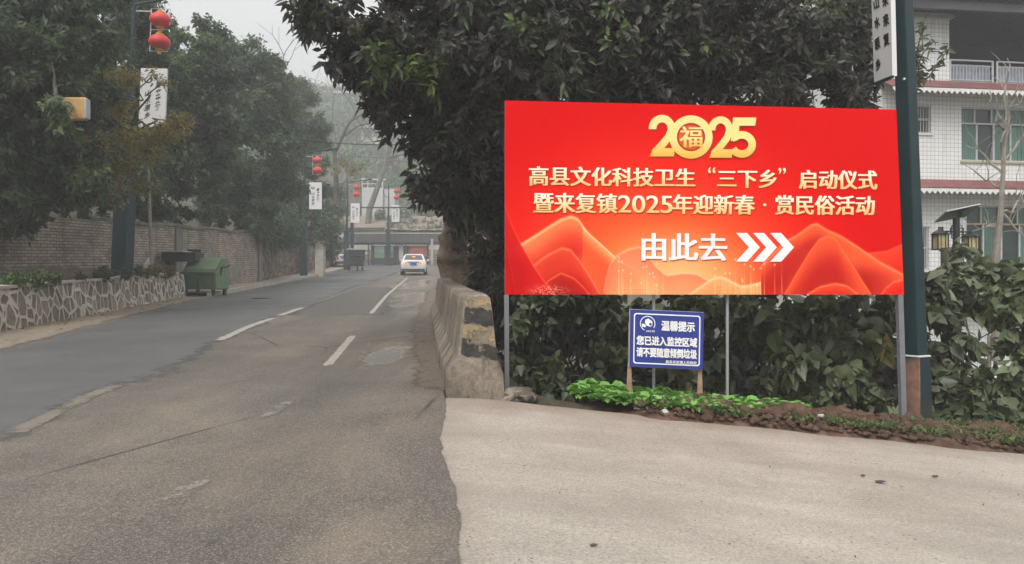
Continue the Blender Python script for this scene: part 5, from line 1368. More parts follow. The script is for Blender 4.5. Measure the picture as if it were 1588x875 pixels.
MB().bbox((x4(638), D4, z4(350)), (x4(664), D4 + 4, z4(325))).build('wall', m_white, wb)
MB().bbox((x4(637), D4 - 0.3, z4(325) + 0.004), (x4(665), D4 + 4.3, z4(323))).build('roof', m_concr, wb)
# long flat building on the hill top
D5 = 165.0; x5 = lambda px: (px - CX) / FPX * D5; z5 = lambda py: EYE - (py - HY) / FPX * D5
hb_ = thing('hilltop_building', 'long flat roofed pale building on tall columns on the misty hilltop', 'building', (x5(505), D5, z5(200)))
m_far = blotch('far_concrete', (0.42, 0.40, 0.37, 1), (0.55, 0.53, 0.49, 1), 0.3, 0.85)
MB().bbox((x5(455), D5, z5(134)), (x5(590), D5 + 12, z5(128))).build('roof', m_far, hb_)
MB().bbox((x5(458), D5 + 2, z5(143)), (x5(590), D5 + 12, z5(134) - 0.01)).build('wall', m_concr, hb_)
MB().bbox((x5(455), D5 - 1, z5(146)), (x5(590), D5 + 12, z5(143) - 0.01)).build('floor_slab', m_far, hb_)
for px in (470, 488, 519, 527, 545, 570): MB().bbox((x5(px), D5 + 0.4, z5(200)), (x5(px + 4), D5 + 1.2, z5(146) - 0.01)).build('column', m_far, hb_)
hb2 = thing('hillside_house', 'small pale house halfway up the misty hill behind the bare trees', 'house', (x5(575), 130, 30))
a, c_ = P(560, 214, 130), P(592, 200, 130)
MB().bbox((a.x, 130, a.z - 3), (c_.x, 138, c_.z)).build('wall', m_far, hb2)
MB().bbox((a.x - 0.5, 129, c_.z + 0.01), (c_.x + 0.5, 138.5, c_.z + 0.5)).build('roof', m_concr, hb2)
MB().bbox((a.x + 0.6, 129.95, a.z), (a.x + 1.8, 129.99, c_.z - 0.3)).build('window', m_pane, hb2)

# ------------------------------------------------------------------ the billboard
BA, BB = P(783, 300, 8.0), P(1396, 300, 8.35)
BPL = Plane((BA.x, BA.y), (BB.x, BB.y))
bbd = thing('billboard', 'large red festival billboard with gold and white lettering on grey posts', 'billboard', (BA.x, BA.y, 0.3))
TLc, TRc, BRc, BLc = (783, 156), (1390, 170), (1402, 457), (783, 457)
def bq(u, w):       # u to the right, w down, both 0..1 -> photo pixel on the board
    t = (TLc[0] + (TRc[0] - TLc[0]) * u, TLc[1] + (TRc[1] - TLc[1]) * u); bt_ = (BLc[0] + (BRc[0] - BLc[0]) * u, BLc[1] + (BRc[1] - BLc[1]) * u)
    return t[0] + (bt_[0] - t[0]) * w, t[1] + (bt_[1] - t[1]) * w
def linf(c): c = np.asarray(c, float) / 255; return np.where(c <= 0.04045, c / 12.92, ((c + 0.055) / 1.055) ** 2.4)
# the printed picture: colour per point of a fine sheet
nu, nw = 560, 280
U, Wd = np.meshgrid(np.linspace(0, 1, nu + 1), np.linspace(0, 1, nw + 1))
XX, YY = bq(U, Wd)
def mixc(a, b_, t): return a * (1 - t[..., None]) + np.asarray(b_, float) * t[..., None]
img = np.zeros(XX.shape + (3,)) + np.array([219, 6, 8])
d1 = np.sqrt(((XX - 1020) / 330) ** 2 + ((YY - 400) / 235) ** 2)
img = mixc(img, (247, 52, 28), 1 - sstep(0.35, 1.10, d1))
d2 = np.sqrt(((XX - 1025) / 250) ** 2 + ((YY - 420) / 150) ** 2)
img = mixc(img, (255, 128, 62), (1 - sstep(0.1, 1.05, d2)) * 0.95)
d3 = np.sqrt(((XX - 1050) / 150) ** 2 + ((YY - 440) / 100) ** 2)
img = mixc(img, (255, 196, 132), (1 - sstep(0.0, 1.05, d3)) * 0.95)
def wave(img, pts, top, low, depth, edge=(255, 190, 130), ew=2.2, ea=0.7, alpha=1.0, folds=0.0, seed=0):
    p = np.array(pts, float)
    # smooth interpolation through the crest points
    xs_ = np.linspace(p[0, 0], p[-1, 0], 400); yl_ = np.interp(xs_, p[:, 0], p[:, 1])
    ker = np.hanning(27); ker /= ker.sum(); ysm = np.convolve(np.pad(yl_, 13, mode='edge'), ker, 'valid')
    cy = np.interp(XX, xs_, ysm, left=999, right=999)
    d = YY - cy
    inside = sstep(-0.7, 0.7, d) * alpha
    t = np.clip(d / depth, 0, 1) ** 0.75
    f = 0
    if folds:
        f = folds * np.sin((XX * 0.55 + YY * 0.9) / 17 + seed + 2.0 * fbm(XX / 60, YY / 40, seed)) * np.clip(d / 25, 0, 1)
    col = np.asarray(top, float) * (1 - np.clip(t + f, 0, 1)[..., None]) + np.asarray(low, float) * np.clip(t + f, 0, 1)[..., None]
    img = img * (1 - inside[..., None]) + col * inside[..., None]
    e = np.exp(-(d / ew) ** 2) * ea * (np.abs(cy) < 900)
    return mixc(img, edge, e)
img = wave(img, [(1330, 398), (1347, 393), (1375, 390), (1402, 378)], (247, 70, 42), (226, 30, 24), 60, (255, 110, 70), 2, 0.4)
img = wave(img, [(783, 392), (811, 378), (835, 363), (855, 350), (870, 341), (885, 336), (897, 340), (910, 361), (931, 390), (958, 411), (982, 418), (995, 436), (1003, 458)], (253, 140, 84), (224, 36, 26), 85, (255, 205, 150), 2.6, 0.75, 1, 0.22, 2)
img = wave(img, [(903, 352), (915, 364), (938, 385), (962, 407), (985, 415), (1000, 440), (1006, 458)], (255, 176, 112), (245, 92, 50), 24, (255, 225, 180), 1.6, 0.7)
img = wave(img, [(815, 424), (825, 414), (849, 396), (871, 385), (885, 388), (898, 404), (915, 430), (931, 458)], (238, 78, 48), (198, 22, 20), 55, (255, 150, 95), 2.0, 0.6, 1, 0.18, 4)
img = wave(img, [(835, 457), (850, 436), (870, 424), (890, 432), (905, 446), (915, 458)], (205, 40, 28), (165, 14, 16), 30, (255, 140, 70), 1.6, 0.55)
img = wave(img, [(936, 458), (940, 430), (947, 408), (958, 396), (975, 387), (993, 383), (1005, 398), (1017, 414), (1034, 428), (1058, 424), (1080, 425), (1099, 436), (1110, 446), (1116, 458)], (240, 120, 84), (250, 170, 112), 62, (255, 205, 160), 2.0, 0.55, 0.85, 0.15, 6)
img = wave(img, [(1068, 458), (1085, 446), (1105, 432), (1120, 430), (1150, 445), (1175, 440), (1200, 430), (1235, 400), (1270, 388), (1290, 420), (1300, 458)], (255, 178, 118), (255, 140, 76), 40, (255, 225, 175), 2.0, 0.6)
img = wave(img, [(1180, 414), (1195, 398), (1217, 376), (1241, 362), (1258, 349), (1267, 347), (1282, 357), (1303, 366), (1330, 383), (1364, 407), (1402, 427)], (255, 102, 54), (188, 24, 22), 72, (255, 160, 100), 2.4, 0.6, 1, 0.28, 9)
img = wave(img, [(1216, 458), (1232, 430), (1255, 392), (1270, 372), (1285, 366), (1297, 372), (1308, 392), (1326, 418), (1340, 440), (1352, 458)], (252, 92, 50), (196, 32, 24), 70, (255, 140, 80), 2.2, 0.45, 1, 0.22, 12)
img = wave(img, [(1250, 458), (1272, 445), (1296, 440), (1314, 444), (1332, 458)], (247, 78, 40), (214, 34, 24), 22, (255, 150, 85), 1.8, 0.6)
img = wave(img, [(1366, 458), (1374, 447), (1385, 438), (1402, 434)], (250, 60, 40), (228, 24, 22), 26, (255, 130, 85), 1.8, 0.6)
img = wave(img, [(783, 318), (792, 345), (805, 374), (828, 414), (845, 438), (862, 458)], (222, 26, 26), (196, 8, 16), 60, (250, 110, 72), 2.0, 0.55, 0.9, 0.2, 3)
img = wave(img, [(783, 372), (790, 405), (797, 440), (800, 458)], (190, 6, 14), (205, 12, 18), 60, (255, 130, 90), 1.6, 0.5)
for i in range(34):
    rr_ = random.random(); x0 = (955 + rr_ * 75) if i % 2 else (1105 + rr_ * 110); top_ = 385 + random.random() * 50
    img = mixc(img, (255, 215, 150), np.exp(-((XX - x0) / 0.7) ** 2) * sstep(top_, 458, YY) * 0.55)
    img = mixc(img, (255, 240, 205), np.exp(-((XX - x0) / 1.2) ** 2 - ((YY - top_ - 10) / 1.5) ** 2) * 0.8)
spk = (RNG.random(XX.shape) > 0.72) * (1 - sstep(0.2, 1.0, np.sqrt(((XX - 850) / 50) ** 2 + ((YY - 452) / 16) ** 2)))
img = mixc(img, (255, 205, 170), spk * 0.7)
pts = np.array([tuple(BPL.on(x, y, 0.0)) for x, y in zip(XX.ravel(), YY.ravel())]) - np.array(loc_of(bbd))
i0 = (np.arange(nw)[:, None] * (nu + 1) + np.arange(nu)[None, :]).ravel()
FF = np.stack([i0, i0 + nu + 1, i0 + nu + 2, i0 + 1], 1)
cols = np.concatenate([linf(np.clip(img, 0, 255)).reshape(-1, 3), np.ones((pts.shape[0], 1))], 1)
m_print, nt, b = nodes_of('printed_vinyl', 0.6, 0.04)
k = NT(nt); at = k.n('ShaderNodeAttribute', attribute_name='print'); k.l(at.outputs['Color'], b.inputs['Base Color'])
link('printed_face', fast_mesh('printed_face', pts, FF.ravel(), np.full(len(FF), 4), None, cols), m_print, bbd)
m_post = plain('grey_painted_steel', (0.19, 0.195, 0.21, 1), 0.5)
mb = MB(); mb.prism([BPL.on(*q, -0.004) for q in (TLc, TRc, BRc, BLc)], BPL.n * -0.05); mb.build('panel', m_post, bbd)
def bpost(px0, px1, pyb, kd):
    mb = MB(); a, c_ = BPL.on(px0 - 0.0, 457, 0), BPL.on(px1, 457, 0); e0, e1 = BPL.on(px0 + (6 if kd else 1), pyb, 0), BPL.on(px1 + (6 if kd else 1), pyb, 0)
    a.z -= 0.002; c_.z -= 0.002
    mb.prism([e0, e1, c_, a], BPL.n * -0.06); mb.build('post', m_post, bbd)
bpost(782, 789, 625, 0); bpost(1393, 1401, 660, 1)
m_thin = plain('galvanised_pipe', (0.36, 0.37, 0.375, 1), 0.45, 0.5, 0.3)
for px in (1017.5, 1133):
    q = BPL.on(px, 300, -0.10); z0 = float(pad_z(q.x, q.y)) - 0.2
    MB().tube([(q.x, q.y, z0), (q.x, q.y, 2.6)], 0.018, 10).build('support_pipe', m_thin, bbd, smooth=True)
# printed lettering
def grad(name, lo, mid, hi):
    m, nt, b = nodes_of(name, 0.5, 0.3); k = NT(nt)
    z = k.sep(k.coord('Generated'))[2]; k.l(k.ramp(z, [(0.0, lo), (0.45, mid), (1.0, hi)]), b.inputs['Base Color']); return m
m_gold = grad('gold_print', lin(252, 190, 112)[:3], lin(255, 222, 165)[:3], lin(255, 250, 232)[:3])
m_logo = grad('gold_numeral_print', lin(250, 178, 62)[:3], lin(255, 226, 140)[:3], lin(253, 222, 150)[:3])
m_wprint = plain('white_print', (0.88, 0.88, 0.87, 1), 0.5)
m_rshadow = plain('dark_red_print', lin(176, 14, 8), 0.5)
m_oshadow = plain('orange_red_print', lin(196, 50, 10), 0.5)
def bl(body, x0, x1, y0, y1, y2, y3, mat, bold=0.012, thick=0.0, sh=1.2, shm=None):
    """one run of lettering: left edge y0..y1, right edge y2..y3"""
    mb = MB(); letter_on(mb, body, ((x0 + sh, y0 + sh), (x1 + sh, y2 + sh), (x1 + sh, y3 + sh), (x0 + sh, y1 + sh)), BPL.on, 0.003, bold, thick, 0.0006)
    mb.build('lettering_shadow', shm or m_rshadow, bbd)
    mb = MB(); letter_on(mb, body, ((x0, y0), (x1, y2), (x1, y3), (x0, y1)), BPL.on, 0.007, bold, thick, 0.0006)
    mb.build('lettering', mat, bbd)
bl('高县文化科技卫生', 821, 1077, 258, 288, 262, 290, m_gold, 0.010, 0.75)
bl('“', 1098, 1109, 260, 269, 260, 269, m_gold, 0.02)
bl('三下乡', 1113, 1203, 263, 291, 264, 292, m_gold, 0.010, 0.75)
bl('”', 1207, 1218, 261, 270, 261, 270, m_gold, 0.02)
bl('启动仪式', 1239, 1359, 264, 293, 265, 294, m_gold, 0.010, 0.75)
bl('暨来复镇', 828, 956, 299, 330, 301, 331, m_gold, 0.010, 0.75)
bl('2025', 959, 1042, 303, 330, 304, 331, m_gold, 0.0, 0.8)
bl('年迎新春', 1044, 1169, 302, 332, 303, 333, m_gold, 0.010, 0.75)
bl('·', 1183, 1188, 316, 320, 316, 320, m_gold, 0.02)
bl('赏民俗活动', 1202, 1355, 303, 333, 304, 334, m_gold, 0.010, 0.75)
bl('由此去', 996, 1126, 362, 404, 363, 405, m_wprint, 0.012, 1.1, 1.4, plain('brown_red_print', lin(206, 96, 52), 0.5))
mb = MB()
for i in range(3):
    x = 1141 + i * 26.5; y0, y1 = 361.5, 406.0; ym = (y0 + y1) / 2
    mb.add([BPL.on(px, py, 0.007) for px, py in ((x, y0), (x + 17, y0), (x + 37, ym), (x + 17, y1), (x, y1), (x + 20, ym))], [(0, 1, 2, 5), (5, 2, 3, 4)])
mb.build('arrow_mark', m_wprint, bbd)
# 2025 emblem with its round character
def arc_pts(cx, cy, rx, ry, a0, a1, n): return [(cx + rx * math.cos(R(a)), cy - ry * math.sin(R(a))) for a in np.linspace(a0, a1, n)]
def ribbon(mb, path, w, off):
    """flat broad pen stroke along photo-pixel points"""
    p = np.array(path, float); t = np.gradient(p, axis=0); t /= np.linalg.norm(t, axis=1, keepdims=True) + 1e-9; nrm = np.stack([-t[:, 1], t[:, 0]], 1)
    w = np.asarray(w, float) * np.ones(len(p)); L_, R_ = p + nrm * w[:, None] / 2, p - nrm * w[:, None] / 2
    mb.add([BPL.on(x, y, off) for x, y in np.concatenate([L_, R_])], [(i, i + 1, len(p) + i + 1, len(p) + i) for i in range(len(p) - 1)])
def two(mb, x, y, w, h, off):
    sw = w * 0.27
    top_ = arc_pts(x + w * 0.47, y + h * 0.32, w * 0.34, h * 0.235, 185, -25, 22)
    path = top_ + [(x + w * 0.72, y + h * 0.52), (x + w * 0.50, y + h * 0.70), (x + w * 0.20, y + h * 0.92)]
    ribbon(mb, path, sw, off)
    mb.add([BPL.on(px, py, off + 0.0007) for px, py in ((x + w * 0.03, y + h), (x + w * 0.16, y + h * 0.80), (x + w * 0.93, y + h * 0.80), (x + w * 0.90, y + h))], [(0, 3, 2, 1)])
def five(mb, x, y, w, h, off):
    sw = w * 0.27
    mb.add([BPL.on(px, py, off + 0.0007) for px, py in ((x + w * 0.16, y), (x + w, y), (x + w * 0.95, y + h * 0.20), (x + w * 0.14, y + h * 0.20))], [(0, 3, 2, 1)])
    mb.add([BPL.on(px, py, off + 0.0014) for px, py in ((x + w * 0.16, y), (x + w * 0.40, y), (x + w * 0.36, y + h * 0.54), (x + w * 0.08, y + h * 0.58))], [(0, 3, 2, 1)])
    ribbon(mb, [(x + w * 0.12, y + h * 0.51)] + arc_pts(x + w * 0.48, y + h * 0.66, w * 0.37, h * 0.235, 128, -152, 26), sw, off)
def ring(mb, cx, cy, r0, r1, off, n=48):
    v = [BPL.on(cx + r * math.cos(2 * math.pi * i / n) , cy + r * math.sin(2 * math.pi * i / n), off) for r in (r1, r0) for i in range(n)]
    mb.add(v, [(i, (i + 1) % n, n + (i + 1) % n, n + i) for i in range(n)])
for (dx, dy, off, mat, nm) in ((2.0, 2.2, 0.003, m_oshadow, 'emblem_shadow'), (0, 0, 0.010, m_logo, 'emblem')):
    mb = MB(); two(mb, 1006 + dx, 179 + dy, 43, 64, off); mb.build(nm, mat, bbd)
    mb = MB(); ring(mb, 1071 + dx, 213 + dy, 21, 33.5, off + 0.002 if dx == 0 else off + 0.0004); mb.build(nm, mat, bbd)
    mb = MB(); two(mb, 1098 + dx, 181 + dy, 40, 64, off + 0.004 if dx == 0 else off + 0.0008); mb.build(nm, mat, bbd)
    mb = MB(); five(mb, 1129 + dx, 183 + dy, 43, 63, off + 0.007 if dx == 0 else off + 0.0012); mb.build(nm, mat, bbd)
mb = MB(); ring(mb, 1071, 213, 0.01, 21.2, 0.0095, 40); mb.build('emblem_disc', plain('orange_print', lin(236, 92, 22), 0.5), bbd)
mb = MB(); ring(mb, 1071, 213, 19.6, 21.8, 0.0145, 48); mb.build('emblem_ring', m_rshadow, bbd)
mb = MB(); letter_on(mb, '福', ((1054, 197), (1088, 197), (1088, 229), (1054, 229)), BPL.on, 0.0150, 0.012, 0.5, 0.0006); mb.build('lettering', m_logo, bbd)

# ------------------------------------------------------------------ blue notice
NA, NB = P(977, 525, 7.95), P(1091, 525, 8.02)
NPL = Plane((NA.x, NA.y), (NB.x, NB.y))
ns = thing('notice_sign', 'blue camera surveillance notice with white lettering on two wooden legs', 'sign', tuple(P(1033, 605, 8.0)))
m_blue = blotch('blue_sign_sheet', (0.020, 0.036, 0.23, 1), (0.030, 0.052, 0.30, 1), 2, 0.4)
m_galv = plain('sheet_edge', (0.42, 0.43, 0.44, 1), 0.5)
nq = lambda m: [NPL.on(*q, m) for q in ((976.5, 568.5), (1090, 573.5), (1091.5, 485), (978, 480))]
mb = MB(); mb.prism(nq(0.0), NPL.n * -0.015); mb.build('sign_face', m_blue, ns)
mb = MB(); mb.prism([NPL.on(*q, -0.017) for q in ((975.4, 568.9), (1090.8, 574.2), (1092.3, 484.4), (976.9, 479.3))], NPL.n * -0.012); mb.build('sign_back', m_galv, ns)
def nmap(u, w): # 0..1 across and down the face
    a = np.array([978 + 113.5 * u, 480 + 5 * u]); c_ = np.array([976.5 + 113.5 * u, 568.5 + 5 * u]); q = a + (c_ - a) * w; return float(q[0]), float(q[1])
def nl(body, u0, u1, w0, w1, bold=0.035):
    mb = MB(); letter_on(mb, body, (nmap(u0, w0), nmap(u1, w0), nmap(u1, w1), nmap(u0, w1)), NPL.on, 0.003, bold); mb.build('lettering', m_wprint, ns)
nl('温馨提示', 0.425, 0.875, 0.175, 0.345)
nl('您已进入监控区域', 0.09, 0.91, 0.455, 0.61)
nl('请不要随意倾倒垃圾', 0.09, 0.91, 0.655, 0.815)
nl('高县来复镇人民政府', 0.49, 0.91, 0.86, 0.915, 0.012)
nl('24小时', 0.215, 0.335, 0.345, 0.385, 0.008)
mb = MB(); out_, in_ = [], []
def rrect(m, rad, n=6):
    o = []
    for (cx, cy, a0) in ((1 - m - rad, m * 1.28 + rad * 1.28, 0), (m + rad, m * 1.28 + rad * 1.28, 90), (m + rad, 1 - m * 1.28 - rad * 1.28, 180), (1 - m - rad, 1 - m * 1.28 - rad * 1.28, 270)):
        for i in range(n + 1):
            a = R(a0 - 90 * 0 + 90 * i / n); o.append((cx + rad * math.cos(a), cy - rad * 1.28 * math.sin(a)))
    return o
A_, B_ = rrect(0.045, 0.035), rrect(0.061, 0.028); n = len(A_)
mb.add([NPL.on(*nmap(*q), 0.003) for q in A_ + B_], [(i, (i + 1) % n, n + (i + 1) % n, n + i) for i in range(n)]); mb.build('border_line', m_wprint, ns)
mb = MB(); cx, cy, r1, r0 = 0.235, 0.235, 0.105, 0.094
arc = [R(a) for a in np.linspace(-35, 245, 40)]
mb.add([NPL.on(*nmap(cx + r * math.cos(a), cy - r * 1.28 * math.sin(a)), 0.003) for r in (r1, r0) for a in arc], [(i, i + 1, 41 + i, 40 + i) for i in range(39)])
# the little camera drawn in the circle
cam_poly = [(0.205, 0.165), (0.245, 0.145), (0.30, 0.20), (0.298, 0.265), (0.27, 0.29), (0.215, 0.265), (0.195, 0.215)]
mb.add([NPL.on(*nmap(*q), 0.003) for q in cam_poly], [tuple(range(len(cam_poly)))[::-1]])
arm_poly = [(0.16, 0.235), (0.19, 0.245), (0.215, 0.275), (0.20, 0.305), (0.175, 0.29), (0.165, 0.31), (0.155, 0.27)]
mb.add([NPL.on(*nmap(*q), 0.0036) for q in arm_poly], [tuple(range(len(arm_poly)))[::-1]])
mb.build('camera_symbol', m_wprint, ns)
mb = MB(); mb.add([NPL.on(*nmap(0.272 + 0.018 * math.cos(a), 0.245 - 0.024 * math.sin(a)), 0.0048) for a in np.linspace(0, 6.28, 15)[:-1]], [tuple(range(14))]); mb.build('camera_lens', m_blue, ns)
m_stick = blotch('raw_split_wood', (0.30, 0.19, 0.115, 1), (0.50, 0.36, 0.25, 1), 6, 0.85, 0.5, fine=60)
for px in (978, 1088):
    mb = MB(); q = NPL.on(px, 566, -0.045); g = soil_z(q.x, q.y) - 0.12
    for dx, w in ((-0.05, 0.010), (-0.02, 0.013), (0.012, 0.014), (0.035, 0.011)):
        mb.tube([(q.x + dx * 1.2 , q.y + dx * 0.4, g), (q.x + dx * 0.5, q.y, g + 0.2), (q.x + dx * 0.2, q.y, q.z + 0.05)], [w * 1.3, w, w * 0.8], 6)
    mb.tube([(q.x, q.y, g + 0.1), (q.x, q.y, q.z + 0.45)], 0.016, 7)
    mb.build('leg', m_stick, ns)

# ------------------------------------------------------------------ green lamp posts
m_green, nt, b = nodes_of('dark_green_paint', 0.45, 0.3)
k = NT(nt); v = k.pos(); c = k.ramp(k.noise(v, 3, 6, 0.65), [(0.3, (0.006, 0.024, 0.028)), (0.7, (0.011, 0.036, 0.041))])
k.l(c, b.inputs['Base Color'])
m_board = blotch('banner_white', (0.60, 0.585, 0.575, 1), (0.70, 0.69, 0.68, 1), 1.2, 0.5)
m_ink = plain('black_ink', (0.012, 0.012, 0.013, 1), 0.5)
m_inkblue = plain('blue_ink', (0.03, 0.05, 0.16, 1), 0.5)
m_lred = blotch('red_lantern_cloth', (0.56, 0.035, 0.038, 1), (0.68, 0.055, 0.055, 1), 3, 0.55)
m_lgold = plain('lantern_gold', (0.55, 0.29, 0.05, 1), 0.5)
m_brk = plain('white_bracket', (0.62, 0.62, 0.61, 1), 0.5)

def banner_text(mb_ink, fn, bold=0.014):
    """two columns of brush characters; fn(x, z) -> point on the board, x 0..1 across and z 0..1 down"""
    def ch(c, x, z, s, sl=0.25):
        v, f, asp = text_mesh(c, bold)
        mb_ink.add([fn(x + (q[0] - 0.5) * s * 1.05 + (q[1] - 0.5) * s * 0.10, z - (q[1] - 0.5) * s * 0.50 - (q[0] - 0.5) * s * 0.13) for q in v], f)
    for c, z in zip('山水原乡', (0.42, 0.545, 0.67, 0.79)): ch(c, 0.32, z, 0.21)
    for c, z in zip('慕来来复', (0.28, 0.405, 0.53, 0.655)): ch(c, 0.70, z, 0.23)

def make_lamp(label, loc):
    t = thing('street_lamp', label, 'street lamp', loc, group='green street lamps with lanterns up the left side of the road')
    mb = MB(); mb.box((0, 0, 1.72), (0.42, 0.42, 3.44)); mb.box((0, 0, 0.06), (0.6, 0.6, 0.12)); mb.box((0, 0, 3.50), (0.48, 0.48, 0.12)); mb.build('post', m_green, t, bevel=0.02, world=False)
    mb = MB(); mb.box((0.02, 0, 4.6), (0.20, 0.20, 2.1), taper=0.8); mb.tube([(0.05, 0, 5.4), (0.05, 0, 7.9)], [0.07, 0.05], 10); mb.lathe((0.05, 0, 7.9), [(0.07, 0), (0.07, 0.08), (0.02, 0.16)], 8); mb.build('pole', m_green, t, smooth=True, world=False)
    mb = MB(); mb.tube([(0.05, 0, 7.72), (0.6, -0.05, 7.80), (1.2, -0.1, 7.90), (1.45, -0.12, 7.92)], [0.04, 0.035, 0.03, 0.03], 7)
    pts = [(0.05 + 0.02, 0, 6.75)] + [(0.05 - 0.10 - 0.42 * math.sin(a), 0, 7.15 + 0.55 * -math.cos(a) + 0.1) for a in np.linspace(0.2, 2.9, 10)] + [(0.03, 0, 7.72)]
    mb.tube(pts, 0.028, 6); mb.build('arm', m_green, t, smooth=True, world=False)
    mb = MB(); M = Matrix.Rotation(R(-8), 3, 'Y')
    ring_ = [(-0.42, 0.05), (-0.38, 0.10), (-0.1, 0.14), (0.25, 0.13), (0.42, 0.08), (0.46, 0.0)]
    top_ = [(x, y) for x, y in ring_] + [(x, -y) for x, y in ring_[::-1]]
    mb.prism([Vector((1.75, -0.14, 7.90)) + M @ Vector((x, y, 0)) for x, y in top_], (0, 0, 0.085)); h = mb.build('lamp_head', m_green, t, bevel=0.03, world=False)
    # banner
    bx0, bx1, bz0, bz1 = 0.34, 1.12, 4.25, 5.92
    mb = MB(); mb.bbox((bx0, -0.06, bz0), (bx1, 0.03, bz1)); bn = mb.build('banner', m_board, t, bevel=0.012, world=False)
    mb = MB(); banner_text(mb, lambda x, z: (bx0 + (bx1 - bx0) * x, -0.066, bz1 - (bz1 - bz0) * z)); mb.build('lettering', m_ink, bn, world=False)
    mb = MB()
    fnb = lambda x, z: (bx0 + (bx1 - bx0) * x, -0.066, bz1 - (bz1 - bz0) * z)
    for cx, cz, rx, rz, a0, a1 in ((0.30, 0.20, 0.15, 0.055, 150, 400), (0.36, 0.215, 0.10, 0.04, 0, 230), (0.24, 0.19, 0.08, 0.035, 60, 330)):
        aa = [R(a) for a in np.linspace(a0, a1, 16)]
        mb.add([fnb(cx + rx * s * math.cos(a), cz - rz * s * math.sin(a)) for s in (1.0, 0.66) for a in aa], [(i, i + 1, 17 + i, 16 + i) for i in range(15)])
    mb.build('emblem', m_inkblue, bn, world=False)
    mb = MB()
    for zz in (bz0 + 0.2, bz1 - 0.2): mb.tube([(0.05, 0, zz), (bx0 + 0.03, 0, zz)], 0.022, 6)
    mb.tube([(bx1 + 0.015, 0.01, bz0 - 0.02), (bx1 + 0.015, 0.01, bz1 + 0.02)], 0.018, 6); mb.build('banner_bracket', m_green, t, world=False)
    # lantern frame
    fx0, fx1, fz0, fz1 = 0.55, 1.10, 6.42, 7.62
    mb = MB(); mb.tube([(fx1 - 0.02, 0, fz0), (fx0, 0, fz0), (fx0, 0, fz1), (fx1, 0, fz1), (fx1, 0, fz0 + 0.75)], 0.016, 5); mb.tube([(fx0, 0, (fz0 + fz1) / 2), (fx1, 0, (fz0 + fz1) / 2 + 0.02)], 0.01, 5)
    mb.tube([(0.06, 0, fz1 - 0.08), (fx0, 0, fz1 - 0.08)], 0.016, 5); mb.build('lantern_frame', m_brk, t, world=False)
    for zc in (7.30, 6.68):
        prof = [(0.29 * math.sin(a), 0.21 * -math.cos(a)) for a in np.linspace(0.35, 2.8, 12)]
        mb = MB(); n = 32; P_, F_ = [], []
        for (r, z) in prof:
            for k_ in range(n):
                a = 2 * math.pi * k_ / n; q = r * (1 + 0.015 * math.cos(a * 16)); P_.append((0.83 + q * math.cos(a), q * math.sin(a), zc + z))
        for i in range(len(prof) - 1):
            for k_ in range(n): F_.append((i * n + k_, i * n + (k_ + 1) % n, (i + 1) * n + (k_ + 1) % n, (i + 1) * n + k_))
        mb.add(P_, F_); l_ = mb.build('lantern', m_lred, t, smooth=True, world=False)
        MB().lathe((0.83, 0, zc + 0.19), [(0.11, 0), (0.11, 0.05), (0.03, 0.06), (0.02, 0.10)], 14).build('cap', m_lgold, l_, world=False)
        MB().lathe((0.83, 0, zc - 0.34), [(0.055, 0), (0.06, 0.10), (0.10, 0.105), (0.105, 0.155)], 14).build('tassel', m_lgold, l_, world=False)
    return t
lamp_at = [(189, 21.0, float(g_along(21)) + PH, 'nearest lantern lamp post, standing in the planter, its banner behind autumn leaves'),
           (471, 46.0, float(g_along(46)) + 0.0, 'second lantern lamp post up the road, at the kerb by the rubble wall'),
           (537, 64.0, float(g_along(64)) - 0.2, 'third lantern lamp post up the road, beside the parked three wheeler'),
           (602, 73.2, float(g_along(73.2)), 'farthest lantern lamp post, in front of the notice pavilion')]
lamp0 = None
for px, d, z, lab in lamp_at:
    o = make_lamp(lab, (0, 0, 0)) if lamp0 is None else copy_tree(lamp0)
    lamp0 = lamp0 or o
    o.location = ((px - CX) / FPX * d, d, z); o['label'] = lab
for i, o in enumerate([q for q in COL.objects if q.name.startswith('street_lamp')]): o.rotation_euler = (0, R((2.4, 0, 0.5, 0)[i]), R((-4, 3, 0, 2)[i]))

# the thick green post beside the billboard
gp_ = thing('street_lamp', 'tall thick dark green post with a white banner at the right end of the billboard', 'street lamp', tuple(P(1424, 655, 8.3)))
GA = P(1424, 655, 8.3)
def tiltbox(name, pyb, pyt, wpx_b, wpx_t, cxb, cxt, mat, dep=0.26):
    a, c_ = P(cxb, pyb, 8.44), P(cxt, pyt, 8.44); wb_, wt_ = wpx_b / FPX * 8.3 / 2, wpx_t / FPX * 8.3 / 2
    mb = MB(); V = []
    for q, w in ((a, wb_), (c_, wt_)):
        dx, dy = math.cos(R(28)), math.sin(R(28)); s = w * 2 / (math.cos(R(28)) + math.sin(R(28)))
        for sx, sy in ((-1, -1), (1, -1), (1, 1), (-1, 1)): V.append((q.x + (sx * dx - sy * dy) * s / 2, q.y + (sx * dy + sy * dx) * s / 2, q.z))
    mb.add(V, [(3, 2, 1, 0), (4, 5, 6, 7), (0, 1, 5, 4), (1, 2, 6, 5), (2, 3, 7, 6), (3, 0, 4, 7)]); return mb.build(name, mat, gp_, bevel=0.012)
m_rust, nt, b = nodes_of('green_paint_rubbed', 0.5, 0.4)
k = NT(nt); v = k.pos(); z = k.sep(v)[2]
c = k.ramp(k.noise(v, 3, 6, 0.65), [(0.3, (0.006, 0.024, 0.028)), (0.7, (0.011, 0.036, 0.041))])
dirt = k.math('SUBTRACT', 1.0, k.smooth(k.math('ADD', z, k.math('MULTIPLY', k.noise(k.mapping(v, (6, 6, 0.7)), 1.5, 5, 0.7), 0.5)), 0.22, 0.62))
c = k.mix(k.math('MULTIPLY', dirt, 0.7), c, (0.055, 0.048, 0.042, 1))
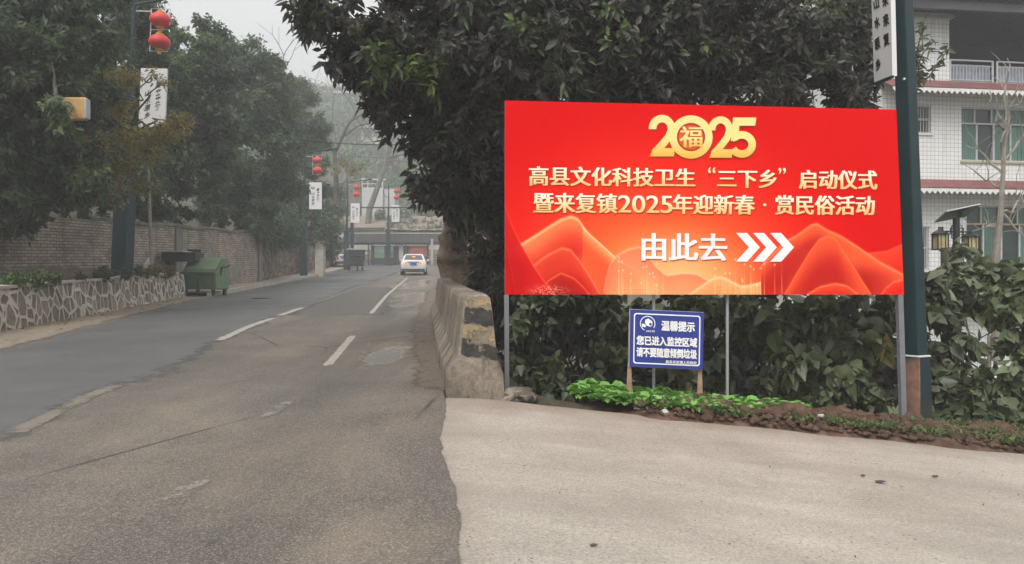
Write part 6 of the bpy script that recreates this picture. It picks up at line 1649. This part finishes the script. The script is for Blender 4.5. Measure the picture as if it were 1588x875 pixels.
rub = k.math('MULTIPLY', k.math('LESS_THAN', k.sep(v)[0], P(1417, 600, 8.44).x), k.math('SUBTRACT', 1.0, k.smooth(k.math('ADD', z, k.math('MULTIPLY', k.noise(v, 4, 5), 0.25)), 0.70, 0.86)))
c = k.mix(rub, c, k.ramp(k.noise(v, 8, 5, 0.7), [(0.3, (0.16, 0.075, 0.05)), (0.7, (0.34, 0.20, 0.15))]))
k.l(c, b.inputs['Base Color'])
tiltbox('post', 662, 551, 40, 38, 1424.5, 1421, m_rust)
tiltbox('pole', 550, -240, 33, 28, 1420.5, 1391, m_green)
tiltbox('collar', 553.5, 550.5, 41, 41, 1421.2, 1421, m_brk)
GBL = Plane((P(1384, 0, 8.3).x, 8.36), (P(1355, 0, 8.8).x, 8.86))
if GBL.n.x > 0: GBL.n = -GBL.n
gc = {'TL': (1346.5, -160), 'TR': (1377, -190), 'BR': (1384, 118), 'BL': (1355.5, 129)}
mb = MB(); mb.prism([GBL.on(*gc[q], 0.0) for q in ('BL', 'BR', 'TR', 'TL')], GBL.n * -0.05); bn = mb.build('banner', m_board, gp_)
mb = MB(); pb = [GBL.on(gc['BL'][0] + 0.3, gc['BL'][1] + 1.4, -0.0), GBL.on(gc['BR'][0], gc['BR'][1] + 1.4, 0.0)]; mb.tube(pb, 0.02, 6); mb.build('banner_bracket', m_green, gp_)
mb = MB()
def gch(c, px, py, w, h):
    sk = 3.0
    letter_on(mb, c, ((px - w / 2 - 1, py - h / 2 + sk), (px + w / 2 - 1, py - h / 2 - sk), (px + w / 2 + 1, py + h / 2 - sk * 0.6), (px - w / 2 + 1, py + h / 2 + sk * 0.6)), GBL.on, 0.003, 0.03)
for c, px, py in (('山', 1359.3, 5), ('水', 1360.5, 35), ('原', 1361, 68), ('乡', 1362, 100)): gch(c, px, py, 7.5, 16)
for c, px, py in (('来', 1373, 0), ('来', 1374.3, 31), ('复', 1375, 61)): gch(c, px, py, 8.5, 18)
mb.build('lettering', m_ink, bn)
q = P(1405, 121, 8.2); MB().lathe((q.x, 8.23, q.z), [(0.012, 0), (0.012, 0.02)], 10, 'Y').build('bolt', m_brk, gp_)

# ------------------------------------------------------------------ dumpster and rubbish by the planter end
m_dump, nt, b = nodes_of('scuffed_green_steel', 0.5, 0.45)
k = NT(nt); v = k.pos(); c = k.ramp(k.noise(v, 2.2, 7, 0.65), [(0.3, (0.042, 0.072, 0.040)), (0.7, (0.075, 0.118, 0.065))])
sc_ = k.smooth(k.noise(k.mapping(v, (1, 1, 0.4)), 9, 6, 0.75), 0.62, 0.72); c = k.mix(k.math('MULTIPLY', sc_, 0.6), c, (0.05, 0.035, 0.02, 1)); k.l(c, b.inputs['Base Color'])
m_dump_lit = blotch('dumpster_lit_green', (0.09, 0.15, 0.08, 1), (0.15, 0.215, 0.125, 1), 4, 0.5, 0.1, fine=20)  # paler copy of the green; light on the right side put into colour
du = thing('dumpster', 'scuffed green steel dumpster on wheels parked at the planter end', 'dumpster', (-10.75, 26.0, float(g_along(26))))
du.rotation_euler = (0, 0, R(-6))
L2, W2 = 0.60, 0.52     # half width along x, half depth along y
def dpoly(y): return [(-L2, y, 0.22), (L2, y, 0.22), (L2, y, 1.18)]
mb = MB()   # body: front low, back high, sloping shoulder
side = [(-W2, 0.22), (W2 * 0.9, 0.22), (W2, 1.0), (W2 * 0.9, 1.30), (0.05, 1.30), (-W2 * 0.72, 0.90), (-W2 * 1.05, 0.82)]
mb.prism([(-L2, y, z) for y, z in side], (2 * L2, 0, 0)); mb.build('body', m_dump, du, bevel=0.02, world=False)
mb = MB(); mb.box((0, -W2 * 1.04, 0.79), (2 * L2 + 0.06, 0.05, 0.06)); mb.box((0, -W2 * 0.99, 0.27), (2 * L2 + 0.04, 0.05, 0.08))
for x in (-L2 + 0.04, 0.0, L2 - 0.04): mb.box((x, -W2 * 1.02 - 0.012, 0.53), (0.06, 0.04, 0.44))
mb.build('rib', m_dump, du, world=False)
mb = MB(); mb.prism([(L2 + 0.003, y, z) for y, z in [(-W2 * 0.9, 0.26), (W2 * 0.85, 0.26), (W2 * 0.92, 1.0), (W2 * 0.84, 1.26), (0.07, 1.26), (-W2 * 0.68, 0.87), (-W2 * 0.98, 0.80)]], (0.03, 0, 0)); mb.build('lit_side_panel', m_dump_lit, du, world=False)
mb = MB(); mb.prism([(-L2 * 0.98, 0.02, 1.27), (-L2 * 0.98, -W2 * 0.72, 0.89), (-L2 * 0.98, -W2 * 0.72, 0.93), (-L2 * 0.98, 0.02, 1.33)], (L2 * 1.96, 0, 0)); mb.build('lid', m_dump_lit, du, world=False)
mb = MB(); mb.tube([(L2 + 0.05, -0.12, 0.98), (L2 + 0.16, 0.0, 1.0), (L2 + 0.20, 0.18, 1.08)], 0.025, 6); mb.tube([(L2 + 0.03, -0.14, 0.7), (L2 + 0.07, -0.12, 1.0)], 0.03, 6); mb.build('handle', m_dark, du, world=False)
for sx in (-1, 1):
    for sy in (-1, 1):
        w_ = MB().lathe((sx * (L2 - 0.1), sy * (W2 - 0.12), 0.10), [(0.03, -0.035), (0.10, -0.03), (0.10, 0.03), (0.03, 0.035)], 14, 'X').build('wheel', m_iron, du, world=False, smooth=True)
        MB().box((sx * (L2 - 0.1), sy * (W2 - 0.12) , 0.2), (0.09, 0.1, 0.10)).build('caster_fork', m_dark, w_, world=False)
D6 = 25.6
tb = thing('discarded_table', 'dark discarded tabletop with a pale top on one leg behind the planter end', 'table', tuple(P(278, 425, D6)))
mb = MB(); a, c_ = P(250, 389, D6), P(303, 405, D6); mb.bbox((a.x, D6, c_.z), (c_.x, D6 + 0.75, a.z - 0.05)); mb.build('frame', m_dark, tb, bevel=0.02)
mb = MB(); mb.bbox((a.x - 0.04, D6 - 0.05, a.z - 0.046), (P(285, 0, D6).x, D6 + 0.8, a.z)); mb.build('top', m_pale, tb, bevel=0.01)
l0, l1 = P(251, 404, D6), P(262, 425, D6); mb = MB(); mb.prism([(l0.x - 0.08, D6 + 0.1, l1.z - 0.5), (l1.x - 0.05, D6 + 0.1, l1.z - 0.5), (l1.x, D6 + 0.1, l0.z), (l0.x + 0.06, D6 + 0.1, l0.z)], (0, 0.4, 0)); mb.build('leg', m_dark, tb)
gbq = [P(287, 386, 26.3), P(307, 388, 26.3)]
tag(MB().bbox((gbq[0].x, 26.5, P(0, 440, 26.3).z), (gbq[1].x, 26.56, gbq[0].z)).build('board', plain('bottle_green_board', (0.018, 0.055, 0.042, 1), 0.5)), 'dark green board standing upright behind the dumpster', 'board')
D7 = 23.2; lb = [P(221, 415, D7), P(236, 417, D7), P(234, 400, D7), P(229, 400, D7)]
mb = MB(); mb.prism(lb, (0.0, 0.05, 0)); tag(mb.build('board', m_brk), 'pale board leaning against the brick wall behind the lamp post', 'board')
# slender pale pole in the planter
mb = MB(); mb.tube([P(236, 425, 21.5), P(233, 350, 21.5), P(231, 290, 21.5), P(229, 240, 21.5)], [0.055, 0.05, 0.045, 0.04], 8)
tag(mb.build('pole', m_palebark, None, smooth=True), 'slender weathered pale pole rising from the planter in front of the brick wall', 'pole')
# yellow sign box among the leaves
m_ybox = blotch('yellow_board', (0.40, 0.23, 0.075, 1), (0.55, 0.345, 0.14, 1), 3, 0.6, 0.1, fine=20)
yb = thing('yellow_sign', 'yellow sign box half hidden in the leaves of the left tree', 'sign', tuple(P(112, 186, 15)))
a, c_ = P(92, 186, 15.0), P(133, 150, 15.0)
MB().bbox((a.x, 15.0, a.z), (c_.x, 15.14, c_.z)).build('box', m_ybox, yb, bevel=0.05, seg=3)
MB().bbox((c_.x - 0.03, 14.985, a.z + 0.03), (c_.x + 0.015, 15.155, c_.z - 0.03)).build('edge', m_galv, yb, bevel=0.02)
MB().tube([(a.x + 0.2, 15.1, a.z + 0.25), (a.x - 0.3, 16.4, a.z + 0.3), (-14.2, 18.0, a.z + 0.4)], 0.03, 8).build('bracket', m_bark, yb)

# overhead cable
def cable(label, pa, pb, sag, r=0.012):
    a, b_ = Vector(pa), Vector(pb); pts = []
    for i in range(25):
        t = i / 24; q = a.lerp(b_, t); q.z -= sag * 4 * t * (1 - t); pts.append(q)
    return tag(MB().tube(pts, r, 5).build('cable', m_iron, None, smooth=True), label, 'cable')
cable('long overhead cable crossing from the left trees to the dark tree', P(60, 130, 21), P(720, 215, 40), 0.9, 0.02)
cable('cable slung low between the trees above the brick wall', P(240, 290, 27), P(400, 282, 36), 0.5, 0.012)
cable('cable from the third lamp post towards the leaning bare tree', P(520, 238, 66), P(660, 232, 66), 0.5, 0.02)

# height limit frame across the road end
hf = thing('height_frame', 'dark green height limit frame spanning the road before the pavilion', 'frame', tuple(P(546, 410, 70)))
MB().tube([P(546, 412, 70), P(546, 321, 70)], 0.16, 10).build('post', m_green, hf, smooth=True)
q = P(760, 322, 70); MB().tube([P(546, 322, 70), P(700, 322, 70), q], 0.07, 8).build('crossbar', m_green, hf)
MB().tube([(q.x, 70, float(ground(q.x, 70, False)) - 0.2), q], 0.16, 10).build('post', m_green, hf, smooth=True)

# ------------------------------------------------------------------ vehicles
m_carwhite = plain('pearl_white_paint', (0.66, 0.655, 0.65, 1), 0.22, 0.6)
m_carglass = plain('tinted_glass', (0.035, 0.042, 0.045, 1), 0.08, 0.7)
m_rubber = plain('tyre_rubber', (0.018, 0.018, 0.018, 1), 0.8)
m_rim = plain('alloy', (0.42, 0.42, 0.43, 1), 0.3, 0.5, 0.8)
m_bumper = plain('black_plastic', (0.025, 0.025, 0.027, 1), 0.6)
m_plate = plain('blue_plate', (0.05, 0.14, 0.46, 1), 0.4)
m_chrome = plain('chrome_strip', (0.5, 0.5, 0.5, 1), 0.2, 0.5, 0.9)
def lamp_mat(name, c, e):
    m, nt, b = nodes_of(name, 0.25, 0.5); b.inputs['Base Color'].default_value = (*c, 1)
    b.inputs['Emission Color'].default_value = (*c, 1); b.inputs['Emission Strength'].default_value = e; return m
m_tail = lamp_mat('lit_brake_lamp', (1.0, 0.10, 0.03), 1.5)
m_tailin = lamp_mat('lit_amber_lamp', (1.0, 0.26, 0.04), 2.0)
def make_car(label, loc, rz):
    t = thing('car', label, 'car', loc, rz)
    # sections along y (rear at -2.3, front at 2.3): outline of half width and height at each station
    st = [(-2.28, 0.74, 0.42, 0.92), (-2.22, 0.84, 0.34, 1.02), (-1.9, 0.90, 0.25, 1.07), (-1.2, 0.915, 0.22, 1.04), (0.0, 0.915, 0.20, 1.00), (1.0, 0.91, 0.22, 0.97), (1.7, 0.88, 0.24, 0.88), (2.1, 0.80, 0.28, 0.76), (2.3, 0.62, 0.36, 0.62)]
    rows = []
    for y, hw, z0, z1 in st:
        m_ = z0 + (z1 - z0) * 0.55
        rows.append([(-hw * 0.93, y, z0), (-hw, y, m_ - 0.12), (-hw, y, m_ + 0.05), (-hw * 0.95, y, z1 - 0.06), (-hw * 0.84, y, z1), (hw * 0.84, y, z1), (hw * 0.95, y, z1 - 0.06), (hw, y, m_ + 0.05), (hw, y, m_ - 0.12), (hw * 0.93, y, z0)])
    mb = MB(); wall_loft(mb, rows)
    bd = mb.build('body', m_carwhite, t, smooth=True, world=False)
    cab = [(-1.72, 0.70, 1.06, 0.80), (-1.05, 0.585, 1.43, 0.80), (-0.4, 0.60, 1.475, 0.80), (0.25, 0.585, 1.44, 0.80), (1.1, 0.70, 0.99, 0.80)]
    mb = MB(); rows = []
    for y, hw, z1, hb_w in cab:
        zb = 0.95; f = (z1 - zb) / 0.5
        rows.append([(-0.84, y, zb), (-0.84 + 0.20 * f, y, z1 - 0.04 * f), (-0.80 + 0.22 * f, y, z1), (0.80 - 0.22 * f, y, z1), (0.84 - 0.20 * f, y, z1 - 0.04 * f), (0.84, y, zb)])
    wall_loft(mb, rows); mb.build('roof', m_carwhite, t, smooth=True, world=False)
    mb = MB(); mb.add([(-0.66, -1.70, 1.10), (0.66, -1.70, 1.10), (0.53, -1.13, 1.405), (-0.53, -1.13, 1.405)], [(0, 1, 2, 3)]); mb.build('rear_window', m_carglass, t, world=False)
    mb = MB(); mb.add([(-0.66, 1.06, 1.03), (-0.55, 0.34, 1.41), (0.55, 0.34, 1.41), (0.66, 1.06, 1.03)], [(0, 1, 2, 3)]); mb.build('windscreen', m_carglass, t, world=False)
    for s in (-1, 1):
        mb = MB(); f = [(s * 0.845, -1.25, 1.04), (s * 0.845, 0.85, 1.02), (s * 0.700, 0.22, 1.385), (s * 0.695, -0.95, 1.385)]; mb.add(f, [(0, 1, 2, 3) if s > 0 else (3, 2, 1, 0)]); mb.build('side_window', m_carglass, t, world=False)
        mb = MB(); mb.prism([(s * 0.46, -2.31, 0.80), (s * 0.80, -2.22, 0.78), (s * 0.86, -2.16, 0.90), (s * 0.80, -2.22, 0.955), (s * 0.40, -2.30, 0.90)], (0, 0.08, 0)); tl = mb.build('tail_lamp', m_tail, t, world=False)
        mb = MB(); mb.prism([(s * 0.60, -2.318, 0.81), (s * 0.78, -2.25, 0.80), (s * 0.80, -2.245, 0.86), (s * 0.60, -2.325, 0.88)], (0, 0.03, 0)); mb.build('lamp_glow', m_tailin, tl, world=False)
        mb = MB(); mb.box((s * 0.98, 0.72, 1.02), (0.2, 0.11, 0.13)); mb.build('mirror', m_carwhite, t, bevel=0.03, world=False)
        for yy in (-1.38, 1.35):
            w_ = MB().lathe((s * 0.80, yy, 0.32), [(0.20, -0.11), (0.30, -0.11), (0.325, -0.07), (0.325, 0.07), (0.30, 0.11), (0.20, 0.11)], 24, 'X').build('wheel', m_rubber, t, smooth=True, world=False)
            MB().lathe((s * 0.80, yy, 0.32), [(0.03, -0.115), (0.205, -0.105), (0.205, 0.105), (0.03, 0.115)], 20, 'X').build('rim', m_rim, w_, world=False)
        mb = MB(); mb.box((s * 0.52, -2.29, 0.33), (0.16, 0.04, 0.05)); mb.build('exhaust', m_chrome, t, world=False)
    mb = MB(); mb.box((0, -2.22, 0.36), (1.56, 0.16, 0.22)); mb.build('bumper', m_bumper, t, bevel=0.04, world=False)
    mb = MB(); mb.box((0, -2.305, 0.945), (0.86, 0.05, 0.035)); mb.build('boot_trim', m_chrome, t, world=False)
    pl = MB().box((0, -2.31, 0.80), (0.44, 0.04, 0.15)).build('number_plate', m_plate, t, world=False)
    mb = MB(); mb.box((0, -1.40, 1.285), (0.22, 0.05, 0.035)); mb.build('brake_light', m_tailin, t, world=False)
    return t
cy_ = 51.0; cxx = (635.5 - CX) / FPX * cy_
car = make_car('white saloon car seen from behind with lit tail lamps, driving up the road', (cxx, cy_ + 2.3, float(g_along(cy_ + 2)) + 0.015), R(6))
car.rotation_euler = (R(2.9), 0, R(6))
c2 = copy_tree(car); c2['label'] = 'pale car parked behind the concrete pillar, mostly hidden by shrubs'; c2.location = ((520 - CX) / FPX * 66, 68, float(g_along(68)) + 0.15); c2.rotation_euler = (R(3), 0, R(20))

tk_ = thing('three_wheeler', 'dark three wheeled cargo cab parked at the kerb beside the third lamp post', 'three wheeler', ((553 - CX) / FPX * 61, 61, float(g_along(61)) + 0.02), R(8))
m_trike = plain('dark_green_tin', (0.022, 0.03, 0.03, 1), 0.45)
mb = MB(); mb.prism([(-0.62, -0.9, 0.42), (0.55, -0.9, 0.42), (0.6, -0.95, 0.98), (-0.66, -0.95, 0.98)], (0, 1.7, 0)); mb.build('body', m_trike, tk_, bevel=0.04, world=False)
mb = MB(); mb.prism([(-0.76, -1.1, 1.66), (0.76, -1.1, 1.66), (0.70, -1.1, 1.76), (-0.70, -1.1, 1.76)], (0, 2.2, 0.0)); mb.build('roof', plain('faded_canopy', (0.36, 0.37, 0.37, 1)), tk_, bevel=0.03, world=False)
mb = MB()
for x in (-0.62, 0.60):
    for y in (-0.88, 0.75): mb.tube([(x, y, 0.95), (x, y, 1.68)], 0.03, 6)
mb.build('pillar', m_trike, tk_, world=False)
mb = MB(); mb.add([(-0.6, 0.76, 1.0), (0.58, 0.76, 1.0), (0.58, 0.72, 1.64), (-0.6, 0.72, 1.64)], [(0, 1, 2, 3)]); mb.build('windscreen', plain('clouded_plastic', (0.16, 0.175, 0.18, 1), 0.3), tk_, world=False)
mb = MB(); mb.box((0, 0.25, 0.95), (1.0, 0.5, 0.5)); mb.build('seat', m_bumper, tk_, bevel=0.05, world=False)
mb = MB(); mb.tube([(0.6, -0.6, 1.2), (0.78, -0.7, 1.42)], 0.015, 5); mb.lathe((0.80, -0.72, 1.42), [(0.02, -0.02), (0.11, -0.015), (0.11, 0.015), (0.02, 0.02)], 14, 'Y'); mb.build('mirror', m_brk, tk_, world=False)
for (x, y) in ((-0.55, -0.55), (0.5, -0.55), (0.0, 1.05)):
    w_ = MB().lathe((x, y, 0.29), [(0.15, -0.06), (0.27, -0.06), (0.29, -0.03), (0.29, 0.03), (0.27, 0.06), (0.15, 0.06)], 18, 'X').build('wheel', m_rubber, tk_, smooth=True, world=False)
    MB().lathe((x, y, 0.29), [(0.02, -0.065), (0.16, -0.055), (0.16, 0.055), (0.02, 0.065)], 14, 'X').build('rim', m_rim, w_, world=False)
mb = MB(); mb.prism([(-0.2, 0.8, 0.55), (0.2, 0.8, 0.55), (0.12, 1.4, 0.62), (-0.12, 1.4, 0.62)], (0, 0, 0.3)); mb.build('bonnet', m_trike, tk_, bevel=0.04, world=False)

# ------------------------------------------------------------------ salad plants, weeds, litter on the soil strip
def rosette(n, L, rng, spread=1.0):
    B, D, N = [], [], []
    for i in range(n):
        a = 2 * math.pi * i / n * 2.4 + rng.uniform(0, 0.6); e = rng.uniform(0.25, 1.1)
        d = np.array([math.cos(a) * math.cos(e), math.sin(a) * math.cos(e), math.sin(e)]); B.append(d * 0.02); D.append(d); N.append(np.array([-math.cos(a) * math.sin(e), -math.sin(a) * math.sin(e), math.cos(e)]))
    return np.array(B), np.array(D), np.array(N)
rng = np.random.default_rng(14)
def salad_mesh(seed, L, v):
    r = np.random.default_rng(seed); n = 13; B, D, N = rosette(n, L, r)
    o = leaf_mesh('salad_plant', B, D, N, L * r.uniform(0.7, 1.15, n), L * r.uniform(0.6, 0.85, n), np.clip(v + r.normal(scale=0.18, size=n), 0, 1), m_leaf_lettuce, None, 0.45, 'heart'); return o
protos = [salad_mesh(s, l, v) for s, l, v in ((1, 0.14, 0.5), (2, 0.12, 0.65), (3, 0.155, 0.45), (4, 0.10, 0.8))]
used = [False] * 4; salad = []
def put(px_x, y, kd, s, label, group):
    o = protos[kd] if not used[kd] else protos[kd].copy()
    if used[kd]: COL.objects.link(o)
    used[kd] = True
    z = soil_z(px_x, y) - 0.02
    o.location = (px_x, y, z); o.rotation_euler = (rng.uniform(-0.15, 0.15), rng.uniform(-0.15, 0.15), rng.uniform(0, 6.28)); o.scale = (s,) * 3
    tag(o, label, 'plant', group)
LS, GS = 'bright green salad plant in the dense bed at the foot of the blue notice', 'salad plants in the soil bed'
n_ = 0
for i in range(480):
    px = rng.uniform(893, 1250); y = rng.uniform(7.58, 8.35); 
    t = (px - 893) / 357
    if y < 7.62 + 0.28 * max(0, t - 0.6) / 0.4 * 2.0 or (px < 925 and y < 7.8): continue
    put((px - CX) / FPX * y, y, int(rng.integers(4)), rng.uniform(0.75, 1.2), LS, GS); n_ += 1
LW, GW = 'small pale green seedling on the bare soil right of the green post', 'seedlings right of the green post'
for px, y in ((1480, 7.95), (1496, 7.9), (1515, 7.85), (1508, 8.0), (1530, 7.85), (1565, 7.8), (1578, 7.75), (1455, 8.0), (1600, 7.8)):
    put((px - CX) / FPX * y, y, 3, rng.uniform(0.7, 1.0), LW, GW)
m_ = 2600; wx = rng.uniform(1.2, 9, m_); wy = 7.5 + rng.uniform(0, 1.0, m_); keep = fbm(wx * 1.7, wy * 2.5, 44) > 0.46; wx, wy = wx[keep], wy[keep]; m_ = len(wx)
B = np.repeat(np.stack([wx, wy, pad_z(wx, wy) + 0.08], 1), 5, 0) + rng.normal(scale=0.03, size=(m_ * 5, 3)) * np.array([1, 1, 0.3]); D = rnd_dirs(m_ * 5, rng); D[:, 2] = np.abs(D[:, 2]) + 0.3
tag(leaf_mesh('weeds', B, D, rnd_dirs(m_ * 5, rng) + np.array([0, 0, 0.8]), rng.uniform(0.03, 0.10, m_ * 5), rng.uniform(0.014, 0.04, m_ * 5), rng.uniform(0.2, 1, m_ * 5), m_leaf_weed, None, 0.2), 'small scattered weeds and grass on the dug soil strip', 'weeds', kind='stuff')
# bits of litter
m_litter = plain('white_litter', (0.45, 0.45, 0.43, 1), 0.6)
q = on_ground(880, 624); rock('litter', (q.x, 7.62, float(pad_z(q.x, 7.62)) + 0.035), (0.085, 0.05, 0.025), m_litter, 'crumpled white paper litter at the left end of the salad bed', 'litter', 5, 2)
q = P(1029, 634, 7.55); rock('litter', (q.x, 7.50, float(pad_z(q.x, 7.5)) + 0.04), (0.04, 0.03, 0.035), m_litter, 'small white litter ball at the front edge of the salad bed', 'litter', 6, 2)
rock('litter', (3.23, 7.75, soil_z(3.23, 7.75) + 0.02), (0.035, 0.03, 0.03), m_litter, 'small white litter scrap on the bare brown soil near the billboard middle', 'litter', 7, 2)
n_ = 420; ly = rng.uniform(9, 26, n_); lx = np.array([face_x(y) for y in ly]) + 0.12 + np.abs(rng.normal(scale=0.35, size=n_)); keep = fbm(lx * 0 + 3, ly * 0.9, 51) > 0.42; lx, ly = lx[keep], ly[keep]; n_ = len(lx)
B = np.stack([lx, ly, g_along(ly) + 0.03], 1); D = rnd_dirs(n_, rng) * np.array([1, 1, 0.15])
tag(leaf_mesh('fallen_leaves', B, D, np.array([[0, 0, 1.0]]) + rng.normal(scale=0.2, size=(n_, 3)), rng.uniform(0.04, 0.11, n_), rng.uniform(0.03, 0.06, n_), rng.uniform(0.2, 1, n_), m_leaf_yellow, None, 0.0), 'yellow fallen leaves along the foot of the planter wall', 'leaves', kind='stuff')
n_ = 130; ly = rng.uniform(3.2, 7.2, n_); lx = rng.uniform(0, 5.5, n_); B = np.stack([lx, ly, pad_z(lx, ly) + 0.006], 1); D = rnd_dirs(n_, rng) * np.array([1, 1, 0.1])
tag(leaf_mesh('debris', B, D, np.array([[0, 0, 1.0]]) + rng.normal(scale=0.15, size=(n_, 3)), rng.uniform(0.008, 0.03, n_), rng.uniform(0.006, 0.015, n_), rng.uniform(0, 0.35, n_), leaf_mat('dry_bits', [(0, (0.05, 0.035, 0.025)), (1, (0.14, 0.10, 0.07))]), None, 0.0), 'tiny dry leaf bits scattered over the concrete apron', 'debris', kind='stuff')
for px, py, r_ in ((1450, 739, 0.03), (1365, 747, 0.045), (1338, 738, 0.02), (920, 846, 0.018)):
    q = on_ground(px, py); 
    lab = {1450: 'dark flat scrap lying alone on the apron, far right', 1365: 'largest dark dry leaf scrap on the apron', 1338: 'small dark scrap beside the larger leaf scrap on the apron', 920: 'small brown clod near the front edge of the apron'}[px]
    rock('scrap', (q.x, q.y, float(pad_z(q.x, q.y)) + 0.004), (r_, r_ * 0.5, 0.008), m_bark, lab, 'scrap', px % 9, 2)

# ------------------------------------------------------------------ the misty air
mh = bpy.data.materials.new('mist'); mh.use_nodes = True
hn = mh.node_tree.nodes; hn.remove(hn['Principled BSDF'])
pv = hn.new('ShaderNodeVolumePrincipled'); pv.inputs['Color'].default_value = (0.93, 0.95, 0.97, 1); pv.inputs['Density'].default_value = 0.0030; pv.inputs['Anisotropy'].default_value = 0.2
mh.node_tree.links.new(pv.outputs[0], hn['Material Output'].inputs['Volume'])
hzb = MB().bbox((-226, -32, -30), (226, 356, 62)).build('haze', mh); hzb['kind'] = 'stuff'
